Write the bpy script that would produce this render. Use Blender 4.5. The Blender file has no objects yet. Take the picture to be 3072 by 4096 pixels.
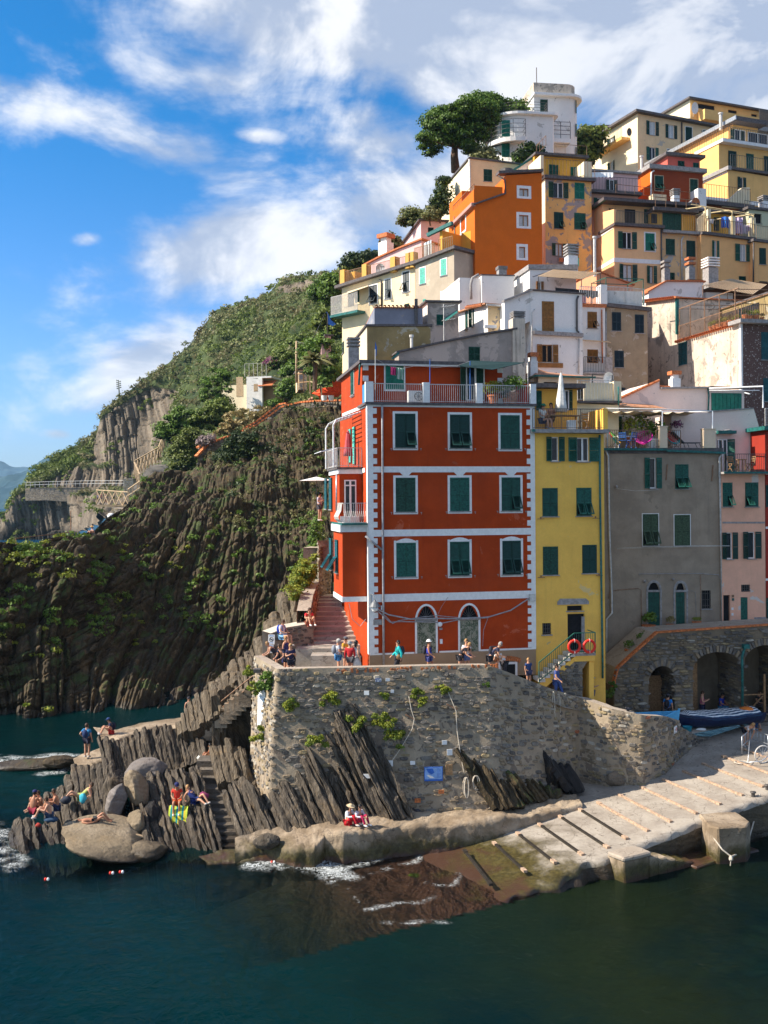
import bpy,bmesh,math as mh,random
import numpy as np
from mathutils import Vector as Vc,Matrix
from mathutils.geometry import tessellate_polygon
SC=bpy.context.scene
COL=SC.collection
PI=mh.pi
R=mh.radians
ROLL=R(.4)
FPX=4000
HU,HV=1536,2000
CAMZ=15
cd=bpy.data.cameras.new('camera');cam=bpy.data.objects.new('camera',cd);COL.objects.link(cam)
cd.sensor_fit='VERTICAL';cd.sensor_height=24;cd.sensor_width=18
cd.lens=24*FPX/4096;cd.shift_y=-48/4096
cd.clip_start=.5;cd.clip_end=30000
cam.matrix_world=Matrix.Translation((0,0,CAMZ))@Matrix.Rotation(R(90),4,'X')@Matrix.Rotation(-ROLL,4,'Z')
SC.camera=cam
SC.render.resolution_x=768;SC.render.resolution_y=1024
SC.view_settings.view_transform='Standard';SC.view_settings.look='None'
SC.view_settings.exposure=.87;SC.view_settings.gamma=1
SC.view_settings.use_curve_mapping=0
SUN_EL=R(40)
SUN_AZ=mh.atan2(-.1,-1)
SDIR=Vc((mh.cos(SUN_AZ)*mh.cos(SUN_EL),mh.sin(SUN_AZ)*mh.cos(SUN_EL),mh.sin(SUN_EL)))
ld=bpy.data.lights.new('sun','SUN');sun=bpy.data.objects.new('sun',ld);COL.objects.link(sun)
ld.energy=5;ld.angle=R(.5);ld.color=(1,.9,.76)
sun.rotation_euler=SDIR.to_track_quat('Z','Y').to_euler()
sun.location=(-60,0,80)
class NT:
 """tiny node helper"""
 def __init__(s,tree):s.t=tree;s.n=tree.nodes;s.l=tree.links
 def node(s,typ,ins=None,**kw):
  nd=s.n.new(typ)
  for k,v in kw.items():setattr(nd,k,v)
  for k,v in(ins or{}).items():
   sock=nd.inputs[k]
   if isinstance(v,bpy.types.NodeSocket):s.l.new(v,sock)
   else:sock.default_value=v
  return nd
 def mh(s,op,a,b=None,c=None,clamp=0):
  nd=s.n.new('ShaderNodeMath');nd.operation=op;nd.use_clamp=clamp
  for i,v in enumerate((a,b,c)):
   if v is None:continue
   if isinstance(v,bpy.types.NodeSocket):s.l.new(v,nd.inputs[i])
   else:nd.inputs[i].default_value=v
  return nd.outputs[0]
 def vmath(s,op,a,b=None):
  nd=s.n.new('ShaderNodeVectorMath');nd.operation=op
  for i,v in enumerate((a,b)):
   if v is None:continue
   if isinstance(v,bpy.types.NodeSocket):s.l.new(v,nd.inputs[i])
   else:nd.inputs[i].default_value=v
  return nd.outputs['Value']if op in('DOT_PRODUCT','LENGTH')else nd.outputs[0]
 def mix(s,f,a,b,mode='MIX'):
  nd=s.n.new('ShaderNodeMix');nd.data_type='RGBA';nd.blend_type=mode
  for sock,v in((nd.inputs[0],f),(nd.inputs[6],a),(nd.inputs[7],b)):
   if isinstance(v,bpy.types.NodeSocket):s.l.new(v,sock)
   else:sock.default_value=v if isinstance(v,(int,float))else(tuple(v)+(1,)if len(v)==3 else v)
  return nd.outputs[2]
 def step(s,x,a,b,o0=0,o1=1):
  nd=s.n.new('ShaderNodeMapRange');nd.interpolation_type='SMOOTHSTEP'
  s.l.new(x,nd.inputs[0]);nd.inputs[1].default_value=a;nd.inputs[2].default_value=b
  nd.inputs[3].default_value=o0;nd.inputs[4].default_value=o1
  return nd.outputs[0]
 def nse(s,vec,scale,detail=4,rough=.55,dist=0,out=0):
  nd=s.node('ShaderNodeTexNoise',{'Scale':scale,'Detail':detail,'Roughness':rough,'Distortion':dist})
  if vec is not None:s.l.new(vec,nd.inputs['Vector'])
  return nd.outputs[out]
 def mapping(s,vec,scale=(1,1,1),loc=(0,0,0),rot=(0,0,0)):
  nd=s.node('ShaderNodeMapping');s.l.new(vec,nd.inputs['Vector'])
  nd.inputs['Scale'].default_value=scale;nd.inputs['Location'].default_value=loc;nd.inputs['Rotation'].default_value=rot
  return nd.outputs[0]
world=bpy.data.worlds.new('World');SC.world=world;world.use_nodes=1
wt=NT(world.node_tree);wt.n.clear()
sky=wt.node('ShaderNodeTexSky',sky_type='NISHITA',sun_disc=0,sun_elevation=SUN_EL,sun_rotation=mh.atan2(SDIR.x,SDIR.y),altitude=0,air_density=1.15,dust_density=.6,ozone_density=3)
dirv=wt.node('ShaderNodeTexCoord').outputs['Generated']
sep=wt.node('ShaderNodeSeparateXYZ',{0:dirv})
dx,dy,dz=sep.outputs
ysafe=wt.mh('MAXIMUM',dy,.15)
gx=wt.mh('DIVIDE',dx,ysafe);gz=wt.mh('DIVIDE',dz,ysafe)
CLOUDS=[(2250,60,1250,330,4,1.15),(2950,330,560,300,0,.7),(1060,300,560,120,8,.42),(330,480,760,110,18,.5),(1500,560,220,150,10,.75),(1620,780,360,160,-12,.86),(1000,985,420,150,-6,.9),(1430,900,260,150,-20,.55),(560,1490,280,130,-25,.95),(235,1726,55,22,0,.75),(650,1368,95,9,-4,.75),(820,660,420,50,12,.32),(1900,420,420,120,5,.45),(350,950,60,30,0,.5),(1050,540,90,25,4,.5),(900,-250,900,120,8,.6),(3900,300,700,400,0,.6),(-700,500,500,200,15,.6)]
acc=None
for(cu,cv,ru,rv,ang,wgt)in CLOUDS:
 x0=(cu-HU)/FPX;z0=(HV-cv)/FPX;c,s_=mh.cos(R(ang)),mh.sin(R(ang))
 ax=wt.mh('SUBTRACT',gx,x0);az=wt.mh('SUBTRACT',gz,z0)
 a=wt.mh('MULTIPLY_ADD',ax,c*FPX/ru,wt.mh('MULTIPLY',az,-s_*FPX/ru))
 b=wt.mh('MULTIPLY_ADD',ax,s_*FPX/rv,wt.mh('MULTIPLY',az,c*FPX/rv))
 r2=wt.mh('MULTIPLY_ADD',a,a,wt.mh('MULTIPLY',b,b))
 g=wt.mh('MULTIPLY',wt.mh('EXPONENT',wt.mh('MULTIPLY',r2,-.7)),wgt)
 acc=g if acc is None else wt.mh('MAXIMUM',acc,g)
back=wt.step(dy,.1,.3,.45,0)
acc=wt.mh('MAXIMUM',acc,back)
cvec=wt.mapping(dirv,scale=(1,1,1.5))
n1=wt.nse(cvec,5.5,9,.58,.5)
n2=wt.nse(wt.mapping(dirv,scale=(1,1,2.5),loc=(3,1,7),rot=(0,R(14),0)),11,7,.62,.3)
nn=wt.mh('MULTIPLY_ADD',n2,.35,wt.mh('MULTIPLY',n1,.9))
dens=wt.mh('ADD',acc,wt.mh('MULTIPLY',wt.mh('SUBTRACT',nn,.62),2))
mask=wt.step(dens,.1,.72)
n3=wt.nse(wt.mapping(dirv,loc=(.05,0,-.04),scale=(1,1,1.5)),5.5,5,.55,.5)
shade=wt.step(wt.mh('SUBTRACT',n1,wt.mh('MULTIPLY',n3,1)),-.1,.12)
big=wt.step(gx,0,.45)
shade=wt.mh('SUBTRACT',shade,wt.mh('MULTIPLY',wt.mh('MULTIPLY',big,wt.step(gz,.25,.4)),.45),clamp=1)
ccol=wt.mix(shade,(.38,.44,.56),(.84,.84,.85))
hz=wt.step(dz,0,.42)
tint=wt.mix(hz,(.62,.82,1.3),(.13,.68,1.08))
skyc=wt.mix(1,sky.outputs[0],tint,'MULTIPLY')
bg1=wt.node('ShaderNodeBackground',{'Color':skyc,'Strength':.086})
bg2=wt.node('ShaderNodeBackground',{'Color':ccol,'Strength':.74})
mx=wt.node('ShaderNodeMixShader',{0:wt.mh('MULTIPLY',mask,wt.step(dz,-.02,.03,0,.88))});wt.l.new(bg1.outputs[0],mx.inputs[1]);wt.l.new(bg2.outputs[0],mx.inputs[2])
out=wt.node('ShaderNodeOutputWorld');wt.l.new(mx.outputs[0],out.inputs[0])
def ray(u,v):
 X=u-HU;Y=HV-v
 return Vc(((X*mh.cos(ROLL)+Y*mh.sin(ROLL))/FPX,1,(-X*mh.sin(ROLL)+Y*mh.cos(ROLL))/FPX))
def P(u,v,Y):
 r=ray(u,v);return Vc((r.x*Y,Y,CAMZ+r.z*Y))
def Pz(u,v,z):
 r=ray(u,v);return P(u,v,(z-CAMZ)/r.z)
def Pp(u,v,p0,n):
 r=ray(u,v);o=Vc((0,0,CAMZ));return o+r*((p0-o).dot(n)/r.dot(n))
def zoomer(ox,oy,sc):
 return lambda x,y:(ox+x/sc,oy+y/sc)
z1=zoomer(1200,1350,1.58);z2=zoomer(2000,1350,1.4748);z3=zoomer(1300,600,1.659);z4=zoomer(2200,300,1.7018)
t2=zoomer(1600,300,2.0737);t3=zoomer(2600,350,3.515);t4=zoomer(2400,1500,2.4688);t5=zoomer(2300,2450,2.149)
t6=zoomer(1000,2200,2.37);t7=zoomer(850,1200,2.765);t8=t_8=zoomer(2400,1100,2.4688);t9=zoomer(2000,1000,3.318)
zA=zoomer(0,2700,1.508);zB=zoomer(900,2600,1.508);zC=zoomer(1900,2600,1.4155);zD=zoomer(0,1000,1.1643);z5=zoomer(0,1700,2.37)
t10=zoomer(2200,2500,5.53);I1=lambda x,y:(x,y)
def _h(ix,iy,iz,seed):
 n=(ix.astype(np.int64)*374761393+iy.astype(np.int64)*668265263+iz.astype(np.int64)*2147483647+seed*144665)&0xffffffff
 n=((n^(n>>13))*1274126177)&0xffffffff
 n=((n^(n>>16))*2246822519)&0xffffffff
 return((n^(n>>15))&0xffffff)/float(0xffffff)
def vnoise(p,seed=0):
 i=np.floor(p);f=p-i;f=f*f*(3-2*f);o=0
 for a in(0,1):
  for b in(0,1):
   for c in(0,1):
    w=(f[:,0]if a else 1-f[:,0])*(f[:,1]if b else 1-f[:,1])*(f[:,2]if c else 1-f[:,2])
    o=o+w*_h(i[:,0]+a,i[:,1]+b,i[:,2]+c,seed)
 return o
def fbm(p,oct=4,seed=0,lac=2.03,gain=.5):
 a,s,t=1,0,0
 for k in range(oct):
  s=s+a*vnoise(p,seed+k*17);t+=a;a*=gain;p=p*lac
 return s/t
def hash1(i,seed=0):
 i=np.asarray(i,dtype=np.float64);return _h(i,i*0+3,i*0+7,seed)
class MB:
 def __init__(s):s.v=[];s.f=[];s.m=[]
 def add(s,vs,fs,m=0):
  b=len(s.v);s.v+=[tuple(x)for x in vs];s.f+=[tuple(i+b for i in f)for f in fs];s.m+=[m]*len(fs);return s
 def bx_(s,a,b,m=0):
  x0,y0,z0=(min(a[i],b[i])for i in range(3));x1,y1,z1_=(max(a[i],b[i])for i in range(3))
  return s.add([(x0,y0,z0),(x1,y0,z0),(x1,y1,z0),(x0,y1,z0),(x0,y0,z1_),(x1,y0,z1_),(x1,y1,z1_),(x0,y1,z1_)],[(0,3,2,1),(4,5,6,7),(0,1,5,4),(1,2,6,5),(2,3,7,6),(3,0,4,7)],m)
 def bem(s,p,q,w,h,up=(0,0,1),m=0):
  p=Vc(p);q=Vc(q);d=(q-p).normalized();up=Vc(up)
  x=d.cross(up)
  if x.length<1e-4:x=d.cross(Vc((1,0,0)))
  x.normalize();y=x.cross(d).normalized();x*=w/2;y*=h/2
  vs=[p-x-y,p+x-y,p+x+y,p-x+y,q-x-y,q+x-y,q+x+y,q-x+y]
  return s.add(vs,[(0,1,2,3),(7,6,5,4),(0,4,5,1),(1,5,6,2),(2,6,7,3),(3,7,4,0)],m)
 def tbe(s,pts,r,n=6,m=0,cap=1):
  pts=[Vc(p)for p in pts];rs=r if isinstance(r,(list,tuple))else[r]*len(pts)
  b=len(s.v);prev=None
  for i,p in enumerate(pts):
   d=(pts[min(i+1,len(pts)-1)]-pts[max(i-1,0)])
   d=d.normalized()if d.length>1e-7 else Vc((0,0,1))
   if prev is None:
    x=d.cross(Vc((0,0,1)))
    if x.length<1e-2:x=d.cross(Vc((0,1,0)))
   else:x=prev-d*prev.dot(d)
   if x.length<1e-6:x=d.orthogonal()
   x.normalize();prev=x;y=d.cross(x)
   for k in range(n):
    a=2*PI*k/n;s.v.append(tuple(p+(x*mh.cos(a)+y*mh.sin(a))*rs[i]))
  for i in range(len(pts)-1):
   for k in range(n):
    s.f.append((b+i*n+k,b+i*n+(k+1)%n,b+(i+1)*n+(k+1)%n,b+(i+1)*n+k));s.m.append(m)
  if cap:
   s.f.append(tuple(b+k for k in range(n))[::-1]);s.m.append(m)
   e=b+(len(pts)-1)*n;s.f.append(tuple(e+k for k in range(n)));s.m.append(m)
  return s
 def lh(s,prof,c=(0,0,0),n=12,m=0,sx=1,sy=1):
  b=len(s.v)
  for r,z in prof:
   for k in range(n):
    a=2*PI*k/n;s.v.append((c[0]+r*sx*mh.cos(a),c[1]+r*sy*mh.sin(a),c[2]+z))
  for i in range(len(prof)-1):
   for k in range(n):
    s.f.append((b+i*n+k,b+i*n+(k+1)%n,b+(i+1)*n+(k+1)%n,b+(i+1)*n+k));s.m.append(m)
  return s
 def pr_(s,poly,axis_vec,m=0):
  """poly: 3-D points (planar); extruded by axis_vec"""
  n=len(poly);a=Vc(axis_vec);vs=[tuple(p)for p in poly]+[tuple(Vc(p)+a)for p in poly]
  tri=tessellate_polygon([[Vc(p)for p in poly]])
  fs=[tuple(t)for t in tri]+[tuple(i+n for i in t)[::-1]for t in tri]
  fs+=[(i,(i+1)%n,(i+1)%n+n,i+n)for i in range(n)]
  return s.add(vs,fs,m)
 def blb(s,c,r,seed=0,n=8,rough=.2,m=0,flt=1):
  rg=random.Random(seed);b=len(s.v);rows=n//2+1
  rx,ry,rz=r if isinstance(r,(tuple,list))else(r,r,r)
  for i in range(rows+1):
   th=PI*i/rows
   for k in range(n):
    a=2*PI*k/n;j=1+rg.uniform(-rough,rough)
    s.v.append((c[0]+rx*mh.sin(th)*mh.cos(a)*j,c[1]+ry*mh.sin(th)*mh.sin(a)*j,c[2]+rz*mh.cos(th)*(j if 0<i<rows else 1)))
  for i in range(rows):
   for k in range(n):
    s.f.append((b+i*n+k,b+(i+1)*n+k,b+(i+1)*n+(k+1)%n,b+i*n+(k+1)%n));s.m.append(m)
  return s
 def mesh(s,name,mats,smooth=0):
  me=bpy.data.meshes.new(name);me.from_pydata(s.v,[],s.f)
  for m in(mats if isinstance(mats,(list,tuple))else[mats]):me.materials.append(m)
  if len(me.polygons)==len(s.m):me.polygons.foreach_set('material_index',s.m)
  if smooth:me.polygons.foreach_set('use_smooth',[1]*len(me.polygons))
  me.update();return me
 def bd(s,name,mats,parent=None,loc=None,rot=None,smooth=0,recalc=1):
  me=s.mesh(name,mats,smooth)
  if recalc and len(me.polygons)<4000:
   bm=bmesh.new();bm.from_mesh(me);bmesh.ops.recalc_face_normals(bm,faces=bm.faces);bm.to_mesh(me);bm.free()
  return link(name,me,parent,loc,rot)
def link(name,me,parent=None,loc=None,rot=None,scale=None):
 o=bpy.data.objects.new(name,me);COL.objects.link(o)
 if parent is not None:o.parent=parent
 if loc is not None:o.location=loc
 if rot is not None:o.rotation_euler=rot if isinstance(rot,(tuple,list))else(0,0,rot)
 if scale is not None:o.scale=scale
 return o
def tag(o,lb=None,cat=None,group=None,kind=None):
 if lb:o['label']=lb
 if cat:o['category']=cat
 if group:o['group']=group
 if kind:o['kind']=kind
 return o
def emp(name,loc,rz=0,**k):
 o=bpy.data.objects.new(name,None);COL.objects.link(o);o.location=loc;o.rotation_euler=(0,0,rz);o.empty_display_size=.3
 return tag(o,**k)
def npmesh(name,V,F,mats,smooth=0,attrs=None,midx=None):
 """V (n,3) float, F (m,3|4) int"""
 me=bpy.data.meshes.new(name);V=np.ascontiguousarray(V,dtype=np.float32);F=np.ascontiguousarray(F,dtype=np.int32)
 me.vertices.add(len(V));me.vertices.foreach_set('co',V.ravel())
 k=F.shape[1];me.loops.add(F.size);me.loops.foreach_set('vertex_index',F.ravel())
 me.polygons.add(len(F));me.polygons.foreach_set('loop_start',np.arange(0,F.size,k,dtype=np.int32))
 try:me.polygons.foreach_set('loop_total',np.full(len(F),k,dtype=np.int32))
 except Exception:pass
 for m in(mats if isinstance(mats,(list,tuple))else[mats]):me.materials.append(m)
 if midx is not None:me.polygons.foreach_set('material_index',np.ascontiguousarray(midx,dtype=np.int32))
 if smooth:me.polygons.foreach_set('use_smooth',np.ones(len(F),dtype=bool))
 for an,(arr)in(attrs or{}).items():
  arr=np.asarray(arr,dtype=np.float32)
  if arr.ndim==1:
   at=me.attributes.new(an,'FLOAT','POINT');at.data.foreach_set('value',arr)
  else:
   at=me.attributes.new(an,'FLOAT_COLOR','POINT');a4=np.ones((len(arr),4),np.float32);a4[:,:3]=arr;at.data.foreach_set('color',a4.ravel())
 me.update();me.validate();return me
def grid_faces(nr,nc):
 i=np.arange((nr-1)*(nc-1));r=i//(nc-1);c=i%(nc-1);a=r*nc+c
 return np.stack([a,a+nc,a+nc+1,a+1],1)
def srgb(r,g,b):
 f=lambda c:(c/255)/12.92 if c/255<=.04045 else(((c/255)+.055)/1.055)**2.4
 return(f(r),f(g),f(b))
def pmat(name,rough=.8):
 m=bpy.data.materials.new(name);m.use_nodes=1;t=NT(m.node_tree)
 b=t.n['Principled BSDF'];b.inputs['Roughness'].default_value=rough
 if 'Specular IOR Level' in b.inputs:b.inputs['Specular IOR Level'].default_value=.35
 return m,t,b
_mc={}
def flt(name,col,rough=.6,var=.12,bump=0,metal=0,scale=6):
 """one colour with slight wear"""
 if name in _mc:return _mc[name]
 m,t,b=pmat(name,rough)
 co=t.node('ShaderNodeNewGeometry').outputs['Position']
 n=t.nse(co,scale,5,.6)
 c=t.mix(t.step(n,.35,.65),tuple(x*(1-var)for x in col),tuple(min(1,x*(1+var))for x in col))
 t.l.new(c,b.inputs['Base Color']);b.inputs['Metallic'].default_value=metal
 if bump:
  bp=t.node('ShaderNodeBump',{'Strength':bump,'Distance':.02,'Height':t.nse(co,scale*6,4)});t.l.new(bp.outputs[0],b.inputs['Normal'])
 _mc[name]=m;return m
def pls(name,col,var=.1,streak=.25,patch=None,patch_amt=0,patch_scale=.55,streakcol=None,bump=.25,z0=None,plinth=None,grime=.12,rough=.88):
 """painted render: mottled, rain streaked, optional patches where the paint has come off"""
 if name in _mc:return _mc[name]
 m,t,b=pmat(name,rough);b.inputs['Specular IOR Level'].default_value=.2
 pos=t.node('ShaderNodeNewGeometry').outputs['Position']
 n1=t.nse(pos,.9,6,.62,.3);n2=t.nse(pos,9,4,.6)
 c=t.mix(t.step(n1,.3,.7),tuple(x*(1-var)for x in col),tuple(min(.95,x*(1+var))for x in col))
 c=t.mix(t.step(n2,.25,.8,0,.22),c,tuple(x*.72 for x in col))
 st=t.nse(t.mapping(pos,scale=(2.6,2.6,.16)),1.6,6,.68)
 sc=streakcol or tuple(x*.55+.02 for x in col)
 c=t.mix(t.step(st,.52,.78,0,streak),c,sc)
 if patch is not None:
  pn=t.nse(pos,patch_scale,7,.66,.6);a=.66-.22*patch_amt
  c=t.mix(t.step(pn,a,a+.018),c,patch)
  pn2=t.nse(pos,patch_scale*3.1,5,.6,.4)
  c=t.mix(t.step(pn2,a+.045,a+.06),c,tuple(x*.8 for x in patch))
 if plinth is not None:
  z=t.node('ShaderNodeSeparateXYZ',{0:pos}).outputs[2]
  zz=t.mh('ADD',z,t.mh('MULTIPLY',n1,.25))
  c=t.mix(t.step(zz,z0+.12,z0+.16),plinth,c)
 g=t.nse(pos,.35,5,.6)
 c=t.mix(t.step(g,.5,.8,0,grime),c,(.1,.085,.065))
 t.l.new(c,b.inputs['Base Color'])
 hgt=t.mh('MULTIPLY_ADD',t.nse(pos,22,4,.6),.5,t.nse(pos,3,4,.5))
 bp=t.node('ShaderNodeBump',{'Strength':bump,'Distance':.04,'Height':hgt});t.l.new(bp.outputs[0],b.inputs['Normal'])
 _mc[name]=m;return m
M={}
M['white']=flt('white_paint',(.78,.76,.74),.6,.06,.1)
M['whitemetal']=flt('white_metal',(.72,.74,.76),.4,.08)
M['shutter']=flt('green_shutter_paint',(.008,.066,.046),.5,.25)
for k_,c_,w_ in(('1',(.012,.092,.066),.35),('2',(.006,.042,.033),.2),('3',(.012,.058,.036),.45)):M['shutter'+k_]=flt('green_shutter_paint_'+k_,c_,.55,w_,scale=11)
M['shutter_light']=flt('light_green_shutter_paint',(.012,.17,.11),.45,.2)
M['shutter_teal']=flt('teal_shutter_paint',(.008,.085,.095),.45,.25)
M['shutter_mint']=flt('mint_shutter_paint',(.08,.48,.38),.5,.15)
M['shutter_brown']=flt('brown_shutter_paint',(.27,.115,.022),.5,.2)
M['shutter_navy']=flt('navy_shutter_paint',(.012,.026,.036),.45,.2)
M['shutter_worn']=flt('worn_olive_shutter_paint',(.05,.085,.045),.7,.35,.3,scale=14)
M['roofedge']=flt('slate_roof_edge',(.11,.095,.095),.8,.25,.3)
M['coping']=flt('grey_coping',(.3,.28,.27),.85,.2,.3)
M['copper']=flt('green_gutter',(.015,.12,.11),.5,.3)
M['metal']=flt('dark_railing_metal',(.1,.09,.085),.5,.2,metal=.3)
M['rust']=flt('rusty_railing',(.26,.15,.09),.7,.3,metal=.1)
M['palemetal']=flt('pale_railing_metal',(.55,.53,.5),.5,.15)
M['zinc']=flt('zinc_pipe',(.42,.44,.47),.35,.2,metal=.5)
M['glass']=flt('dark_window_glass',(.018,.024,.03),.08,.3)
M['dark']=flt('dark_interior',(.012,.012,.014),.9,.3)
M['curtain']=flt('lace_curtain',(.55,.57,.58),.8,.25,scale=25)
M['wood']=flt('worn_wood',(.33,.19,.09),.7,.3,.2,scale=12)
M['palewood']=flt('pale_timber',(.46,.33,.2),.7,.2,.2)
M['terracotta']=flt('terracotta',(.5,.16,.06),.8,.3,.3,scale=9)
M['brick']=flt('orange_brick',(.55,.17,.055),.85,.35,.4,scale=7)
M['tile']=flt('roof_tile',(.42,.2,.11),.85,.35,.3,scale=5)
M['cable']=flt('grey_cable',(.3,.29,.3),.6,.2)
M['blue']=flt('blue_paint',(.02,.12,.42),.5,.1)
M['black']=flt('black_cloth',(.015,.015,.018),.8,.2)
M['canvas']=flt('canvas_cloth',(.62,.5,.34),.9,.12)
M['cloth_white']=flt('white_cloth',(.75,.75,.74),.9,.06)
M['reed']=flt('reed_mat',(.56,.4,.25),.9,.3,.4,scale=20)
_leaf={}
def leaf_mesh(kind,mat):
 """one shutter leaf, unit size: x 0..1, z 0..1, real louvres; kind c closed, f lower half tilted out, s solid boards"""
 key=(kind,mat.name)
 if key in _leaf:return _leaf[key]
 b=MB();T=.035
 def louvres(z0,z1,n,y=0,tilt=None):
  for i in range(n):
   zz=z0+(z1-z0)*(i+.5)/n;hh=(z1-z0)/n*.62
   b.add([(.12,-.012,zz-hh),(.88,-.012,zz-hh),(.88,.016,zz+hh*.6),(.12,.016,zz+hh*.6)],[(0,1,2,3)])
 if kind=='s':
  for i in range(4):b.bx_((i*.25+.012,0,.01),(i*.25+.238,T,.99))
  b.bx_((.04,-.012,.12),(.96,0,.17));b.bx_((.04,-.012,.8),(.96,0,.85))
 elif kind=='c':
  b.bx_((.02,0,0),(.12,T,1));b.bx_((.88,0,0),(.98,T,1))
  for z in(0,.46,.945):b.bx_((.12,0,z),(.88,T,z+.055))
  louvres(.06,.455,9);louvres(.52,.94,9)
 else:
  b.bx_((.02,0,0),(.1,T,1));b.bx_((.9,0,0),(.98,T,1))
  for z in(0,.46,.945):b.bx_((.1,0,z),(.9,T,z+.05))
  louvres(.515,.94,9)
  ang=.95;L=.42;out=-.42
  def q(x,s,t):return(x,out*s-.02-t*.03,.47-L*.97*s+t*.012)
  for(xa,xb)in((.06,.16),(.84,.94)):
   b.add([q(xa,0,0),q(xb,0,0),q(xb,1,0),q(xa,1,0),q(xa,0,1),q(xb,0,1),q(xb,1,1),q(xa,1,1)],[(0,1,2,3),(7,6,5,4),(0,3,7,4),(1,5,6,2),(2,6,7,3),(0,4,5,1)])
  for s0,s1 in((0,.1),(.9,1)):
   b.add([q(.16,s0,0),q(.84,s0,0),q(.84,s1,0),q(.16,s1,0),q(.16,s0,1),q(.84,s0,1),q(.84,s1,1),q(.16,s1,1)],[(0,1,2,3),(7,6,5,4),(2,6,7,3),(0,4,5,1)])
  for i in range(9):
   s0=.1+.8*i/9;s1=s0+.8/9*.7
   b.add([q(.16,s0,0),q(.84,s0,0),q(.84,s1,1),q(.16,s1,1)],[(0,1,2,3)])
 me=b.mesh('shutter',mat);_leaf[key]=me;return me
class Hs:
 def __init__(s,name,lb,cat,corner,Y,a,depth,mats,bs_=None,top=None,rise=0,kindtag=None,group=None):
  s.a=R(a);s.c,s.s=mh.cos(s.a),mh.sin(s.a)
  p=P(corner[0],corner[1],Y);s.zb=bs_ if bs_ is not None else p.z-12
  s.o=Vc((p.x,p.y,s.zb));s.depth=depth;s.rise=rise
  s.mats=mats if isinstance(mats,(list,tuple))else[mats]
  s.e=emp(name,s.o,s.a,lb=lb,cat=cat,group=group)
  s.holes={'F':[],'L':[]}
  s.top=[s.F(*q)for q in(top or[corner])]
  s.top[0]=(0,s.top[0][1])
 def loc(s,p):
  d=Vc(p)-s.o;return Vc((d.x*s.c+d.y*s.s,-d.x*s.s+d.y*s.c,d.z))
 def gb(s,p):
  return Vc((s.o.x+p[0]*s.c-p[1]*s.s,s.o.y+p[0]*s.s+p[1]*s.c,s.o.z+p[2]))
 def F(s,u,v,off=0):
  n=Vc((s.s,-s.c,0));p0=s.gb((0,off,0));q=s.loc(Pp(u,v,p0,n));return(q.x,q.z)
 def L(s,u,v,off=0):
  n=Vc((s.c,s.s,0));p0=s.gb((off,0,0));q=s.loc(Pp(u,v,p0,n));return(q.y,q.z)
 def part(s,name,mb,mats,loc=None,rot=None,smooth=0):
  return mb.bd(name,mats,s.e,loc,rot,smooth)
 def w(s,pl,zf,specs,sh='shutter',trim=None,trimmat=None,arch=0,sill=1,off=0,oa=14,inner=None,frame='white',depth=.16):
  for sp in specs:
   x0,y0,x1,y1,kind=sp[:5]
   um,vm=zf((x0+x1)/2,(y0+y1)/2)
   f=s.F if pl=='F' else s.L
   a0,_=f(zf(x0,0)[0],vm,off);a1,_=f(zf(x1,0)[0],vm,off)
   _,zt=f(um,zf(0,y0)[1],off);_,zb=f(um,zf(0,y1)[1],off)
   if a1<a0:a0,a1=a1,a0
   s.wdw(pl,a0,zb,a1,zt,kind,sh,trim,trimmat,arch,sill,off,oa,inner,frame,depth)
 def wdw(s,pl,a0,zb,a1,zt,kind,sh='shutter',trim=None,trimmat=None,arch=0,sill=1,off=0,oa=14,inner=None,frame='white',depth=.16):
  w,h=a1-a0,zt-zb
  if w<.05 or h<.05:return None
  if off==0:
   s.holes[pl].append((a0,zb,a1,zt,arch))
  rot=0 if pl=='F' else-PI/2
  loc=(a0,off,zb)if pl=='F' else(off,a1,zb)
  b=MB();SHM=(M[random.choice(['shutter','shutter1','shutter2','shutter3'])if sh=='shutter' else sh])if isinstance(sh,str)else sh
  D=depth
  if off!=0:D=-.01
  fr=.05
  if trim:
   t=trim;o=-.025
   b.bx_((-t,o,-t*.6),(0,0,h+t),1);b.bx_((w,o,-t*.6),(w+t,0,h+t),1)
   b.bx_((-t,o-.02,-t*.6-.05),(w+t,0,0),1)
   if arch>.3:
    n=12;f_=lambda k,r_:(w/2+(w/2+r_)*mh.cos(PI-PI*k/n),o,h+(arch+r_)*mh.sin(PI*k/n))
    for k in range(n):b.pr_([f_(k,t),f_(k+1,t),f_(k+1,0),f_(k,0)],(0,.024,0),1)
   elif arch>0:
    n=8;pts=[(-t,o,h)]+[(-t+(w+2*t)*i/n,o,h+t*.2+(arch+t*.8)*mh.sin(PI*i/n))for i in range(n+1)]+[(w+t,o,h)]
    b.pr_(pts,(0,.024,0),1)
   else:b.bx_((0,o,h),(w,0,h+t),1)
  if sill:b.bx_((-.06,-.09,-.05),(w+.06,0,-.002),2)
  zt_=h+(arch if arch else 0)
  glassy=kind in('pl','pc','oo','o.','.o','og','lo','ro')
  b.add([(0,D,0),(w,D,0),(w,D,zt_),(0,D,zt_)],[(0,1,2,3)],3)
  if off==0:
   for(p,q)in(((0,0),(0,h)),((w,0),(w,h))):
    b.add([(p[0],.001,p[1]),(p[0],D,p[1]),(q[0],D,q[1]),(q[0],.001,q[1])],[(0,1,2,3)],4)
   b.add([(0,.001,0),(w,.001,0),(w,D,0),(0,D,0)],[(0,1,2,3)],4)
   b.add([(0,.001,zt_),(w,.001,zt_),(w,D,zt_),(0,D,zt_)],[(0,1,2,3)],4)
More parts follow.
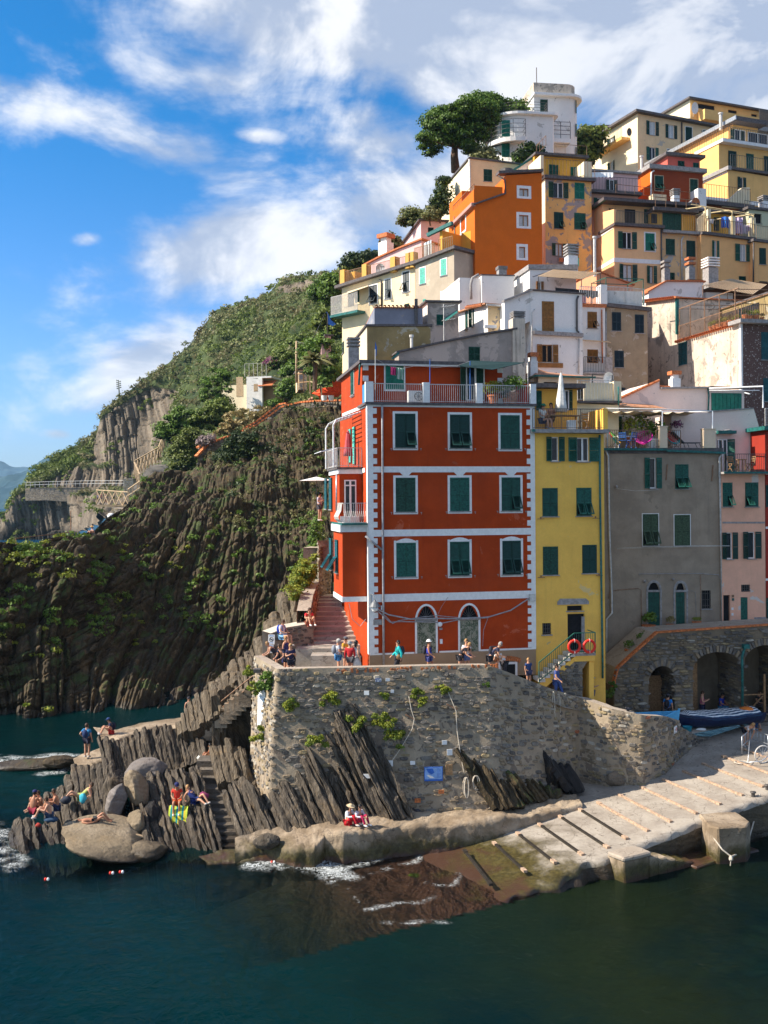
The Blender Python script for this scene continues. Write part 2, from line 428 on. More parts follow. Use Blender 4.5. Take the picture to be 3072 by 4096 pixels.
  if glassy:
   y=D-.03
   for(xa,xb,za,zb_)in((0,.06,0,h),(w-.06,w,0,h),(.06,w-.06,0,.06),(.06,w-.06,h-.06,h)):
    b.bx_((xa,y-.03,za),(xb,y,zb_),5)
   if w>.55:b.bx_((w/2-.045,y-.04,.06),(w/2+.045,y,h-.06),5)
  ob=b.bd('door' if kind.startswith('d')else 'window',[M['dark'],trimmat or M['white'],M['coping'],M[inner]if inner else(M['glass']if glassy else M['dark']),s.mats[0 if pl=='F' or len(s.mats)<2 else 1],M[frame]],s.e,loc,rot)
  def leaf(k,x,width,ry=0,y=0):
   o=link('shutter',leaf_mesh(k,SHM),ob,(x,y,0),(0,0,ry),(width,1,h));return o
  yy=-.03 if off==0 else-.06
  if kind in('cc','ff','.f','f.','c','f','ss','s'):
   k={'.':'c','c':'c','f':'f','s':'s'}
   if len(kind)==2:
    leaf(k[kind[0]],0,w/2,0,yy);leaf(k[kind[1]],w/2,w/2,0,yy)
   else:leaf(k[kind],0,w,0,yy)
  elif kind in('oo','o.','.o'):
   t=R(oa);lw=w/2 if w>.7 else w*.8
   if kind[0]=='o':leaf('c',0,lw,PI+t,-.02)
   if kind[1]=='o':leaf('c',w,lw,-t,-.02)
  elif kind in('lo','ro'):
   lw=w/2
   if kind=='lo':leaf('c',0,lw,PI+R(oa),-.02);leaf('c',w/2,lw,0,yy)
   else:leaf('c',w,lw,-R(oa),-.02);leaf('c',0,lw,0,yy)
  elif kind=='db':
   leaf('s',0,w/2,0,yy+.04);leaf('s',w/2,w/2,0,yy+.04)
  elif kind=='ds':leaf('s',0,w,0,yy+.04)
  elif kind=='bars':
   g=MB()
   for i in range(4):g.bx_(((i+.5)*w/4-.012,-.02,0),((i+.5)*w/4+.012,.005,h))
   for i in range(3):g.bx_((0,-.03,(i+.5)*h/3-.012),(w,-.021,(i+.5)*h/3+.012))
   g.bd('grille',M['metal'],ob)
  return ob
 def body(s,right=None,rear_top=None):
  d=s.depth;t=s.top;x1=t[-1][0];b=MB();s.x1=x1
  zl=t[0][1];side=1 if len(s.mats)>1 else 0
  def panel(outer,holes,to3,m):
   loops=[outer]
   for(a0,z0,a1,z1_,ar)in holes:
    a0,a1=max(a0,min(p[0]for p in outer)+.01),min(a1,max(p[0]for p in outer)-.01)
    if a1-a0<.03:continue
    hp=[(a0,z0),(a0,z1_)]
    if ar:
     hp+=[(a0+(a1-a0)*i/8,z1_+ar*mh.sin(PI*i/8))for i in range(1,8)]
    hp+=[(a1,z1_),(a1,z0)]
    loops.append(hp)
   vl=[[Vc((p[0],p[1],0))for p in lp]for lp in loops]
   tri=tessellate_polygon(vl);flatl=[p for lp in loops for p in lp]
   b.add([to3(*p)for p in flatl],tri,m)
  panel([(0,0),(x1,0)]+list(reversed(t)),s.holes['F'],lambda x,z:(x,0,z),0)
  panel([(0,0),(d,0),(d,zl+s.rise),(0,zl)],s.holes['L'],lambda y,z:(0,y,z),side)
  zr=t[-1][1]
  b.add([(x1,0,0),(x1,d,0),(x1,d,zr+s.rise),(x1,0,zr)],[(0,1,2,3)],0)
  bk=[(0,d,0),(x1,d,0)]+[(p[0],d,p[1]+s.rise)for p in reversed(t)]
  b.add(bk,[tuple(x)for x in tessellate_polygon([[Vc((p[0],p[2],0))for p in bk]])],0)
  for i in range(len(t)-1):
   b.add([(t[i][0],0,t[i][1]),(t[i+1][0],0,t[i+1][1]),(t[i+1][0],d,t[i+1][1]+s.rise),(t[i][0],d,t[i][1]+s.rise)],[(0,1,2,3)],side)
  o=b.bd('wall',s.mats,s.e,recalc=0);return o
 def roof(s,th=.14,over=.22,mat='roofedge',lift=.012,name='roof',x0=None,x1=None,ends=None,back=0):
  d=s.depth;b=MB();pr=[list(p)for p in s.top]
  def ext(p,q,e):
   L=mh.hypot(q[0]-p[0],q[1]-p[1])or 1;return[p[0]-(q[0]-p[0])/L*e,p[1]-(q[1]-p[1])/L*e]
  if len(pr)>1:
   a=ext(pr[0],pr[1],over);z=ext(pr[-1],pr[-2],over if ends is None else ends);pr[0]=a;pr[-1]=z
  for i in range(len(pr)-1):
   vs=[]
   for(x,zz)in(pr[i],pr[i+1]):
    for y,rz in((-over,-s.rise*over/d),(d+back,s.rise*(1+back/d))):
     vs+=[(x,y,zz+rz+lift),(x,y,zz+rz+lift+th)]
   b.add(vs,[(0,4,5,1),(2,3,7,6),(0,1,3,2),(4,6,7,5),(1,5,7,3),(0,2,6,4)])
  return b.bd(name,M[mat],s.e)
 def bar(s,pl,p,q,h,out=.03,inn=0,mat='white',name='trim',off=0):
  f=s.F if pl=='F' else s.L;a=f(*p,off);c=f(*q,off);b=MB()
  if pl=='F':
   b.bem((a[0],off-(out-inn)/2,a[1]),(c[0],off-(out-inn)/2,c[1]),out+inn,h)
  else:
   b.bem((off-(out-inn)/2,a[0],a[1]),(off-(out-inn)/2,c[0],c[1]),out+inn,h)
  return b.bd(name,M[mat]if isinstance(mat,str)else mat,s.e)
 def pipe(s,pts,r=.05,mat='zinc',off=-.09,pl='F',name='downpipe'):
  f=s.F if pl=='F' else s.L;ps=[]
  for(u,v)in pts:
   a=f(u,v,off);ps.append((a[0],off,a[1])if pl=='F' else(off,a[0],a[1]))
  return MB().tbe(ps,r,8).bd(name,M[mat],s.e,smooth=1)
 def rail(s,pts,h=.95,mat='metal',step=.13,r=.011,name='railing',mid=0,top=1,rt=.022,post=1.5):
  b=MB();pts=[Vc(p)for p in pts]
  for p,q in zip(pts[:-1],pts[1:]):
   L=(q-p).length;up=Vc((0,0,h));n=max(1,int(L/step))
   if top:b.bem(p+up,q+up,rt*2,rt*1.6)
   b.bem(p+Vc((0,0,.07)),q+Vc((0,0,.07)),rt,rt)
   if mid:b.bem(p+up*.5,q+up*.5,rt,rt)
   for i in range(n+1):
    c=p.lerp(q,i/n);b.bem(c+Vc((0,0,.03)),c+up,r*2,r*2,up=(1,0,0))
   for c in(p,q):b.bem(c,c+up,rt*1.6,rt*1.6,up=(1,0,0))
  return b.bd(name,M[mat],s.e,recalc=0)
 def bx_(s,name,a,b_,mat):
  return MB().bx_(a,b_).bd(name,M[mat]if isinstance(mat,str)else mat,s.e)
 def FP(s,u,v,off=0):
  x,z=s.F(u,v,off);return(x,off,z)
 def LP(s,u,v,off=0):
  y,z=s.L(u,v,off);return(off,y,z)
def chy(H,u,v,y,w=.5,h=1,mat='coping',slats=3,cap='coping'):
 """stack with a stepped slatted cap; (u, v) is the foot of the stack on the plane y behind the front wall"""
 x,z=H.F(u,v,y);b=MB();b.bx_((x-w/2,y-w/2,z-.6),(x+w/2,y+w/2,z+h*.55),0)
 zz=z+h*.55
 for i in range(slats):
  t=h*.45/slats;b.bx_((x-w*.34,y-w*.34,zz),(x+w*.34,y+w*.34,zz+t*.55),0)
  b.bx_((x-w*.6,y-w*.6,zz+t*.5),(x+w*.6,y+w*.6,zz+t*.95),1);zz+=t
 return b.bd('chimney',[M[mat],M[cap]],H.e)
def flue(H,u,v,y,r=.09,h=1.2,mat='zinc'):
 x,z=H.F(u,v,y);b=MB();b.tbe([(x,y,z-.3),(x,y,z+h)],r,8);b.tbe([(x,y,z+h),(x,y,z+h+.14)],r*1.5,8)
 return b.bd('flue',M[mat],H.e)
def dish(H,u,v,y,r=.42,mat='whitemetal'):
 x,z=H.F(u,v,y);b=MB();n=14
 prof=[(r*t,.12*t*t-.12)for t in(.02,.3,.55,.8,1)]
 bb=MB().lh(prof,n=n)
 rot=Matrix.Rotation(R(100),3,'X')@Matrix.Rotation(R(18),3,'Y')
 b.add([tuple(rot@Vc(p)+Vc((x,y,z)))for p in bb.v],bb.f)
 b.tbe([(x,y+.05,z),(x,y+.35,z-.1),(x,y+.4,z-r-.3)],.02,5)
 b.tbe([(x,y,z-r*.8),(x,y-.4,z-.05)],.012,4)
 return b.bd('satellite_dish',M[mat],H.e)
GP=(.3,.27,.24)
random.seed(5)
W_red=pls('red_render',(.42,.05,.007),.14,.38,(.5,.11,.05),.1,.45,(.22,.022,.008),grime=.12,bump=.4)
W_yel=pls('yellow_render',(.91,.52,.105),.08,.25,(.7,.5,.22),.12,.5,grime=.1)
W_grey=pls('grey_cement_render',(.33,.26,.195),.16,.42,(.34,.27,.2),.25,.5,grime=.2,bump=.5)
W_pink=pls('pink_render',(.82,.44,.3),.07,.2,(.62,.55,.5),.1)
W_ppink=pls('pale_pink_render',(.82,.66,.58),.05,.18,(.6,.5,.46),.12,.4)
Wwh=pls('white_render',(.8,.78,.75),.04,.14,(.5,.48,.45),.15)
W_whiteold=pls('old_white_render',(.74,.68,.62),.07,.3,(.42,.38,.34),.42,.8)
W_tan=pls('stained_tan_render',(.33,.25,.165),.14,.35,(.5,.42,.34),.55,.38,grime=.3,bump=.5)
W_plast=pls('weathered_beige_plaster',(.62,.52,.42),.12,.75,(.36,.31,.26),.45,.8,(.16,.13,.11),grime=.3,bump=.5)
W_cream=pls('cream_render',(.82,.6,.34),.06,.25,(.36,.33,.32),.55,.8)
W_cream2=pls('clean_cream_render',(.84,.58,.33),.06,.2,(.5,.42,.34),.12,.7)
Wcw=pls('pale_cream_render',(.84,.72,.5),.05,.15)
W_row=pls('row_cream_render',(.86,.67,.42),.06,.25)
W_beige=pls('beige_render',(.46,.38,.29),.08,.3,(.55,.48,.38),.2)
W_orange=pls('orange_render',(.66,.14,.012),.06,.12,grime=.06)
W_yold=pls('old_yellow_render',(.8,.46,.16),.06,.25,(.34,.3,.29),.45,.45)
W_peach=pls('peach_render',(.86,.51,.26),.05,.18,grime=.08)
W_peach2=pls('deep_peach_render',(.85,.46,.19),.06,.25,grime=.12)
W_peachg=pls('faded_peach_render',(.72,.45,.23),.08,.35,(.45,.4,.36),.35,.6)
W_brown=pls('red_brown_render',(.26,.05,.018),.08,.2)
W_rose=pls('rose_render',(.56,.12,.09),.07,.2)
W_yel2=pls('golden_render',(.86,.5,.18),.06,.2,grime=.1)
W_yel3=pls('ochre_render',(.74,.38,.06),.08,.25)
W_olive=pls('mouldy_ochre_render',(.3,.22,.1),.2,.5,(.45,.4,.3),.3,.7)
W_shell=pls('peach_side_render',(.74,.58,.42),.05,.2)
W_blue=pls('blue_grey_render',(.22,.23,.28),.12,.3,(.35,.33,.33),.2,.9)
W_pinkl=pls('light_pink_render',(.8,.52,.5),.06,.2)
W_stain=pls('stained_mauve_render',(.36,.3,.26),.16,.5,(.5,.4,.34),.5,.4,bump=.4)
def pebble(name):
 m,t,b=pmat(name,.95);pos=t.node('ShaderNodeNewGeometry').outputs['Position']
 vo=t.node('ShaderNodeTexVoronoi',{'Scale':9,'Vector':pos});v2=t.node('ShaderNodeTexVoronoi',{'Scale':22,'Vector':pos})
 c=t.mix(t.step(t.nse(pos,30,3),.4,.6),(.12,.065,.055),(.2,.12,.1))
 r=t.node('ShaderNodeSeparateColor',{0:vo.outputs['Color']}).outputs[0]
 c=t.mix(t.mh('MULTIPLY',t.step(vo.outputs[0],.32,.4,1,0),t.step(r,.6,.66)),c,(.48,.4,.36))
 t.l.new(c,b.inputs['Base Color'])
 bp=t.node('ShaderNodeBump',{'Strength':.8,'Distance':.06,'Height':v2.outputs[0]});t.l.new(bp.outputs[0],b.inputs['Normal']);return m
W_peb=pebble('pebble_dash')
W_tanplinth=pls('tan_plinth_render',(.36,.24,.145),.08,.25)
H=Hs('red_house','tall red house with white quoins and white bands above the sea wall','house',z1(428,432),48,11,9,[W_red],bs_=6.3,top=[z1(428,424),z1(1478,424)])
RED=H
TW=.11
H.w('F',z1,[(600,481,730,697,'.f'),(947,487,1073,700,'ff'),(1266,491,1389,704,'cc')],trim=TW)
H.w('F',z1,[(604,886,730,1102,'cc'),(947,885,1071,1098,'cc'),(1273,884,1393,1095,'.f')],trim=TW)
H.w('F',z1,[(608,1297,733,1512,'cc'),(947,1290,1071,1504,'ff'),(1278,1284,1396,1497,'ff')],trim=TW,arch=.1)
wornpaint=pls('flaking_green_door_paint',(.085,.11,.07),.3,.3,(.3,.29,.22),.75,4.5)
for(x0,x1)in((740,858),(1012,1128)):
 H.w('F',z1,[(x0,1790 if x0<900 else 1784,x1,2085,'db')],sh=wornpaint,trim=.1,sill=0,arch=.72)
W_=H.body()
WID=H.x1
for(xc,yc)in((798,1790),(1069,1784)):
 p=H.FP(*z1(xc,yc),-.03);b=MB()
 b.bx_((p[0]-.95*.56,-.05,p[2]-.02),(p[0]+.95*.56,.1,p[2]+.12),0)
 for k in range(1,8):
  a=PI*k/8;b.bem((p[0],.1,p[2]+.12),(p[0]+.44*mh.cos(a),.1,p[2]+.12+.55*mh.sin(a)),.018,.018,m=1)
 b.bd('fanlight',[M['coping'],M['metal']],H.e)
zz=lambda px,u=950:H.F(*z1(u,px))[1]
for(ya,yb)in((815,852),(1210,1252),(1612,1660)):
 za,zb=zz(ya),zz(yb);MB().bx_((-.03,-.03,zb),(WID+.01,0,za)).bd('white_band',M['white'],H.e)
za=zz(424);MB().bx_((-.03,-.035,za-.14),(WID+.02,0,za)).bd('white_band',M['white'],H.e)
zc=zz(815)
for xc in(668,1010,1332):
 x=H.F(*z1(xc,860))[0];z=zz(852);MB().pr_([(x-.3,-.033,z+.005),(x+.3,-.033,z+.005),(x+.13,-.033,z-.16),(x-.13,-.033,z-.16)],(0,.03,0)).bd('keystone',M['white'],H.e)
zpl=zz(1985)
MB().bx_((-.02,-.05,0),(WID,0,zpl-.03)).bd('plinth',W_tanplinth,H.e)
for xa,xb in((.3,722),(880,1002),(1140,None)):
 xa=H.F(*z1(xa,1980))[0]if xa>1 else .02;xb=H.F(*z1(xb,1980))[0]if xb else WID
 MB().bx_((xa,-.055,zpl-.03),(xb,0,zpl+.05)).bd('white_band',M['white'],H.e)
ztop=zz(424)
MB().bx_((-.03,-.04,zpl),(.24,-.001,ztop)).bd('corner_strip',M['white'],H.e)
MB().bx_((-.04,-.04,zpl),(-.001,.3,ztop)).bd('corner_strip',M['white'],H.e)
MB().bx_((WID-.2,-.04,zpl),(WID+.02,-.001,ztop)).bd('corner_strip',M['white'],H.e)
qm=MB().bx_((0,0,0),(.19,.036,.27)).mesh('quoin',M['white'])
for(ya,yb,n)in((852,1210,6),(1252,1612,6),(1665,1990,6),(440,815,6)):
 z0_,z1_=zz(yb),zz(ya)
 for i in range(n):
  z=z0_+(z1_-z0_)*(i+.25)/n
  link('quoin',qm,H.e,(.241,-.038,z));link('quoin',qm,H.e,(WID-.391,-.038,z))
H.pipe([z1(519,425),z1(521,700),z1(524,1300),z1(527,1700),z1(529,2070)],.055,'cable')
H.pipe([z1(413,1255),z1(516,1340)],.05,'cable')
zt=H.top[0][1]
MB().bx_((-.14,-.16,zt+.002),(WID+.12,2.2,zt+.12)).bd('terrace_slab',M['roofedge'],H.e)
ZT=zt+.12
for xa,xb in((413,462),(777,818),(1113,1153),(1455,1490)):
 a=H.F(*z1(xa,350),-.05)[0];c=H.F(*z1(xb,350),-.05)[0]
 MB().bx_((a,-.12,ZT+.002),(c,.12,ZT+.98)).bd('terrace_pier',M['white'],H.e)
xs=[H.F(*z1(x,350),-.05)[0]for x in(462,777,818,1113,1153,1455)]
for i in(0,2,4):H.rail([(xs[i]+.02,0,ZT),(xs[i+1]-.02,0,ZT)],.9,'palemetal',.1,.009)
MB().bx_((-.03,.14,ZT+.06),(0,1.3,ZT+.95)).bd('blue_panel',flt('blue_panel',(.05,.25,.5),.3),H.e)
py=1.45
a=H.F(*z1(372,160),py);c=H.F(*z1(1278,160),py)
pt=a[1]-.05;b=MB()
pw=Hs.__new__(Hs);pw.__dict__.update(H.__dict__)
b.bx_((.02,py,ZT),(c[0],8.5,pt)).bd('upper_wall',W_red,H.e)
b=MB();b.bx_((-.2,py-.35,pt+.002),(c[0]+.2,8.9,pt+.16)).bd('roof',M['roofedge'],H.e)
MB().bx_((-.08,py-.3,pt-.08),(c[0]+.1,py-.02,pt)).bd('eave_soffit',M['white'],H.e)
H.w('F',z1,[(540,178,656,328,'cc')],off=py-.03,trim=.07,sh='shutter_light',sill=0)
H.w('F',z1,[(1047,185,1165,400,'lo')],off=py-.03,sill=0,sh='shutter',oa=40)
for i in range(5):
 z=ZT+.15+i*.52
 if z<pt-.3:
  MB().bx_((.03,py-.03,z),(.3,py-.001,z+.26)).bd('quoin',M['white'],H.e)
  MB().bx_((c[0]-.26,py-.03,z),(c[0]+.03,py-.001,z+.26)).bd('quoin',M['white'],H.e)
MB().bx_((-.02,py+0,ZT),(.0195,8.3,pt)).bd('upper_wall',W_red,H.e)
H.w('L',z1,[(325,215,342,365,'cc')],off=-.03,trim=.06)
H.pipe([z1(385,165),z1(378,180),z1(372,300)],.05,'copper',off=py-.12)
p=[H.FP(*z1(1000,182),-.1),H.FP(*z1(1075,148),py-.2),H.FP(*z1(1420,160),py-.2),H.FP(*z1(1215,205),-.1)]
MB().add(p+[Vc(q)+Vc((0,0,.02))for q in p],[(0,1,2,3),(7,6,5,4),(0,4,5,1),(1,5,6,2),(2,6,7,3),(3,7,4,0)]).bd('shade_net',flt('green_net',(.01,.035,.035),.9),H.e)
for(x,y0_,col)in((476,75,'palemetal'),(821,138,'blue'),(1075,148,'blue'),(1440,158,'palemetal')):
 q0=H.FP(*z1(x,398),.15);q1=H.FP(*z1(x,y0_),.15);MB().tbe([q0,q1],.02,6).bd('pole',M[col],H.e)
def px(xl,yl,yoff):return H.F(*z1(xl,yl),yoff)
bx=-1.22;y0b,y1b=.34,3.3
zt2=H.F(*z1(262,1230),y0b)[1];zb2=H.F(*z1(262,1640),y0b)[1];zbw=H.F(*z1(262,1672),y0b)[1]
b=MB();b.bx_((bx,y0b,zb2),(-.002,y1b,zt2));b.bd('bay',W_red,H.e)
b=MB();b.bx_((bx-.04,y0b-.04,zbw),(-.001,y1b+.02,zb2-.001));b.bd('bay_base',M['white'],H.e)
b=MB();b.bx_((bx-.12,y0b-.08,zt2+.002),(-.002,y1b+.1,zt2+.34));b.bd('bay_cornice',M['white'],H.e)
b=MB();b.bx_((-1.3,-.02,zt2+.345),(-.045,y1b+.2,zt2+.43));b.bd('balcony_slab',M['copper'],H.e)
ZB2=zt2+.43
bx3=-1.16;y03,y13=1.62,4.9
zt3=H.F(*z1(225,862),y03)[1];zt3b=H.F(*z1(225,835),y03)[1]
b=MB();b.bx_((bx3,y03,ZB2),(-.002,y13,zt3));b.bd('bay',W_red,H.e)
b=MB();b.bx_((bx3-.06,y03-.06,zt3+.002),(-.002,y13+.1,zt3b+.02));b.bd('bay_cornice',M['white'],H.e)
b=MB();b.bx_((bx3-.14,y03-.14,zt3b+.023),(-.002,y13+.2,zt3b+.12));b.bd('balcony_slab',M['roofedge'],H.e)
ZB3=zt3b+.12
H2=Hs.__new__(Hs);H2.__dict__.update(H.__dict__)
for(u0,u1_,v0_,v1_,off,k)in((160,173,890,1083,bx3-.012,'cc'),(189,204,886,1086,bx3-.012,'cc'),(190,204,1268,1465,bx-.012,'ff'),(225,242,1278,1485,bx-.012,'ff')):
 H.w('L',z1,[(u0,v0_,u1_,v1_,k)],off=off,sh='shutter_teal')
H.w('F',z1,[(280,900,355,1195,'og')],off=y03-.012,frame='white',sill=0,inner='glass')
H.bar('F',z1(280,935),z1(355,935),.06,.05,mat='white',off=y03-.03,name='door_rail')
q=H.FP(*z1(318,1165),y03-.05);MB().bx_((q[0]-.5,q[1],q[2]-.35),(q[0]+.45,q[1]+.03,q[2]+.28)).bd('door_panel',M['white'],H.e)
b=MB();pathp=[(-.06,0),(-1.2,0),(-1.26,.1),(-1.26,1.5)]
def belly(x,y,nx,ny):
 return[(x,y,ZB2+.03),(x+nx*.16,y+ny*.16,ZB2+.18),(x+nx*.2,y+ny*.2,ZB2+.32),(x+nx*.05,y+ny*.05,ZB2+.6),(x,y,ZB2+.95)]
for i in range(12):b.tbe(belly(-1.2+.095*i,0,0,-1),.011,4)
for i in range(14):b.tbe(belly(-1.26,.1+.105*i,-1,0),.011,4)
for p,q in zip(pathp[:-1],pathp[1:]):
 b.bem((p[0],p[1],ZB2+.96),(q[0],q[1],ZB2+.96),.05,.03);b.bem((p[0],p[1],ZB2+.03),(q[0],q[1],ZB2+.03),.03,.03)
b.bd('balcony_railing',M['palemetal'],H.e,recalc=0)
H.rail([(-.05,y03-.1,ZB3),(bx3-.1,y03-.1,ZB3),(bx3-.1,y13+.1,ZB3)],.95,'palemetal',.09,.01,name='balcony_railing')
b=MB()
for yy_ in(y03+.2,y13-.3):
 b.tbe([(bx3-.25,yy_,ZB3),(bx3-.25,yy_,ZB3+2.1),(bx3-.1,yy_,ZB3+2.35),(-.03,yy_,ZB3+2.75)],.045,6)
for k in range(7):
 t=k/6;b.bem((bx3-.1+(1.1)*t,y03+.1,ZB3+2.37+.37*t),(bx3-.1+1.1*t,y13-.2,ZB3+2.37+.37*t),.05,.02)
b.bd('awning_frame',M['whitemetal'],H.e)
b=MB()
for k in range(6):b.bem((bx3-.15,y03+.3+k*.5,ZB3+.98),(bx3-.85,y03+.3+k*.5,ZB3+.8),.02,.02)
b.bem((bx3-.85,y03+.2,ZB3+.8),(bx3-.85,y13-.3,ZB3+.8),.03,.03);b.bd('drying_rack',M['whitemetal'],H.e)
H.w('L',z1,[(308,580,325,790,'c'),(337,565,350,800,'c')],off=-.02,sh='shutter_mint',sill=0)
H.bar('L',z1(413,433),z1(270,490),.16,.035,mat='white',name='white_band')
H.bar('L',z1(413,838),z1(366,848),.22,.035,mat='white',name='white_band')
H.pipe([z1(231,865),z1(229,1095)],.04,'zinc',off=y03-.07)
for(x,y,w_,h_,m_)in((489,1798,.42,.26,'coping'),(891,1920,.12,.22,'whitemetal'),(889,1840,.14,.1,'coping'),(518,1707,.12,.2,'whitemetal')):
 q=H.FP(*z1(x,y),0);MB().bx_((q[0]-w_/2,-.075,q[2]-h_/2),(q[0]+w_/2,-.042 if x<500 else-.001,q[2]+h_/2)).bd('wall_plate',M[m_],H.e)
H3p=H.FP(*z1(1320,2085),-.06);x0_,z0_=H.F(*z1(1250,2120),-.055);x1_,z1__=H.F(*z1(1372,2052),-.055)
MB().bx_((x0_,-.1,z0_-.3),(x1_,-.052,z1__+.03),0).bd('window_surround',M['white'],H.e)
MB().bx_((x0_+.14,-.115,z0_-.3),(x1_-.12,-.102,z1__-.08),0).bd('low_window',M['dark'],H.e)
bm_=MB().bx_((-.035,-.07,-.11),(.035,0,.11)).mesh('arch_brick',M['brick'])
xc_=(x0_+x1_)/2
for i in range(13):
 t=(i-6)/6;a_=-t*.32
 link('arch_brick',bm_,H.e,(xc_+t*.62,-.052,z1__+.22-.13*t*t),(0,-a_,0))
lp=H.FP(*z1(450,1640),-.05);b=MB()
b.tbe([(lp[0]-.02,-.06,lp[2]-.4),(lp[0]-.02,-.06,lp[2]+.15),(lp[0]+.05,-.3,lp[2]+.12),(lp[0]+.1,-.45,lp[2]-.05),(lp[0]+.1,-.45,lp[2]-.12)],.022,6,0)
b.lh([(.03,-.1),(.06,-.16),(.14,-.22),(.26,-.4),(.27,-.43),(.14,-.43)],(lp[0]+.1,-.45,lp[2]),12,0)
b.lh([(.13,-.43),(.17,-.52),(.12,-.63),(.01,-.68)],(lp[0]+.1,-.45,lp[2]),12,1)
lampo=b.bd('street_lamp',[flt('lamp_grey',(.16,.17,.18),.5),M['cloth_white']],None,smooth=0);lampo.matrix_world=Matrix.Translation(H.o)@Matrix.Rotation(H.a,4,'Z')
tag(lampo,'grey bell shaped lamp on the front corner of the red house','street lamp')
def cable(H,pts,r=.018,off=-.1,sag=0,mat='cable',lab='',name='wall_cable'):
 ps=[Vc(H.FP(*q,off))for q in pts];out=[]
 for i in range(len(ps)-1):
  for k in range(6):
   t=k/6;out.append(ps[i].lerp(ps[i+1],t)+Vc((0,0,-sag*mh.sin(PI*t))))
 out.append(ps[-1]);o=MB().tbe(out,r,5).bd(name,M[mat],H.e,recalc=0);return o
cable(H,[z1(478,1712),z1(560,1752),z1(700,1780),z1(860,1775),z1(1020,1778),z1(1180,1770),z1(1330,1725),z1(1460,1640)],.035,-.12)
cable(H,[z1(478,1716),z1(570,1800),z1(640,1795),z1(860,1800),z1(900,1805),z1(1020,1780),z1(1200,1765)],.026,-.1)
cable(H,[z1(500,1740),z1(540,1760),z1(585,1808),z1(620,1790),z1(760,1768),z1(865,1757),z1(1000,1770)],.018,-.14)
cable(H,[z1(860,1772),z1(895,1700),z1(935,1640)],.01,-.08)
cable(H,[z1(1188,1772),z1(1160,1850),z1(1155,1950)],.014,-.08)
cable(H,[z1(310,1680),z1(330,1780),z1(380,1825),z1(415,1780)],.014,-.02)
q=H.FP(*z1(1466,1640),-.04);MB().bx_((q[0]-.16,-.17,q[2]-.2),(q[0]+.16,-.045,q[2]+.15)).bd('junction_box',M['palemetal'],H.e)
q=H.FP(*z1(883,1812),-.1);MB().blb((q[0],-.16,q[2]),(.12,.08,.12),3,8,.03).bd('wall_light',M['cloth_white'],H.e,smooth=1)
for wx in((575,762,703),(920,1105,703),(1243,1420,703),(577,765,1106),(925,1105,1102),(1247,1425,1098),(581,768,1512),(922,1103,1504),(1250,1430,1497)):
 for x in wx[:2]:
  q=H.FP(*z1(x,wx[2]),0);MB().bx_((q[0]-.03,-.1,q[2]-.02),(q[0]+.03,-.001,q[2]+.02)).bx_((q[0]-.012,-.1,q[2]-.09),(q[0]+.012,-.08,q[2]-.018)).bd('line_hook',M['coping'],H.e)
H=Hs('yellow_house','narrow yellow house with outside stair and two life rings','house',z2(203,580),49.6,9,8.5,[W_yel],bs_=3.4,top=[z2(203,562),z2(612,570)])
YEL=H
H.w('F',z2,[(303,586,346,730,'oo'),(453,590,525,732,'oo')],sill=1)
H.w('F',z2,[(250,888,341,1055,'cc'),(450,886,540,1052,'ff'),(253,1233,343,1400,'cc'),(485,1223,571,1390,'cc')])
H.w('F',z2,[(250,1685,301,1752,'bars'),(399,1630,500,1852,'dk'),(396,1582,487,1612,'dk')],sill=1)
H.w('F',z2,[(487,1905,553,2090,'dd')],sill=0,inner='shutter')
H.body()
q=H.FP(*z2(337,1560));q1=H.FP(*z2(523,1560))
b=MB();n=8;pr=[(q[0],-.05,q[2]-.14),(q1[0],-.05,q[2]-.14),(q1[0],-.05,q[2]),(q1[0]-.15,-.05,q[2]+.14),(q[0]+.15,-.05,q[2]+.16),(q[0],-.05,q[2])]
b.pr_(pr,(0,.06,0)).bd('stone_lintel',M['coping'],H.e)
q=H.FP(*z2(484,1700));MB().bx_((q[0]-.01,-.02,q[2]-1.1),(q[0]+.13,.12,q[2]+.45)).bd('door_jamb',M['coping'],H.e)
H.pipe([z2(588,575),z2(590,900),z2(598,1450),z2(605,1890),z2(606,2010)],.055,'copper')
for(x,y)in((238,1070),(562,1066),(240,1415),(582,1403)):
 q=H.FP(*z2(x,y));MB().bx_((q[0]-.18,-.12,q[2]-.015),(q[0]+.18,-.09,q[2]+.015)).bx_((q[0]-.02,-.1,q[2]),(q[0]+.02,-.001,q[2]+.1)).bd('line_bracket',M['rust'],H.e)
zt=H.top[0][1];X1=H.x1
MB().bx_((-.25,-.45,zt-.02),(X1+.12,3,zt+.16)).bd('terrace_slab',M['coping'],H.e)
MB().bx_((-.26,-.47,zt+.02),(-.1,-.4,zt+.14)).bd('gutter_end',M['copper'],H.e)
ZT2=zt+.16
H.rail([(-.2,-.38,ZT2),(X1*.63,-.38,ZT2)],1,'metal',.1,.008)
H.rail([(X1*.63,-.38,ZT2),(X1-.15,-.38,ZT2)],1,'metal',.1,.008)
MB().bx_((X1-.16,-.4,ZT2),(X1+.06,0,ZT2+1.05)).bd('terrace_pier',W_yel,H.e)
MB().bx_((X1-.1,.02,ZT2),(X1+.06,2.8,ZT2+1.05)).bd('side_parapet',W_yel,H.e)
px0=H.F(*z2(213,400),1.6)[0];px1=H.F(*z2(455,400),1.6)[0];pz=H.F(*z2(300,303),1.6)[1]
MB().bx_((px0-.4,1.6,ZT2),(px1,7,pz)).bd('upper_wall',W_yel,H.e)
MB().bx_((px0-.4,1,pz+.002),(px1+.25,7.2,pz+.22)).bd('roof',M['roofedge'],H.e)
H.w('F',z2,[(213,315,245,430,'cc'),(378,310,405,430,'oo')],off=1.58,sill=0)
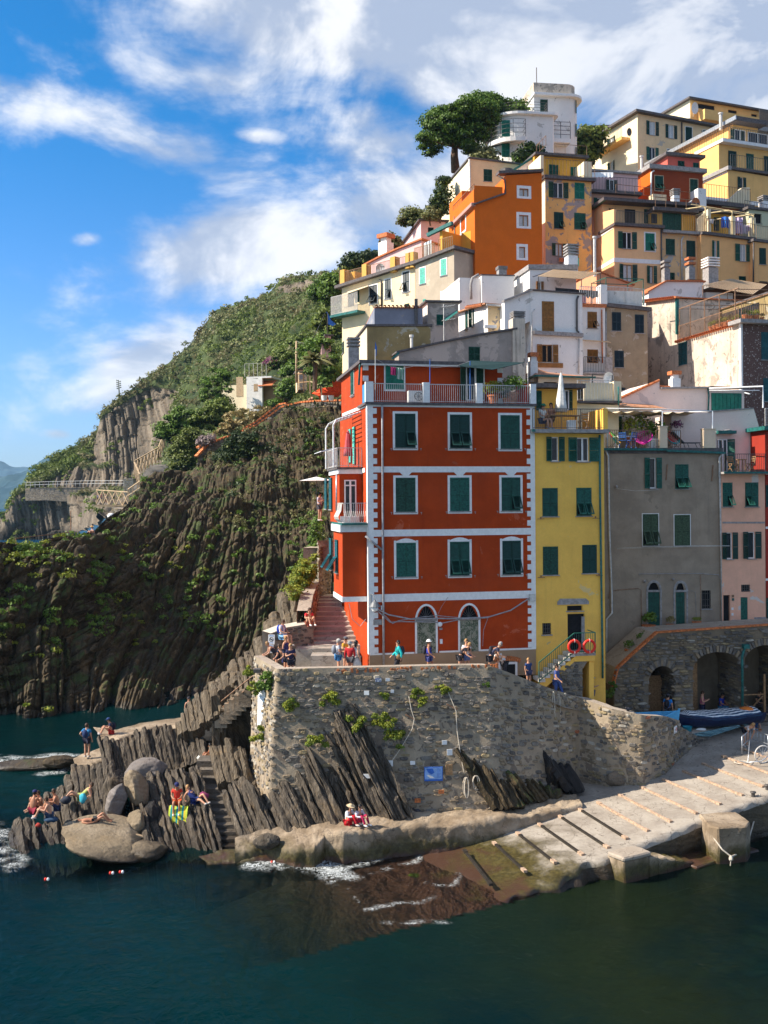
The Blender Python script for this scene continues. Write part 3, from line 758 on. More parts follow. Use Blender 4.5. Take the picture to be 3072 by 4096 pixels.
SX0,Sz0=H.F(*z2(225,2035),-.9);SX1,Sz1=H.F(*z2(432,1862),-.9)
nst=7;stone_white=flt('white_stair_marble',(.62,.57,.5),.7,.12,.2)
rub=None
for i in range(nst):
 t0,t1=i/nst,(i+1)/nst;xa=SX0+(SX1-SX0)*t0;zb_=Sz0+(Sz1-Sz0)*t1
 MB().bx_((xa,-1.05,zb_-.16),(SX0+(SX1-SX0)*t1+.06,-.07,zb_)).bd('stair_step',stone_white,H.e)
LX1=H.F(*z2(558,1862),-.9)[0]
MB().bx_((SX1+.03,-1.05,Sz1-.12),(LX1,-.001,Sz1+.02)).bd('landing',M['coping'],H.e)
MB().bx_((SX1,-1.02,Sz1-.4),(LX1-.03,-.9,Sz1-.125)).bd('landing_beam',W_yel,H.e)
MB().pr_([(SX0+.05,-1,Sz0-.02),(SX1,-1,Sz1-.2),(SX1,-1,Sz1-.42),(SX0+.3,-1,Sz0-.28)],(0,.9,0)).bd('stair_string',W_yel,H.e)
MB().bx_((LX1-.3,-.95,-.2),(LX1-.06,-.05,Sz1-.42)).bd('pillar',W_yel,H.e)
b=MB();hr=1
for i in range(18):
 t=i/17;x=SX0+(SX1-SX0)*t;z=Sz0+(Sz1-Sz0)*t;b.tbe([(x,-1.06,z+.02),(x,-1.06,z+hr)],.01,4)
b.bem((SX0,-1.06,Sz0+hr),(SX1,-1.06,Sz1+hr),.045,.04);b.bem((SX0,-1.06,Sz0+.1),(SX1,-1.06,Sz1+.1),.04,.035)
for i in range(10):
 x=SX1+(LX1-SX1-.03)*i/9;b.tbe([(x,-1.06,Sz1+.02),(x,-1.06,Sz1+hr)],.01,4)
b.bem((SX1,-1.06,Sz1+hr),(LX1-.03,-1.06,Sz1+hr),.045,.04);b.bem((SX1,-1.06,Sz1+.08),(LX1-.03,-1.06,Sz1+.08),.04,.035)
b.tbe([(SX0,-1.06,Sz0-.1),(SX0,-1.06,Sz0+hr)],.025,6);b.tbe([(LX1-.03,-1.06,Sz1),(LX1-.03,-1.06,Sz1+hr)],.03,6)
b.bem((LX1-.03,-1.06,Sz1+hr),(LX1-.03,-.05,Sz1+hr),.045,.04)
b.bd('stair_railing',flt('green_railing',(.02,.13,.09),.5),H.e,recalc=0)
def torus(b,c,R_,r,n=24,k=8,m=0,mk=None):
 bs_=len(b.v)
 for i in range(n):
  a=2*PI*i/n
  for j in range(k):
   t=2*PI*j/k;rr=R_+r*mh.cos(t);b.v.append((c[0]+rr*mh.cos(a),c[1]+r*mh.sin(t),c[2]+rr*mh.sin(a)))
 for i in range(n):
  for j in range(k):
   b.f.append((bs_+i*k+j,bs_+i*k+(j+1)%k,bs_+((i+1)%n)*k+(j+1)%k,bs_+((i+1)%n)*k+j));b.m.append(m)
ringmat=flt('red_life_ring',(.72,.03,.015),.45,.08)
for i,(x,y)in enumerate(((438,1823),(527,1822))):
 q=H.gb(H.FP(*z2(x,y),-1.17));e=emp('life_ring',q,H.a,lb=('red life ring at the head of the yellow house stair' if i==0 else 'red life ring at the outer end of the yellow house landing'),cat='life ring',group='life rings on the green railing')
 b=MB();torus(b,(0,0,0),.285,.068);b.bd('ring',ringmat,e,smooth=1)
 b=MB();b.tbe([(0,-.07,.21),(0,-.09,.29),(0,-.05,.37),(0,.06,.36)],.01,5);b.tbe([(0,-.07,-.21),(0,-.09,-.29),(0,-.05,-.36)],.01,5);b.bd('cord',M['cloth_white'],e)
H=Hs('grey_house','bare grey cement house with a furnished roof terrace','house',z2(610,668),56,8,7,[W_grey],bs_=3,top=[z2(610,662),z2(1310,684)])
GREY=H
H.w('F',z2,[(882,709,922,890,'oo')],oa=8)
H.w('F',z2,[(1033,748,1112,893,'ff')]);H.w('F',z2,[(841,1041,934,1227,'ff'),(1028,1046,1121,1228,'cc')],trim=.04,sh='shutter_worn')
H.w('F',z2,[(872,1495,942,1735,'db'),(1038,1498,1090,1730,'ds')],arch=.55,sill=0,sh='shutter')
H.w('F',z2,[(1190,1492,1243,1600,'bars')])
H.body()
for(xa,xb,yt)in((862,953,1497),(1022,1108,1497)):
 qa=H.FP(*z2(xa,yt));qb=H.FP(*z2(xb,yt));MB().bx_((qa[0],-.06,qa[2]-.05),(qb[0],.12,qa[2]+.06)).bd('door_head',M['coping'],H.e)
 n=10;r=(qb[0]-qa[0])/2;xc=(qa[0]+qb[0])/2;b=MB()
 for i in range(n):
  t0,t1=PI*i/n,PI*(i+1)/n
  pr=[(xc+rr*mh.cos(t),-.03,qa[2]+.06+rr*1.25*mh.sin(t))for rr,t in((r,t0),(r,t1),(r-.12,t1),(r-.12,t0))]
  b.pr_(pr,(0,.029,0))
 b.bd('door_arch',M['coping'],H.e)
 for xx in(qa[0],qb[0]-.1):MB().bx_((xx,-.03,qa[2]-2.4),(xx+.1,-.001,qa[2]-.05)).bd('door_jamb',M['coping'],H.e)
H.pipe([z2(622,665),z2(638,700),z2(645,1150),z2(658,1500),z2(660,1625),z2(628,1660),z2(627,2020)],.06,'palemetal')
H.pipe([z2(1308,690),z2(1294,710),z2(1302,1100),z2(1312,1715)],.06,'palemetal')
H.pipe([z2(835,1770),z2(833,1490),z2(815,1480),z2(690,1490),z2(650,1500),z2(640,1540)],.022,'rust')
H.pipe([z2(818,1402),z2(825,1395),z2(1170,1392),z2(1290,1400),z2(1300,1425)],.018,'cable')
H.pipe([z2(1182,1400),z2(1185,1700)],.018,'rust');H.pipe([z2(1125,1490),z2(1152,1500),z2(1160,1700)],.014,'coping')
H.pipe([z2(690,1243),z2(850,1236),z2(1000,1232),z2(1120,1228),z2(1355,1228)],.012,'palemetal',off=-.35,name='washing_line')
H.pipe([z2(690,1248),z2(1120,1234),z2(1355,1230)],.008,'palemetal',off=-.45,name='washing_line')
H.pipe([z2(680,890),z2(800,905),z2(940,898)],.008,'palemetal',off=-.3,name='washing_line')
for(x,y)in((983,795),(1252,800)):
 q=H.FP(*z2(x,y));MB().bem((q[0]+.03,-.05,q[2]+.45),(q[0]-.05,-.05,q[2]-.45),.05,.05).bd('iron_tie',M['rust'],H.e)
for(x,y,r_)in((848,1437,.09),(1015,1425,.08),(682,880,.09)):
 q=H.FP(*z2(x,y));MB().blb((q[0],-.12,q[2]),(r_,.1,r_),5,8,.03).bd('wall_light',M['coping'],H.e)
zt=H.top[0][1];zt1=H.top[-1][1];X1=H.x1;ZG=zt+.1
MB().bem((0-.05,-.16,zt+.02),(X1*.52,-.16,zt+0),.14,.12).bd('gutter',M['copper'],H.e)
MB().bem((X1*.52,-.18,zt-.06),(X1+.1,-.18,zt1+.02),.14,.12).bd('gutter',M['copper'],H.e)
MB().bx_((0,-.05,zt1+0),(X1+.05,8.5,zt+.1)).bd('terrace_slab',M['roofedge'],H.e)
H.rail([(.15,-.02,ZG),(2.75,-.02,ZG)],1,'rust',.12,.008);H.rail([(3.1,-.02,ZG),(4.55,-.02,ZG)],1,'rust',.12,.008)
for(xa,xb,yt)in((940,985,527),(1200,1270,542)):
 a=H.F(*z2(xa,600),-.05)[0];c=H.F(*z2(xb,600),-.05)[0];zz_=H.F(*z2(xa,yt),-.1)[1]
 MB().bx_((a,-.12,ZG),(c,.3,zz_),0).bx_((a-.03,-.15,zz_+.001),(c+.03,.33,zz_+.05),0).bd('terrace_pier',W_shell,H.e)
b=MB();ptop=H.F(*z2(640,418),0)[1];xl=H.F(*z2(632,500),0)[0];xm=H.F(*z2(957,500),0)[0];xr=H.F(*z2(1254,500),0)[0]
for x in(xl,xm,xr):b.tbe([(x,0,ZG),(x,0,ptop+(0 if x<xm else-.12)),],.035,6);b.tbe([(x,3,ZG),(x,3,ptop+.1)],.03,6)
for x in(xl,xm,xr):b.tbe([(x,0,ptop+(0 if x<xm else-.12)),(x,3,ptop+.1)],.03,6)
b.tbe([(xl,0,ptop),(xm,0,ptop-.03),(xr,0,ptop-.12)],.03,6);b.tbe([(xl,3,ptop+.1),(xr,3,ptop+.1)],.03,6)
b.bd('pergola_frame',M['whitemetal'],H.e,smooth=1)
nx,ny=60,6;V=[];F_=[]
for j in range(ny+1):
 for i in range(nx+1):
  x=xl+.1+(xr-.9-xl)*i/nx;y=.1+2.7*j/ny;V.append((x,y,ptop-.1-.16*abs(mh.sin(i/nx*PI*7))*(.6+.4*mh.sin(j*1.3+i*.2))+.06*j/ny-.06*i/nx))
F_=[tuple(r*(nx+1)+c_+d_ for d_ in(0,1,nx+2,nx+1))for r in range(ny)for c_ in range(nx)]
MB().add(V,F_).bd('gathered_canvas',M['canvas'],H.e,smooth=1)
q=H.F(*z2(640,455),3.2);q1=H.F(*z2(780,455),3.2)
MB().bx_((-.2,3.2,ZG),(q1[0],8,q[1])).bd('roof_room',W_shell,H.e)
H.w('F',z2,[(650,465,718,560,'cc')],off=3.17,sill=0)
H=Hs('pink_house','pale pink house right of the grey house with a balcony of folding chairs','house',z2(1306,812),56.8,8,9,[W_pink],bs_=3.2,top=[z2(1306,806),z2(1562,806)])
PINK=H
H.w('F',z2,[(1313,856,1371,998,'.f'),(1446,855,1524,998,'f.'),(1335,1150,1372,1307,'oo'),(1462,1146,1505,1304,'oo')])
H.w('F',z2,[(1318,1520,1358,1715,'dk'),(1420,1532,1461,1705,'ds'),(1423,1458,1475,1500,'bars')],sill=0)
H.body()
zt=H.top[0][1]
MB().bx_((-.1,-.55,zt+0),(H.x1+.25,2.5,zt+.12)).bd('balcony_slab',M['coping'],H.e)
MB().bx_((-.12,-.6,zt+.03),(H.x1+.25,-.551,zt+.13)).bd('gutter',M['copper'],H.e)
H.rail([(-.05,-.5,zt+.12),(H.x1-.25,-.5,zt+.12)],1,'metal',.11,.008)
H.bar('F',z2(1312,1092),z2(1562,1092),.1,.02,mat='coping',name='painted_line')
q=H.F(*z2(1365,1680))[0];MB().bx_((q,-.03,0),(H.F(*z2(1420,1680))[0],-.001,H.F(*z2(1400,1665))[1])).bd('plinth',M['coping'],H.e)
q=H.F(*z2(1500,1680))[0];MB().bx_((q,-.03,0),(H.x1,-.001,H.F(*z2(1520,1650))[1])).bd('plinth',M['coping'],H.e)
for(x,y,m_)in((1373,1525,'rust'),(1374,1545,'copper'),(1370,1600,'white'),(1370,1633,'white')):
 q=H.FP(*z2(x,y));MB().bx_((q[0]-.06,-.04,q[2]-.07),(q[0]+.06,-.001,q[2]+.07)).bd('wall_plate',M[m_],H.e)
uy=1.7
a=H.F(*z2(1225,430),uy);c=H.F(*z2(1497,420),uy)
b=MB();c1=H.F(*z2(1526,520),uy)
b.pr_([(-1,uy,zt+.12),(c1[0],uy,zt+.12),(c1[0],uy,c1[1]),(c[0],uy,c[1]),(a[0],uy,a[1]-.1),(-2.2,uy,a[1]-.25),(-2.2,uy,zt-.5),(-1,uy,zt-.5)],(0,6.5,0)).bd('upper_wall',W_ppink,H.e)
MB().bem((c[0]-.06,uy+3.2,c[1]+.03),(a[0],uy+3.2,a[1]-.07),6.6,.06).bd('parapet_coping',M['coping'],H.e)
H.w('F',z2,[(1284,600,1338,795,'.o')],off=uy-.03,sill=0,oa=35)
H.pipe([z2(1270,560),z2(1360,545),z2(1372,560)],.06,'coping',off=uy-.2)
MB().bx_((H.F(*z2(1265,580),uy)[0],uy-.5,H.F(*z2(1300,570),uy)[1]),(H.F(*z2(1372,580),uy)[0],uy-.002,H.F(*z2(1300,552),uy)[1])).bd('porch_roof',M['copper'],H.e)
H=Hs('crimson_house','edge of a dark red house at the far right beside the pink house','house',z2(1563,545),57.2,8,9,[pls('crimson_render',(.33,.035,.02),.1,.2)],bs_=3.2,top=[z2(1563,548),z2(1760,552)])
H.w('F',z2,[(1566,1535,1620,1690,'db'),(1566,870,1640,1000,'cc')],sill=0)
H.body();zt=H.top[0][1]
MB().bx_((-.3,-.5,zt+0),(H.x1,6,zt+.22)).bd('terrace_slab',M['copper'],H.e)
H.rail([(-.2,-.4,zt+.22),(H.x1,-.4,zt+.22)],1,'palemetal',.1,.009)
for y in(802,1122,1428):H.bar('F',z2(1566,y),z2(1640,y),.12,.03,mat='white')
H=Hs('gabled_pale_house','pale pink sunlit house with orange tile verge and wide green shutters','house',z2(1224,300),62.5,10,10,[W_ppink,W_ppink],bs_=6,top=[z2(1224,300),z2(1440,310)])
H.w('F',z2,[(1246,328,1425,440,'ss')],sh='shutter_light',sill=0)
H.body()
xL=-6.6;b=MB()
pts=[z2(707,362),z2(760,335),z2(940,255),z2(942,300),z2(1224,296)]
pr=[Vc(H.FP(*q_,.05))for q_ in pts]
poly=[(pr[0].x,.05,0)]+[tuple(p)for p in pr]+[(0,.05,0)]
MB().pr_(poly,(0,8,0)).bd('flank_wall',W_ppink,H.e)
tl=MB().lh([(.09,0),(.085,.36)],n=6).mesh('roof_tile',M['terracotta'])
a,c=pr[0],pr[2]
n=int((c-a).length/.36);d=(c-a)/n
for i in range(n):
 p_=a+d*i;rot=d.to_track_quat('Z','Y').to_euler();link('roof_tile',tl,H.e,(p_.x,-.03,p_.z+.05),tuple(rot))
b=MB();qa=Vc(H.FP(*z2(940,250),.1));qb=Vc(H.FP(*z2(1172,268),.1));b.bem(qa+Vc((0,1.8,-.3)),qb+Vc((0,1.8,-.3)),2.6,.1);b.bd('tiled_ridge',M['terracotta'],H.e)
MB().bem(pr[3]+Vc((0,0,0)),pr[4]+Vc((0,0,0)),.5,.1).bd('coping',M['coping'],H.e)
chy(H,*z2(1030,300),.6,.55,1.1,'white',1,'terracotta')
H.bar('F',z2(1224,296),z2(1450,300),.12,.35,mat='roofedge',name='roof')
b=MB();f0=Vc(H.FP(*z2(1235,300),-.3));f1=Vc(H.FP(*z2(1552,288),-3));f2=Vc(H.FP(*z2(1552,415),-3))
b.tbe([f0,f1,f2],.05,6);b.tbe([Vc(H.FP(*z2(1440,325),-.2)),f1+Vc((0,1.5,-.3))],.04,6);b.tbe([f0+Vc((0,0,-.12)),f1+Vc((0,.4,-.2))],.03,6);b.bd('terrace_frame',M['whitemetal'],H.e)
H.pipe([z2(1226,300),z2(1232,340),z2(1228,440)],.05,'copper')
slat=M['tile']
H=Hs('small_beige_house','small beige house with a brown tiled roof behind the yellow house','house',z2(226,218),59.5,9,6,[W_shell,W_plast],bs_=7,top=[z2(226,226),z2(530,236)])
H.w('F',z2,[(420,270,498,372,'pl'),(258,262,335,282,'dk')],frame='wood',sill=0)
H.body();x1=H.x1;z=H.top[0][1];zr=H.top[-1][1]
b=MB();e0=.25
b.add([(-e0,-e0,z),(x1+e0,-e0,zr),(x1+e0,6.2,zr+.1),(-e0,6.2,z),(x1*.22,2.8,z+.85),(x1*.5,2.9,z+.6)],[(0,1,5,4),(1,2,5),(2,3,4,5),(3,0,4)])
b.bd('roof',M['tile'],H.e)
MB().bem((-e0,-e0-.04,z-.03),(x1+e0,-e0-.04,zr-.03),.1,.1).bem((-e0-.04,-e0,z-.03),(-e0-.04,6,z-.03),.1,.1).bd('gutter',M['copper'],H.e)
chy(H,*z2(195,205),1,.45,1.2,'white',1,'terracotta')
H=Hs('cream_balcony_annex','low cream annex with a pale balustrade terrace under a satellite dish','annex',z2(455,385),57.5,9,5,[Wcw],bs_=7,top=[z2(455,388),z2(700,400)])
H.body();z=H.top[0][1]
MB().bx_((-.2,-.4,z+0),(H.x1+.05,5,z+.12)).bd('terrace_slab',M['roofedge'],H.e)
MB().bx_((.3,-.3,z+.13),(H.x1-.45,-.22,z+1.15)).bd('balustrade_wall',Wcw,H.e)
H.rail([(-.1,-.36,z+.13),(H.x1-.4,-.36,z+.13)],1.15,'palemetal',.17,.009)
MB().bx_((H.x1-.42,-.36,z+.13),(H.x1+.02,1.5,z+1.25)).bd('terrace_pier',Wcw,H.e)
H.pipe([z2(698,290),z2(700,400)],.05,'copper',off=-.45)
dish(H,*z2(640,240),1.5,.38)
b=MB();q=Vc(H.FP(*z2(545,215),1.6));q1=Vc(H.FP(*z2(662,222),1.6))
b.bem(q,q1,.04,.04);b.bem(q,q-Vc((0,0,.9)),.05,.05,up=(1,0,0));b.bem(q1,q1-Vc((0,0,.9)),.05,.05,up=(1,0,0));b.bem(q+Vc((0,1.2,-.05)),q1+Vc((0,1.2,-.05)),.04,.04);b.bd('iron_frame',M['metal'],H.e)
H=Hs('tiled_roof_shed','low lean-to with grey slatted tile roof beside the gathered canvas','shed',z2(708,400),60.5,9,5,[W_shell],bs_=8,top=[z2(708,400),z2(960,418)])
H.body();z=H.top[0][1];b=MB();tb=MB()
b.add([(-.2,-.3,z-.05),(H.x1+.2,-.3,H.top[-1][1]-.05),(H.x1*.55,4.5,z+1.1),(-.2,4.5,z+1.3)],[(0,1,2,3)]);b.bd('roof',M['tile'],H.e)
for k,(xa,ya,xb,yb)in enumerate(((712,385,840,430),(790,452,940,485))):
 q=Vc(H.FP(*z2(xa,ya),-1.2));q1=Vc(H.FP(*z2(xb,yb),-2))
 for j in range(7):
  t=j/6;tb.bx_((q.x+t*.25,-1.2-.16*j,q.z-.11*j-.03),(q1.x-.8+t*.7,-1.05-.16*j,q.z-.11*j+.02))
tb.bd('slatted_roof',pls('pale_slate',(.42,.35,.27),.15,.3),H.e)
H=Hs('slanted_grey_house','stained grey house with a slanting roof line behind the red house','house',z3(490,1345),57.5,11,8,[W_stain],bs_=10,top=[z3(488,1345),z3(600,1320),z3(840,1268),z3(1045,1228),z3(1252,1196)])
H.w('F',z3,[(953,1306,1028,1400,'cc')],sill=0)
H.body();H.roof(.1,.18)
q=H.FP(*z3(1280,1290),.1);b=MB();b.bx_((q[0]-.38,-.12,q[2]-8),(q[0]+.38,.65,q[2]+1.5));b.bd('chimney_stack',W_plast,H.e)
chy(H,*z3(1278,1165),.25,.62,.8,'coping',4,'coping')
flue(H,*z3(575,1345),.8,.09,.9,'palemetal')
q=H.FP(*z3(575,1372),.8);MB().bx_((q[0]-.4,.4,q[2]-.1),(q[0]+.4,1.2,q[2]+.15)).bd('flue_base',M['terracotta'],H.e)
MB().bem(H.FP(*z3(445,1385),-.2),H.FP(*z3(492,1345),-.2),.1,.1).bd('gutter',M['copper'],H.e)
def aerial(H,u,v,y,h,lb,n=5,lean=0,parent=1):
 q=Vc(H.FP(u,v,y));b=MB();b.tbe([q,q+Vc((lean,0,h))],.028,5)
 for k in range(2):
  zc_=q.z+h*(.95-.25*k);b.bem((q.x-.1,y,zc_),(q.x+.75,y+.1,zc_+.15),.02,.02)
  for i in range(n):xx=q.x-.05+i*.17;b.bem((xx,y-.2,zc_+.03*i),(xx,y+.25,zc_+.03*i),.014,.014)
 return b.bd('aerial',M['palemetal'],H.e,recalc=0)
aerial(H,*z3(790,1385),.4,3.2,'')
H=Hs('ochre_low_house','low house with mouldy ochre front and peach flank above the red house roof','house',z3(278,1175),58.5,9,7.5,[W_olive,W_shell],bs_=9,top=[z3(278,1172),z3(700,1172)])
H.body();H.roof(.12,.1)
H.w('L',z3,[(118,1275,128,1350,'cc')],off=-.03)
chy(H,*z3(188,1400),-1.6,.6,1.3,'coping',3,'coping')
RO=H
H=Hs('blue_grey_house','low blue grey rendered house with a row of red tiles on top','house',z3(328,1055),66,6,7,[W_blue],bs_=14,top=[z3(328,1045),z3(648,1050)])
H.body()
tl2=MB().lh([(.11,0),(.1,.42)],n=6).mesh('roof_tile',M['terracotta'])
for i in range(int(H.x1/.27)):link('roof_tile',tl2,H.e,(.13+i*.27,-.2,H.top[0][1]+.05),(-PI/2,0,0))
MB().bx_((0,0,H.top[0][1]),(H.x1,7,H.top[0][1]+.05)).bd('roof',M['terracotta'],H.e)
q=H.F(*z3(604,1110));MB().bx_((q[0]-.1,-.15,q[1]-1.2),(q[0]+.1,-.001,q[1]+1.2)).bd('flue',M['metal'],H.e)
H=Hs('grey_brown_annex','small stained annex with a green shuttered window left of the white gable','annex',z3(680,1015),67,11,7,[W_stain,W_whiteold],bs_=14,top=[z3(680,1012),z3(885,1014)])
H.w('F',z3,[(740,1092,792,1163,'cc')])
H.body();H.roof(.12,.2)
H=Hs('peeling_cream_house','small cream house with peeling front, sunlit white flank and stone slab roof','house',z3(1080,1030),66.5,12,7,[W_cream,Wwh],bs_=13,top=[z3(1080,1028),z3(1385,1052)],rise=.7)
H.w('F',z3,[(1284,1075,1322,1155,'o.')],oa=5)
H.w('L',z3,[(932,1068,948,1190,'cc'),(976,1045,990,1172,'lo')],oa=50)
H.body();H.roof(.09,.3,'tile')
H.pipe([z3(1398,1055),z3(1385,1070),z3(1375,1090),z3(1370,1200),z3(1376,1320)],.06,'palemetal')
MB().bem((-.2,-.33,H.top[0][1]-.05),(H.x1+.3,-.33,H.top[-1][1]-.05),.12,.12).bd('gutter',M['palemetal'],H.e)
for i in range(9):
 link('roof_tile',tl2,H.e,(-.28,.3+i*.42,H.top[0][1]+.1+i*.06),(-PI/2,0,0))
q=H.F(*z3(1130,1175));MB().bx_((-.3,-.3,q[1]-.12),(q[0],0,q[1]+.08)).bd('ledge',M['white'],H.e)
MB().add([H.FP(*z3(790,1115),1.5),H.FP(*z3(878,1055),1.5),H.FP(*z3(878,1080),.3),H.FP(*z3(800,1135),.3)],[(0,1,2,3)]).bd('green_awning',M['copper'],H.e)
H=Hs('white_house','white house with tall brown shutters in the middle of the slope','house',t9(399,545),66,11,7,[Wwh],bs_=12,top=[t9(399,540),t9(1092,590)])
H.w('F',t9,[(556,682,718,1098,'cc')],sh='shutter_brown',sill=0)
H.w('F',t9,[(557,1255,700,1492,'oo')],sh='shutter_brown',inner='dark',oa=6,sill=0,frame='wood')
H.body();H.roof(.08,.16)
H.bar('F',t9(432,1103),t9(1085,1138),.25,.32,mat='coping',name='ledge')
q=H.F(*t9(430,1130));q1=H.F(*t9(1040,1138));b=MB();b.bx_((q[0],-.14,0),(q1[0],-.003,q1[1]-.1));
MB().bx_((q[0],-.03,0),(q1[0],-.004,1)).bd('lower_wall',W_whiteold,H.e)
H.pipe([t9(1040,610),t9(1020,660),t9(1022,1070),t9(1048,1095)],.07,'metal')
H.pipe([t9(1050,1180),t9(1045,1640)],.05,'palemetal');H.pipe([t9(460,785),t9(425,830),t9(422,1420)],.05,'palemetal',off=-.2)
q=H.F(*t9(640,1520));MB().bx_((q[0]-1,-.1,q[1]-.2),(q[0]+1,-.02,q[1]+.1)).bd('flower_shelf',M['shutter_brown'],H.e)
b=MB();pp=[Vc(H.FP(*t9(*q_),.03))for q_ in((60,690),(398,545))]
b.pr_([(pp[0].x,.03,pp[0].z-2),tuple(pp[0]),tuple(pp[1]),(-.003,.03,pp[1].z-2)],(0,5,0)).bd('flank_wall',Wwh,H.e)
MB().bem(pp[0]+Vc((-.1,0,.05)),pp[1]+Vc((.1,0,.05)),.5,.1).bd('coping',M['coping'],H.e)
WH=H
H=Hs('narrow_white_house','narrow white house with a small iron balcony beside the white house','house',t9(1056,770),68,11,7,[Wwh],bs_=12,top=[t9(1056,745),t9(1395,757)])
H.w('F',t9,[(1160,820,1287,1040,'.f')],sh='shutter_brown');H.w('F',t9,[(1158,1320,1300,1500,'ff'),(1058,1345,1095,1620,'c')],sh='shutter_brown',sill=0)
H.body();z=H.top[0][1]
MB().bx_((-.1,-.12,z-.05),(H.x1+.05,6.8,z+.18)).bd('terrace_slab',M['terracotta'],H.e)
H.rail([(0,-.05,z+.18),(H.x1-.3,-.05,z+.18)],1.15,'palemetal',.12,.018)
MB().bx_((H.x1-.35,-.1,z+.18),(H.x1+.12,.8,z+1.5)).bd('terrace_pier',Wwh,H.e)
q=H.F(*t9(1060,1640),0);MB().bx_((-.05,-.75,q[1]-.1),(H.x1+.25,-.001,q[1]+0)).bd('balcony_slab',M['coping'],H.e)
H.rail([(0,-.7,q[1]),(H.x1-.35,-.7,q[1])],1.05,'metal',.11,.01,name='balcony_railing')
MB().bx_((H.x1-.33,-.72,q[1]+.02),(H.x1+.2,-.69,q[1]+1.05)).bd('balcony_screen',M['coping'],H.e)
H.pipe([t9(1350,790),t9(1355,1200),t9(1360,1500)],.05,'terracotta')
b=MB();a=Vc(H.FP(*t9(1060,1190),-.1))
for k in range(8):b.bem((0,-.1-.12*k,a.z-.03*k),(H.x1,-.1-.12*k,a.z-.06-.03*k),.06,.03)
b.bd('reed_awning',M['reed'],H.e)
NW=H
b=MB();a=Vc(WH.FP(*t9(735,500),1.6));c=Vc(WH.FP(*t9(1320,545),1.6));rg=random.Random(4);n=22;V=[]
for i in range(n+1):
 p_=a.lerp(c,i/n);dz_=.25+.35*rg.random();V+=[tuple(p_),(p_.x,p_.y-.08*rg.random(),p_.z-dz_)]
MB().add(V,[(2*i,2*i+2,2*i+3,2*i+1)for i in range(n)]).bd('dark_cloth_on_rail',M['black'],WH.e)
H=Hs('white_upper_block','white flat roofed block with a reed shaded terrace in mid slope','house',t9(393,260),72,11,7,[Wwh,Wwh],bs_=18,top=[t9(393,262),t9(700,262),t9(1010,262)])
H.w('F',t9,[(505,418,545,545,'oo')],sh='shutter_brown',oa=20,sill=0)
H.body();H.roof(.35,.12,'coping')
b=MB();c=[Vc(H.FP(*t9(*q_),yy_))for q_,yy_ in(((510,350),-2.2),((720,258),-.1),((1330,300),-.1),((1080,385),-2.2))]
for k in range(26):
 t=k/25;p_=c[0].lerp(c[3],t);q_=c[1].lerp(c[2],t);b.bem(p_,q_,.1,.03)
b.bd('reed_awning',M['reed'],H.e)
b=MB()
for p_ in(c[0],c[3],c[2]):b.bem(p_+Vc((0,0,-2.2)),p_,.045,.045,up=(1,0,0))
for t in(0,.33,.66,1):b.bem(c[0].lerp(c[3],t)-Vc((.4,0,.04)),c[1].lerp(c[2],t)-Vc((0,0,.04)),.05,.05)
b.bd('awning_frame',M['metal'],H.e)
chy(H,*t9(945,275),1.5,.75,1.9,'white',4,'coping')
H=Hs('white_low_block','plain sunlit white block left of the reed terrace','house',z3(1040,830),73,11,6,[Wwh,Wwh],bs_=18,top=[z3(1040,832),z3(1255,838)])
H.body();H.roof(.08,.05)
H.pipe([z3(1020,826),z3(978,850),z3(968,890),z3(970,990)],.1,'coping',off=-.05)
chy(H,*z3(1172,825),1,.6,.55,'coping',4,'coping')
MB().bx_((-1.6,.3,H.top[0][1]-4),(-.01,6,H.top[0][1]-.15)).bd('flank_wall',Wwh,H.e)
H=Hs('tan_stained_house','tan house with flaking patches and dark blue green shutters','house',t8(64,345),68.5,11,7,[W_tan],bs_=10,top=[t8(64,318),t8(468,358)])
H.w('F',t8,[(118,368,208,553,'cc'),(345,392,433,576,'cc'),(143,748,235,914,'cc')],sh='shutter_navy');H.w('F',t8,[(198,1112,252,1230,'c')],sill=0,sh='shutter_navy')
H.body();H.roof(.25,.22)
z=H.top[0][1]+.28
H.rail([(.05,.05,z),(H.x1*.46,.05,z),],1.15,'palemetal',.1,.01);H.rail([(H.x1*.46,.05,z),(H.x1*.93,.05,z-.1)],1.15,'palemetal',.1,.01)
MB().bx_((H.x1*.02,.35,z-.1),(H.x1*.93,.5,z+.95)).bd('parapet',Wwh,H.e)
b=MB();zt9=H.F(*t8(70,30),.4)[1]
for x in(.02,H.x1*.92):b.bem((x,.1,z),(x,.1,zt9-.05),.045,.045,up=(1,0,0));b.bem((x,2.6,z),(x,2.6,zt9+.1),.045,.045,up=(1,0,0));b.bem((x,.1,zt9-.05),(x,2.6,zt9+.1),.045,.045)
b.bem((0,.1,zt9-.05),(H.x1*.92,.1,zt9-.05),.045,.045);b.bem((0,2.6,zt9+.1),(H.x1*.92,2.6,zt9+.1),.045,.045)
b.bd('line_frame',flt('green_railing',(.02,.13,.09),.5),H.e)
H.pipe([t8(60,360),t8(62,1000)],.05,'coping')
H=Hs('plaster_house','big weathered beige house with a potted plant terrace and brown pebble-dash front','house',t8(1392,500),63.5,14,18,[W_peb,W_plast],bs_=8,top=[t8(1392,478),t8(1900,520)])
Hq=[H.L(*t8(x,y))for x,y in((758,235),(452,268),(750,590),(1385,478))]
H.w('F',t8,[(1592,565,1680,838,'cc'),(1612,1020,1700,1250,'cc')],sh='shutter_teal')
H.w('L',t8,[(777,665,860,890,'cc')],sh='shutter_teal')
H.w('L',t8,[(463,752,553,1075,'dk')],sill=0,inner='shutter')
H.depth=Hq[0][0]
H.body()
d0,d1=Hq[0][0],Hq[1][0];zh0,zh1=Hq[0][1],Hq[1][1];zlow=Hq[2][1]
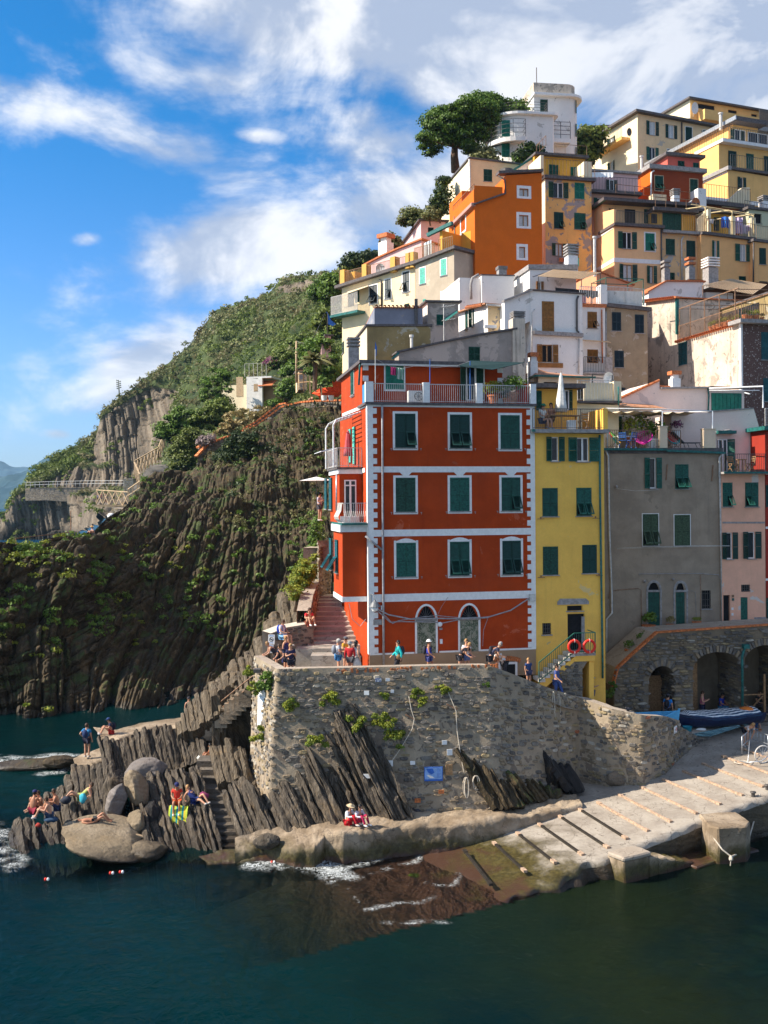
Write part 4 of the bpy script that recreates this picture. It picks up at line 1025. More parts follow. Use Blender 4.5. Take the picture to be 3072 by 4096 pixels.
b=MB();b.pr_([(0,d0+.01,0),(0,d1,0),(0,d1,zh1),(0,d0+.01,zh0)],(7,0,0)).bd('flank_wall',W_plast,H.e)
b=MB();b.bem((-.02,d0-.3,zh0+.05),(-.02,d1+.3,zh1+.05),.5,.12);b.bem((3.4,d0-.2,zh0+.08),(3.4,d1+.2,zh1+.08),7,.08);b.bd('roof',M['terracotta'],H.e)
n=26;tl3=MB().lh([(.1,0),(.095,.5)],n=6).mesh('roof_tile',M['terracotta'])
for i in range(n):
 t=i/(n-1);y=.9+(d0-1)*t;link('roof_tile',tl3,H.e,(-.22,y,H.top[0][1]+(zlow-H.top[0][1])*0+.02),(0,PI/2,0))
for i in range(18):
 t=i/17;link('roof_tile',tl3,H.e,(-.35,d0+(d1-d0)*t,zh0+(zh1-zh0)*t+.1),(0,PI/2,0))
MB().bx_((-.35,-.5,H.top[0][1]-.02),(H.x1+.3,.9,H.top[0][1]+.22)).bd('terrace_slab',M['coping'],H.e)
zT=H.top[0][1]+.06
b=MB();hp=2.25
for t in(.05,.3,.55,.8,1):
 y=.3+(d0-.6)*t;b.bem((.03,y,zT),(.03,y,zT+hp),.05,.05,up=(1,0,0));b.bem((.03,y,zT+hp),(3.4,y,zT+hp+.1),.04,.04)
b.bem((.03,.3,zT+hp),(.03,d0-.3,zT+hp),.05,.05);b.bem((3.3,.3,zT+hp+.1),(3.3,d0-.3,zT+hp+.1),.05,.05)
b.bd('pergola_frame',M['rust'],H.e)
H.rail([(.03,.3,zT),(.03,d0-.2,zT)],1.05,'rust',.13,.01);H.rail([(.05,0,zT+.17),(H.x1,0,zT+.17)],1.05,'rust',.13,.01)
MB().bx_((3.4,1.5,zT),(9,d0+0,zT+2.4)).bd('roof_room',W_olive,H.e)
MB().bx_((3.36,3,zT+.3),(3.39,7.4,zT+2)).bd('terrace_window',M['glass'],H.e)
MB().bx_((3.3,1.2,zT+2.4),(9.3,d0+0,zT+2.5)).bd('roof',M['roofedge'],H.e)
MB().bx_((-.12,d0-.12,zlow),(.1,d0+.02,zh0)).bd('corner_post',M['copper'],H.e)
PLH=H
MB().bx_((-.03,-.03,0),(.1,-.001,H.top[0][1])).bx_((-.03,0,0),(-.001,.18,H.top[0][1])).bd('corner_strip',M['white'],H.e)
H=Hs('white_gable_house','white house with tile verge and a reed roofed terrace above the plaster house','house',t8(480,170),78,12,7,[Wwh],bs_=20,top=[t8(480,168),t8(655,66),t8(1010,70),t8(1020,72)])
H.body();H.roof(.1,.15,'terracotta')
q=H.FP(*t8(1285,190),1);q0=H.FP(*t8(1010,190),1)
MB().bx_((q0[0]+.1,.6,q[2]-3.4),(q[0],1.1,q[2])).bd('terrace_parapet',Wwh,H.e)
MB().bx_((q0[0]+.1,3.2,q[2]-3),(q[0]+6,6,q[2]+1.6)).bd('recessed_wall',pls('brown_boards',(.14,.06,.03),.2,.3),H.e)
b=MB();c=[Vc(H.FP(*t8(*q_),yy_))for q_,yy_ in(((1015,105),-.3),((1290,38),3),((1640,95),3),((1500,190),-.5))]
for k in range(24):t=k/23;b.bem(c[0].lerp(c[3],t),c[1].lerp(c[2],t),.13,.04)
b.bd('reed_awning',M['reed'],H.e)
b=MB()
for t in(0,.5,1):p_=c[0].lerp(c[3],t);b.bem(p_-Vc((0,0,2.6)),p_,.05,.05,up=(1,0,0))
b.bd('awning_frame',M['rust'],H.e)
H=Hs('orange_shed','low orange lean-to with a tiled verge below the peach house','annex',t9(1280,300),76,12,5,[pls('salmon_render',(.72,.33,.18),.06,.2)],bs_=20,top=[t9(1280,282),t9(1690,440),t9(1760,465)])
H.body();H.roof(.08,.15,'terracotta')
flue(H,*t9(1258,300),-.3,.12,2.6,'palemetal')
H=Hs('orange_house','tall orange house with small white framed windows','house',z3(993,352),84,12,8,[W_orange],bs_=24,top=[z3(993,352),z3(1190,288),z3(1203,168),z3(1438,152)])
H.w('F',z3,[(1290,256,1350,308,'pc'),(1288,432,1349,506,'pc'),(1288,643,1328,716,'pl')],trim=.24,sill=0,inner='curtain',frame='wood')
H.w('L',z3,[(903,425,932,540,'pc'),(905,635,934,748,'pc'),(903,830,934,950,'pc')],trim=.24,sill=0,inner='curtain',frame='wood')
H.body()
H.bar('F',z3(980,365),z3(1195,290),.12,.25,mat='roofedge',name='verge');H.bar('F',z3(1148,152),z3(1442,138),.22,.25,.6,mat='roofedge',name='roof_edge')
H.pipe([z3(1150,170),z3(1195,200),z3(1198,288)],.07,'metal')
a=Vc(H.FP(*z3(1150,160),.2));zb0=H.FP(*z3(1080,268),.2)
b=MB();dl=H.depth;b.pr_([(.01,.02,H.top[0][1]),(a.x,.02,H.top[1][1]),(a.x,.02,H.top[2][1]),(a.x-.01,4,H.top[2][1]-.6),(.01,4,H.top[0][1])],(0,.0001,0))
MB().bx_((.02,3.8,H.top[0][1]-.2),(H.top[2][0],7.8,H.top[2][1]-.3)).bd('upper_wall',W_orange,H.e)
qa=H.L(*z3(850,425));zl=H.top[0][1]
MB().bx_((-.32,-.12,zl-.28),(.05,qa[0]+.5,zl-0)).bd('cornice',pls('mauve_cornice',(.45,.26,.22),.1,.2),H.e)
MB().bx_((-.05,.05,zl+.002),(.1,qa[0]+.3,zl+1.15)).bx_((.1,qa[0]+.15,zl+.002),(2.6,qa[0]+.3,zl+1.15)).bd('parapet',W_orange,H.e)
MB().bx_((.02,.05,zl+.002),(2.5,.22,zl+1.5)).bd('parapet',W_orange,H.e)
H.rail([(0,.1,zl+1.15),(0,qa[0],zl+1.15)],.5,'rust',.6,.012)
H.pipe([z3(858,440),z3(862,600),z3(866,1000)],.06,'metal',pl='L',off=-.06)
b=MB();q=H.FP(*z3(1205,150),1.5);b.lh([(.55,0),(.55,.35),(.1,.5)],(q[0],1.5,q[2]-.1),12);b.bd('water_tank',M['metal'],H.e)
ORG=H
H=Hs('old_yellow_house','tall yellow house with large bare grey patches right of the orange house','house',t2(1203,870),92,13,9,[W_yold,Wcw],bs_=26,top=[t2(1198,862),t2(1588,884)])
H.w('F',t2,[(1272,890,1355,1020,'oo')],oa=4)
H.w('F',t2,[(1448,895,1530,1030,'cc')],sh='shutter_light');H.w('F',t2,[(1277,1138,1356,1276,'.f'),(1445,1145,1540,1282,'.f')])
H.w('F',t2,[(1290,1397,1350,1500,'oo')],frame='wood',inner='curtain',oa=4);H.w('F',t2,[(1430,1410,1480,1520,'cc')])
H.body();z=H.top[0][1]
MB().bx_((-.2,-.35,z+0),(H.x1+.3,9,z+.3)).bd('terrace_slab',M['roofedge'],H.e)
H.rail([(-.1,-.3,z+.3),(H.x1+.2,-.3,z+.3)],1.5,'rust',.35,.014)
MB().bx_((-.5,-.2,z+.3),(-.2,4,z+2.1)).bd('parapet',Wcw,H.e)
MB().bx_((H.x1-.6,.3,z+.3),(H.x1+.2,2.5,z+2)).bd('parapet',Wcw,H.e)
qq=H.F(*t2(1115,695),2.5);q2=H.F(*t2(1535,700),2.5)
MB().bx_((qq[0],2.5,z+.3),(q2[0],8,q2[1])).bd('upper_wall',W_yel3,H.e);MB().bx_((qq[0]-.1,2,q2[1]+.002),(q2[0]+.2,8.2,q2[1]+.22)).bd('roof',M['roofedge'],H.e)
H.w('F',t2,[(1235,745,1312,835,'cc')],off=2.47,sill=0);H.w('F',t2,[(1415,765,1478,845,'cc')],off=2.47,sill=0,sh='shutter_light')
H.rail([(0,-.28,q2[1]-0),(.4,3,q2[1]+.25)],.9,'rust',.9,.014);H.rail([(1.8,2.1,q2[1]+.22),(q2[0],2.1,q2[1]+.22)],.9,'rust',.9,.014)
b=MB();pr=[Vc(H.FP(*t2(*q_),3))for q_ in((940,800),(1115,685),(1120,780),(1120,820),(940,820))]
b.pr_([tuple(p)for p in pr],(0,3,0)).bd('flank_wall',W_whiteold,H.e);MB().bem(pr[0]+Vc((0,1.5,.1)),pr[1]+Vc((0,1.5,.1)),3.2,.2).bd('roof',M['copper'],H.e)
q=H.FP(*t9(820,130));
for(x,y,w_,h_,m_)in((818,130,.5,.35,'terracotta'),(893,155,.8,.7,'cloth_white'),(958,140,.3,.3,'black'),(1015,160,.5,.75,'shutter_mint')):
 q=H.FP(*t9(x,y),-.35);MB().bx_((q[0]-w_/2,-.36,q[2]-h_/2),(q[0]+w_/2,-.34,q[2]+h_/2)).bd('hung_cloth',M[m_],H.e)
H=Hs('peach_house','peach house with a white band round its sunlit flank','house',z4(436,1020),90,13,14,[W_peach,W_peach],bs_=24,top=[z4(436,1030),z4(755,1048)])
H.w('F',z4,[(493,1068,558,1183,'oo')],oa=6,inner='dark');H.w('F',z4,[(648,1078,712,1196,'.f')],trim=.12,sh='shutter_light')
H.w('F',z4,[(497,1290,560,1405,'oo')],oa=20,frame='wood',inner='curtain');H.w('F',z4,[(678,1300,705,1418,'oo')],frame='wood',inner='curtain')
H.body();z=H.top[0][1]
H.bar('F',z4(436,1258),z4(757,1275),.38,.03);H.bar('L',z4(436,1258),z4(300,1340),.35,.03,inn=0)
H.bar('L',z4(430,1030),z4(196,1190),.4,.035)
H.pipe([z4(757,1050),z4(760,1380)],.07,'metal')
MB().bx_((-.15,-.4,z+0),(H.x1+.2,3,z+.25)).bd('terrace_slab',M['roofedge'],H.e)
H.rail([(.1,-.3,z+.25),(H.x1,-.3,z+.25)],1.1,'metal',.14,.012)
ql=H.L(*z4(350,1010));q3=H.F(*z4(355,880),1.5);
b=MB();lz=[H.L(*z4(355,878)),H.L(*z4(186,998))]
b=MB();b.pr_([(.005,lz[0][0],z-1),(.005,lz[1][0],z-1),(.005,lz[1][0],lz[1][1]),(.005,lz[0][0],lz[0][1])],(9,0,0)).bd('upper_wall',W_peach,H.e)
MB().pr_([(0,0,z+.26),(0,lz[0][0]+.3,z+.26),(0,lz[0][0]+.3,z+2),(0,0,z+1.55)],(.25,0,0)).bd('parapet',W_peach,H.e)
MB().bem((4.4,lz[0][0]-1.2,lz[0][1]+.15),(4.4,lz[1][0]+.2,lz[1][1]+.15),9.6,.3).bd('roof',M['roofedge'],H.e)
MB().bem((-.25,lz[0][0]-1.2,lz[0][1]+.12),(-.25,lz[1][0]+.2,lz[1][1]+.12),.2,.26).bd('gutter',M['copper'],H.e)
yy_=lz[0][0]-.03
H.w('F',z4,[(508,915,580,1010,'dk'),(400,910,450,955,'dk'),(640,915,665,1010,'c')],off=yy_,sill=0)
H.rail([(.2,0,lz[0][1]+.3),(H.x1+3,.2,lz[0][1]+.1)],.8,'rust',.9,.014)
PEA=H
H=Hs('faded_peach_house','faded peach house with two closed green windows between peach houses','house',z4(762,1070),91.5,14,9,[W_peachg],bs_=24,top=[z4(762,1066),z4(1022,1098)])
H.w('F',z4,[(788,1116,850,1226,'cc'),(928,1128,989,1240,'cc'),(806,1345,848,1400,'cc'),(930,1355,985,1402,'cc')])
H.body();z=H.top[0][1]
MB().bx_((-.1,-.4,z-.15),(H.x1+.9,3,z+.1)).bd('terrace_slab',M['coping'],H.e)
H.pipe([z4(908,1100),z4(895,1125),z4(898,1400)],.07,'palemetal')
q=H.F(*z4(762,915),1.2);q1=H.F(*z4(980,940),1.2);MB().bx_((-.3,1.2,z+.1),(H.x1+.2,7,q[1]-.3)).bd('upper_wall',W_yel3,H.e);MB().bx_((-.5,.5,q[1]-.3),(H.x1+.2,7.2,q[1])).bd('roof',M['roofedge'],H.e)
H.w('F',z4,[(765,942,893,1066,'ss')],off=1.17,sill=0);H.w('F',z4,[(690,945,730,1010,'dk')],off=1.17,sill=0)
H.rail([(H.x1*.5,-.3,z+.1),(H.x1+.7,-.3,z+.1)],1.5,'rust',.22,.012)
MB().pr_([(H.x1-.1,.2,z+.1),(H.x1+.9,.2,z+.1),(H.x1+.9,.2,z+2.3),(H.x1-.1,.2,z+1.5)],(0,.3,0)).bd('parapet',Wcw,H.e)
MB().bx_((H.x1+.7,-.2,z+.1),(H.x1+1,5,z+2.3)).bd('parapet',Wcw,H.e)
dish(H,*z4(992,878),2,.6,'terracotta')
chy(H,*z4(852,880),2.2,.6,1.4,'white',4,'coping');chy(H,*z4(788,1395),-2.5,.55,1.7,'coping',2,'coping');chy(H,*z4(955,1395),-2.5,.6,2,'coping',2,'terracotta')
H.rail([(-.3,.6,q[1]),(H.x1,.6,q[1])],.9,'rust',.9,.014)
H=Hs('deep_peach_house','deep peach house under the terrace with laundry lines','house',z4(1026,1090),91.8,14,9,[W_peach2],bs_=24,top=[z4(1026,1086),z4(1386,1130)])
H.w('F',z4,[(1117,1128,1136,1243,'oo'),(1292,1152,1335,1268,'oo')],oa=6,inner='curtain');H.w('F',z4,[(1285,1370,1333,1405,'cc'),(1112,1350,1140,1403,'c')])
H.body();z=H.top[0][1]
MB().bem((0,3.8,z+.12),(H.x1+.1,3.8,H.top[-1][1]+.12),8.2,.24).bd('terrace_slab',M['roofedge'],H.e)
H.rail([(.3,-.2,z+.2),(H.x1,-.2,H.top[-1][1]+.2)],1.3,'rust',.22,.012)
b=MB();zr=H.F(*z4(1060,895),0)[1]
for(x,y)in((1058,905),(1240,930),(1385,960)):
 q=Vc(H.FP(*z4(x,y),0));b.tbe([(q.x,0,z+.2),(q.x,0,q.z),(q.x-.2,.2,q.z+.15),(q.x-3.5,3,q.z+.1)],.07,6)
b.tbe([H.FP(*z4(960,880),1),H.FP(*z4(1390,950),.1)],.04,5);b.tbe([H.FP(*z4(1060,905),0),H.FP(*z4(1385,962),0)],.03,5)
b.bd('pergola_frame',pls('cream_tube',(.7,.55,.3),.05,.2),H.e)
LAUN=H
q=H.F(*z4(975,935),3);q1=H.F(*z4(1390,985),3);MB().bx_((-1,3,z+.2),(H.x1,8,q1[1]+.3)).bd('upper_wall',W_yel3,H.e)
H.w('F',z4,[(980,940,1010,1000,'c'),(1115,970,1150,1060,'c')],off=2.97,sill=0)
MB().bx_((-1.2,2.4,q1[1]+.302),(H.x1+.1,8.2,q1[1]+.55)).bd('roof',M['roofedge'],H.e)
for(x,w_)in((1242,14),(1380,22)):
 q=H.F(*z4(x,1060),.1);MB().bx_((q[0]-.2,0,z+.1),(q[0]+.25,.5,z+1.9)).bd('terrace_pier',Wcw,H.e)
H=Hs('far_right_peach_house','peach house at the right edge below a tiled terrace','house',z4(1390,1150),92.3,14,9,[W_peach2],bs_=24,top=[z4(1390,1135),z4(1700,1172)])
H.w('F',z4,[(1424,1178,1470,1290,'cc'),(1425,1405,1480,1470,'cc')]);H.body();H.roof(.25,.2)
H.rail([(.2,-.1,H.top[0][1]+.3),(H.x1,-.1,H.top[-1][1]+.3)],1.2,'rust',.22,.012)
H.pipe([z4(1386,1140),z4(1384,1410)],.07,'metal')
chy(H,*z4(1093,1405),-8,.9,1.9,'coping',4,'white')
H=Hs('pale_green_house','small pale house with dark window at the right edge above the laundry','house',z4(1352,925),101,16,8,[pls('pale_green_render',(.55,.55,.38),.05,.2)],bs_=34,top=[z4(1352,915),z4(1700,955)])
H.w('F',z4,[(1387,945,1440,1010,'dk')]);H.body();H.roof(.25,.25)
chy(H,*z4(1458,912),1.5,.8,1.3,'white',3,'coping')
H=Hs('rose_terrace_house','small rose house with an iron terrace and white cloth awning','house',z4(285,900),94,13,6,[pls('dusty_rose_render',(.6,.33,.24),.06,.2)],bs_=30,top=[z4(285,806),z4(600,822)])
H.w('F',z4,[(320,838,370,905,'oo'),(455,842,535,890,'cc')],inner='dark',oa=8,sill=0);H.body();z=H.top[0][1]
MB().bx_((-.2,-.5,z+0),(H.x1+.2,3,z+.25)).bd('terrace_slab',M['roofedge'],H.e)
H.rail([(0,-.4,z+.25),(H.x1,-.4,z+.25)],1.3,'metal',.15,.012)
q=H.F(*z4(430,690),1.5);MB().bx_((.2,1.5,z+.25),(q[0]+2.6,5.5,q[1]+.3)).bd('upper_wall',W_pinkl,H.e);MB().bx_((0,1.2,q[1]+.302),(q[0]+2.8,5.8,q[1]+.5)).bd('roof',M['coping'],H.e)
H.w('F',z4,[(402,715,432,790,'oo')],off=1.47,sill=0)
V=[];
for i in range(13):
 a=Vc(H.FP(*z4(285+145*i/12,662),-.3));c=Vc(H.FP(*z4(285+145*i/12,692+7*(i%2)),-.6));V+=[tuple(a),tuple(c)]
MB().add(V,[(2*i,2*i+2,2*i+3,2*i+1)for i in range(12)]).bd('cloth_awning',M['cloth_white'],H.e)
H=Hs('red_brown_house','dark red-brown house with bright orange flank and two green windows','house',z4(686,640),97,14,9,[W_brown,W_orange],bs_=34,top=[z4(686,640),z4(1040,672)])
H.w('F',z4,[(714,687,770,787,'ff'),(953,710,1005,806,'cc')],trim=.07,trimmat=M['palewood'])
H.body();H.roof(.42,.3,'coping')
H.pipe([z4(708,650),z4(690,665),z4(686,880)],.08,'white')
for i in range(16):link('roof_tile',tl3,H.e,(-.3,.2+i*.5,H.top[0][1]+.1),(0,PI/2,0))
flue(H,*z4(624,640),5,.15,1.2,'palemetal')
q=H.FP(*z4(1000,830),-1.2);q1=H.FP(*z4(840,880),-1.2)
MB().pr_([q,(q[0]-4.5,-1.2,q[2]-3),(q[0],-1.2,q[2]-3)],(0,.4,0)).bd('white_parapet',Wwh,H.e)
MB().bx_((q[0],-1.4,q[2]-3),(q[0]+.9,.5,q[2]+.8)).bd('white_pier',Wwh,H.e)
q=H.FP(*z4(733,885),-2);MB().bx_((q[0]-.7,-2.4,q[2]-.1),(q[0]+.7,-1.6,q[2]+.9)).bd('roof_box',M['canvas'],H.e)
H=Hs('rose_upper_house','small rose red house with lean-to roof above the red-brown house','house',z4(800,560),101,14,7,[W_rose],bs_=40,top=[z4(800,552),z4(1020,572)],rise=0)
H.w('F',z4,[(870,585,915,645,'ff'),(974,598,1012,655,'cc')]);H.body();H.roof(.3,.4)
H=Hs('golden_house','large golden house with set back storeys and balconies at the upper right','house',t3(1095,1160),108,21,12,[W_yel2,W_yel2],bs_=40,top=[t3(1095,1155),t3(1900,1290)])
H.w('F',t3,[(1265,1262,1312,1475,'oo')],oa=5);H.body();z=H.top[0][1]
MB().bx_((-.05,-.3,z+.002),(H.x1+.3,3,z+.25)).bd('balcony_slab',M['roofedge'],H.e);MB().bx_((-.25,-.35,z-.1),(.2,5.6,z+.32)).bd('balcony_side',M['coping'],H.e)
H.rail([(.2,-.2,z+.25),(H.x1,-.2,z+.25)],1.4,'metal',.3,.012)
y2=2.2;x2=H.F(*t3(968,900),y2)[0];z2_=H.F(*t3(968,790),y2)[1]
ym=y2;MB().bx_((x2,y2,z-4),(H.x1,12,z2_)).bd('upper_wall',W_yel2,H.e)
H.bar('L',t3(1090,1165),t3(748,1320),.45,.04,off=-0)
H.w('F',t3,[(1100,895,1213,1110,'cc'),(1352,935,1455,1145,'cc'),(1600,970,1700,1190,'cc')],off=y2-.03,sill=0)
MB().bx_((x2-.1,y2-.8,z2_+0),(H.x1+.3,y2+4,z2_+.35)).bd('balcony_slab',M['white'],H.e)
H.rail([(x2+.1,y2-.7,z2_+.35),(H.x1,y2-.7,z2_+.35)],1.4,'metal',.3,.014);H.rail([(x2+.1,y2-.7,z2_+.35),(x2+.1,y2+7,z2_+.35)],1.4,'rust',.4,.014)
y3=4.2;x3=H.F(*t3(1165,600),y3)[0];z3_=H.F(*t3(1165,520),y3)[1]
MB().bx_((x3,y3,z2_+.35),(H.x1,20,z3_)).bd('top_wall',W_yel2,H.e)
H.w('F',t3,[(1185,600,1335,805,'lo')],off=y3-.03,sill=0);H.w('F',t3,[(1370,645,1650,850,'pl')],off=y3-.03,sill=0)
b=MB();b.bx_((x3-.5,y3-1.2,z3_+.002),(H.x1+.3,20,z3_+.5));b.bd('roof',M['roofedge'],H.e);MB().bx_((x3-.62,y3-1.2,z3_+.1),(x3-.501,20.1,z3_+.55)).bd('gutter',M['zinc'],H.e)
flue(H,*t3(995,560),5,.18,1.5,'palemetal')
H.rail([(-3,-6,z-6.5),(5,-6,z-6.9)],1.2,'metal',.3,.014)
H.bar('F',t3(760,1560),t3(1659,1650),.45,.04,name='white_band',mat='white',off=-.02)
GOL=H
H=Hs('golden_lower_wing','terrace wing in front of the golden house','house',t3(700,1640),101,18,5,[pls('brownish_wing',(.3,.09,.03),.08,.2)],bs_=36,top=[t3(700,1640),t3(1395,1720)])
H.body();z=H.top[0][1];H.roof(.4,.4);H.rail([(.3,-.2,z+.45),(H.x1,-.2,H.top[-1][1]+.45)],1.6,'rust',.3,.014)
H.e['label']='low brown wing with a railed terrace in front of the golden house'
MB().pr_([(H.x1-3.4,-.1,z-.1),(H.x1+0,-.1,z-.1),(H.x1,-.1,z+2.2),(H.x1-.9,-.1,z+2.1)],(0,.5,0)).bd('parapet',Wcw,H.e)
H=Hs('cream_block','cream block with open green shutters and a sunlit balcony flank','house',z4(596,262),128,21,16,[W_cream2,Wcw],bs_=52,top=[z4(596,262),z4(1330,400)])
H.w('F',z4,[(676,316,719,410,'oo'),(805,340,845,432,'oo')],oa=4,inner='curtain');H.w('F',z4,[(922,355,966,450,'cc'),(1042,378,1085,450,'cc'),(798,508,845,540,'cc')],trim=.08)
H.w('F',z4,[(676,492,718,583,'oo')],oa=4)
H.w('L',z4,[(407,425,432,505,'oo'),(408,590,430,660,'oo')],inner='curtain')
H.body();H.roof(.3,.6)
H.pipe([z4(897,322),z4(898,510)],.1,'metal')
ya,za=H.L(*z4(345,560));yb,zb_=H.L(*z4(545,465));MB().bx_((-1.3,yb,za+0),(-.001,ya,za+.35)).bd('balcony_slab',W_yel2,H.e)
H.rail([(-1.2,yb+.1,za+.35),(-1.2,ya,za+.35)],1.2,'metal',.3,.016)
dish(H,*z4(540,388),-.6,.5,'metal')
H=Hs('roof_edge_yellow_house','yellow house with a wide balcony highest at the upper right','house',t3(563,175),140,21,12,[W_yel2,Wcw],bs_=62,top=[t3(563,172),t3(2000,420)])
H.w('F',t3,[(675,240,910,310,'dk'),(1100,318,1222,440,'dk'),(1425,375,1505,415,'dk')],sill=0);H.body();H.roof(.25,.5)
a=H.F(*t3(665,440));c=H.F(*t3(975,440));
MB().bx_((a[0],-1.6,H.F(*t3(720,430),-1.6)[1]),(a[0]+9.5,-.001,H.F(*t3(720,290),-1.6)[1])).bd('balcony',W_yel2,H.e)
MB().bx_((a[0]+9.5,-1.6,H.F(*t3(720,430),-1.6)[1]-.4),(a[0]+22,-.001,H.F(*t3(720,430),-1.6)[1]+.2)).bd('balcony_slab',M['coping'],H.e)
H.rail([(a[0]+9.6,-1.5,H.F(*t3(720,430),-1.6)[1]+.2),(a[0]+16,-1.5,H.F(*t3(720,430),-1.6)[1]+.2)],2.4,'metal',.12,.03)
MB().bx_((a[0]+16,-1.6,H.F(*t3(720,430),-1.6)[1]-.4),(a[0]+26,-1.3,H.F(*t3(720,430),-1.6)[1]+2.4)).bd('balcony',W_yel2,H.e)
dish(H,*t3(632,290),-.6,.8)
q=[H.LP(*t3(*p_))for p_ in((563,172),(390,195),(210,405))]
MB().bx_((-.3,0,H.F(*t3(563,430))[1]-.3),(0,6,H.F(*t3(563,430))[1])).bd('ledge',M['white'],H.e)
H=Hs('upper_cream_house','cream house with one green window below the umbrella pine','house',t2(580,700),96,12,12,[W_cream2,Wcw],bs_=32,top=[t2(580,695),t2(990,745)])
H.w('F',t2,[(694,783,764,884,'cc')]);H.body();H.roof(.14,.15)
H.pipe([t2(574,700),t2(582,900),t2(585,1065)],.09,'palemetal')
H=Hs('sea_row_house','long cream house with navy shutters and railed roof terrace on the left shoulder','house',z3(112,930),94,-46,7,[W_row],bs_=22,top=[z3(112,918),z3(598,765)])
H.w('F',z3,[(296,898,347,1018,'ff'),(397,858,438,986,'.f'),(516,808,560,940,'f.')],sh='shutter_navy',trim=.1)
H.w('F',z3,[(200,932,228,1010,'c'),(150,945,195,1040,'dk'),(527,1020,560,1060,'c')],sill=0)
H.body();H.roof(.28,.5)
zt=H.top[0][1]+.3;L_=H.x1
H.rail([(0,-.3,zt),(L_-.3,-.3,zt)],1.1,'rust',.16,.014)
for(xa)in(.2,3.2,6.9,9.2,L_-.8):
 MB().bx_((xa,-.4,zt-.02),(xa+.6,.2,zt+1.3)).bd('terrace_pier',pls('ochre_pier',(.66,.38,.1),.05,.2),H.e)
MB().bx_((-.2,.3,zt-.02),(1.5,3,zt+1.1)).bd('parapet',W_yel3,H.e)
dish(H,*z3(368,790),-.1,.5,'whitemetal')
H.pipe([z3(362,860),z3(374,880),z3(374,1030)],.07,'metal')
q=H.F(*z3(110,1110));MB().bx_((-.6,-1,q[1]-.1),(3.2,-.001,q[1]+.12)).bd('balcony_slab',M['copper'],H.e)
H.rail([(-.5,-.9,q[1]+.12),(3.1,-.9,q[1]+.12)],1.7,'palemetal',.14,.022,name='balcony_railing')
V=[H.FP(*z3(148,940),-.05),H.FP(*z3(285,898),-.05),H.FP(*z3(285,905),-1),H.FP(*z3(150,952),-1)];MB().add(V,[(0,1,2,3)]).bd('awning',M['canvas'],H.e)
SEA=H
H=Hs('beige_mint_house','beige house with mint green shutters against the orange house','house',z3(600,770),86,-46,7,[W_beige],bs_=22,top=[z3(600,762),z3(856,664)])
H.w('F',z3,[(629,782,665,888,'cc'),(768,724,806,832,'cc'),(771,940,811,1015,'cc')],sh='shutter_mint',trim=.08)
H.w('F',z3,[(650,990,668,1030,'c')],sh='shutter_mint',sill=0)
H.body();H.roof(.25,.35)
z=H.top[0][1]+.28
H.rail([(.1,-.2,z),(2.4,-.2,z)],1.1,'wood',.14,.02);MB().bx_((2.5,.4,z),(2.8,3,z+2.2)).bx_((2.8,2.8,z),(H.x1,3,z+2.4)).bd('parapet',W_yel3,H.e)
H.rail([(2.9,-.2,z),(H.x1,-.2,z)],1.3,'wood',.2,.02)
V=[H.FP(*z3(680,565),.2),H.FP(*z3(845,485),.2),H.FP(*z3(845,495),3),H.FP(*z3(690,570),3)];MB().add(V,[(0,1,2,3)]).bd('terrace_awning',M['copper'],H.e)
MB().bem(V[0],V[1],.25,.3).bd('gutter',M['copper'],H.e)
H=Hs('pink_terrace_house','pink house with stepped pink terraces above the sea facing row','house',z3(636,480),100,10,10,[W_pinkl,W_pinkl],bs_=32,top=[z3(636,472),z3(800,478)])
H.w('F',z3,[(684,515,720,548,'cc')],sill=0);H.body();H.roof(.15,.3)
H2_=Hs('pink_low_house','long low pink house with orange tiled verge on the left shoulder','house',z3(270,800),101,-40,6,[W_pinkl],bs_=30,top=[z3(245,770),z3(372,712),z3(500,655),z3(640,600)])
H2_.body();H2_.roof(.15,.2,'terracotta')
chy(H2_,*z3(405,690),.6,1.1,2,'white',1,'terracotta')
H=Hs('white_tower_house','white modernist house with rounded corners on the hilltop','house',t2(1175,400),122,8,12,[Wwh],bs_=52,top=[t2(1175,180),t2(1480,180)])
TWR=H
def rounded(H,x0,x1,y0,y1,z0,z1_,rl,rr,mat,name,n=8,mats=None):
 """slab whose front-left / front-right corners are rounded"""
 pts=[]
 for k in range(n+1):
  a=PI-(-PI/2)*0;t=PI+PI/2*k/n
  pts.append((x0+rl+rl*mh.cos(t),y0+rl+rl*mh.sin(t)))
 for k in range(n+1):
  t=-PI/2+PI/2*k/n
  pts.append((x1-rr+rr*mh.cos(t),y0+rr+rr*mh.sin(t)))
 pts+=[(x1,y1),(x0,y1)]
 b=MB();N=len(pts);b.add([(p[0],p[1],z0)for p in pts]+[(p[0],p[1],z1_)for p in pts],[(i,(i+1)%N,(i+1)%N+N,i+N)for i in range(N)]+[tuple(range(N))[::-1],tuple(range(N,2*N))])
 return b.bd(name,mat,H.e)
zt=H.F(*t2(1200,180))[1];xr=H.F(*t2(1492,300),0)[0];xl=H.F(*t2(1110,300),0)[0]
rounded(H,xl,xr,0,9,0,zt,.05,1.4,Wwh,'wall')
rounded(H,xl-.15,xr+.6,-.6,9.4,zt+.001,zt+.3,.1,1.9,M['white'],'roof_cornice');rounded(H,xl,xr-.2,.05,8.6,zt+.301,zt+1.7,.05,1.5,W_plast,'roof_parapet')
zl=H.F(*t2(900,330),-2)[1];xw=H.F(*t2(765,600),-1)[0]
rounded(H,xw+.3,xl+1.9,-2.2,8,0,zl,3.2,.3,Wwh,'wing_wall');rounded(H,xw-.1,xl+2.4,-2.7,8.4,zl+.001,zl+.3,3.5,.8,M['white'],'wing_cornice')
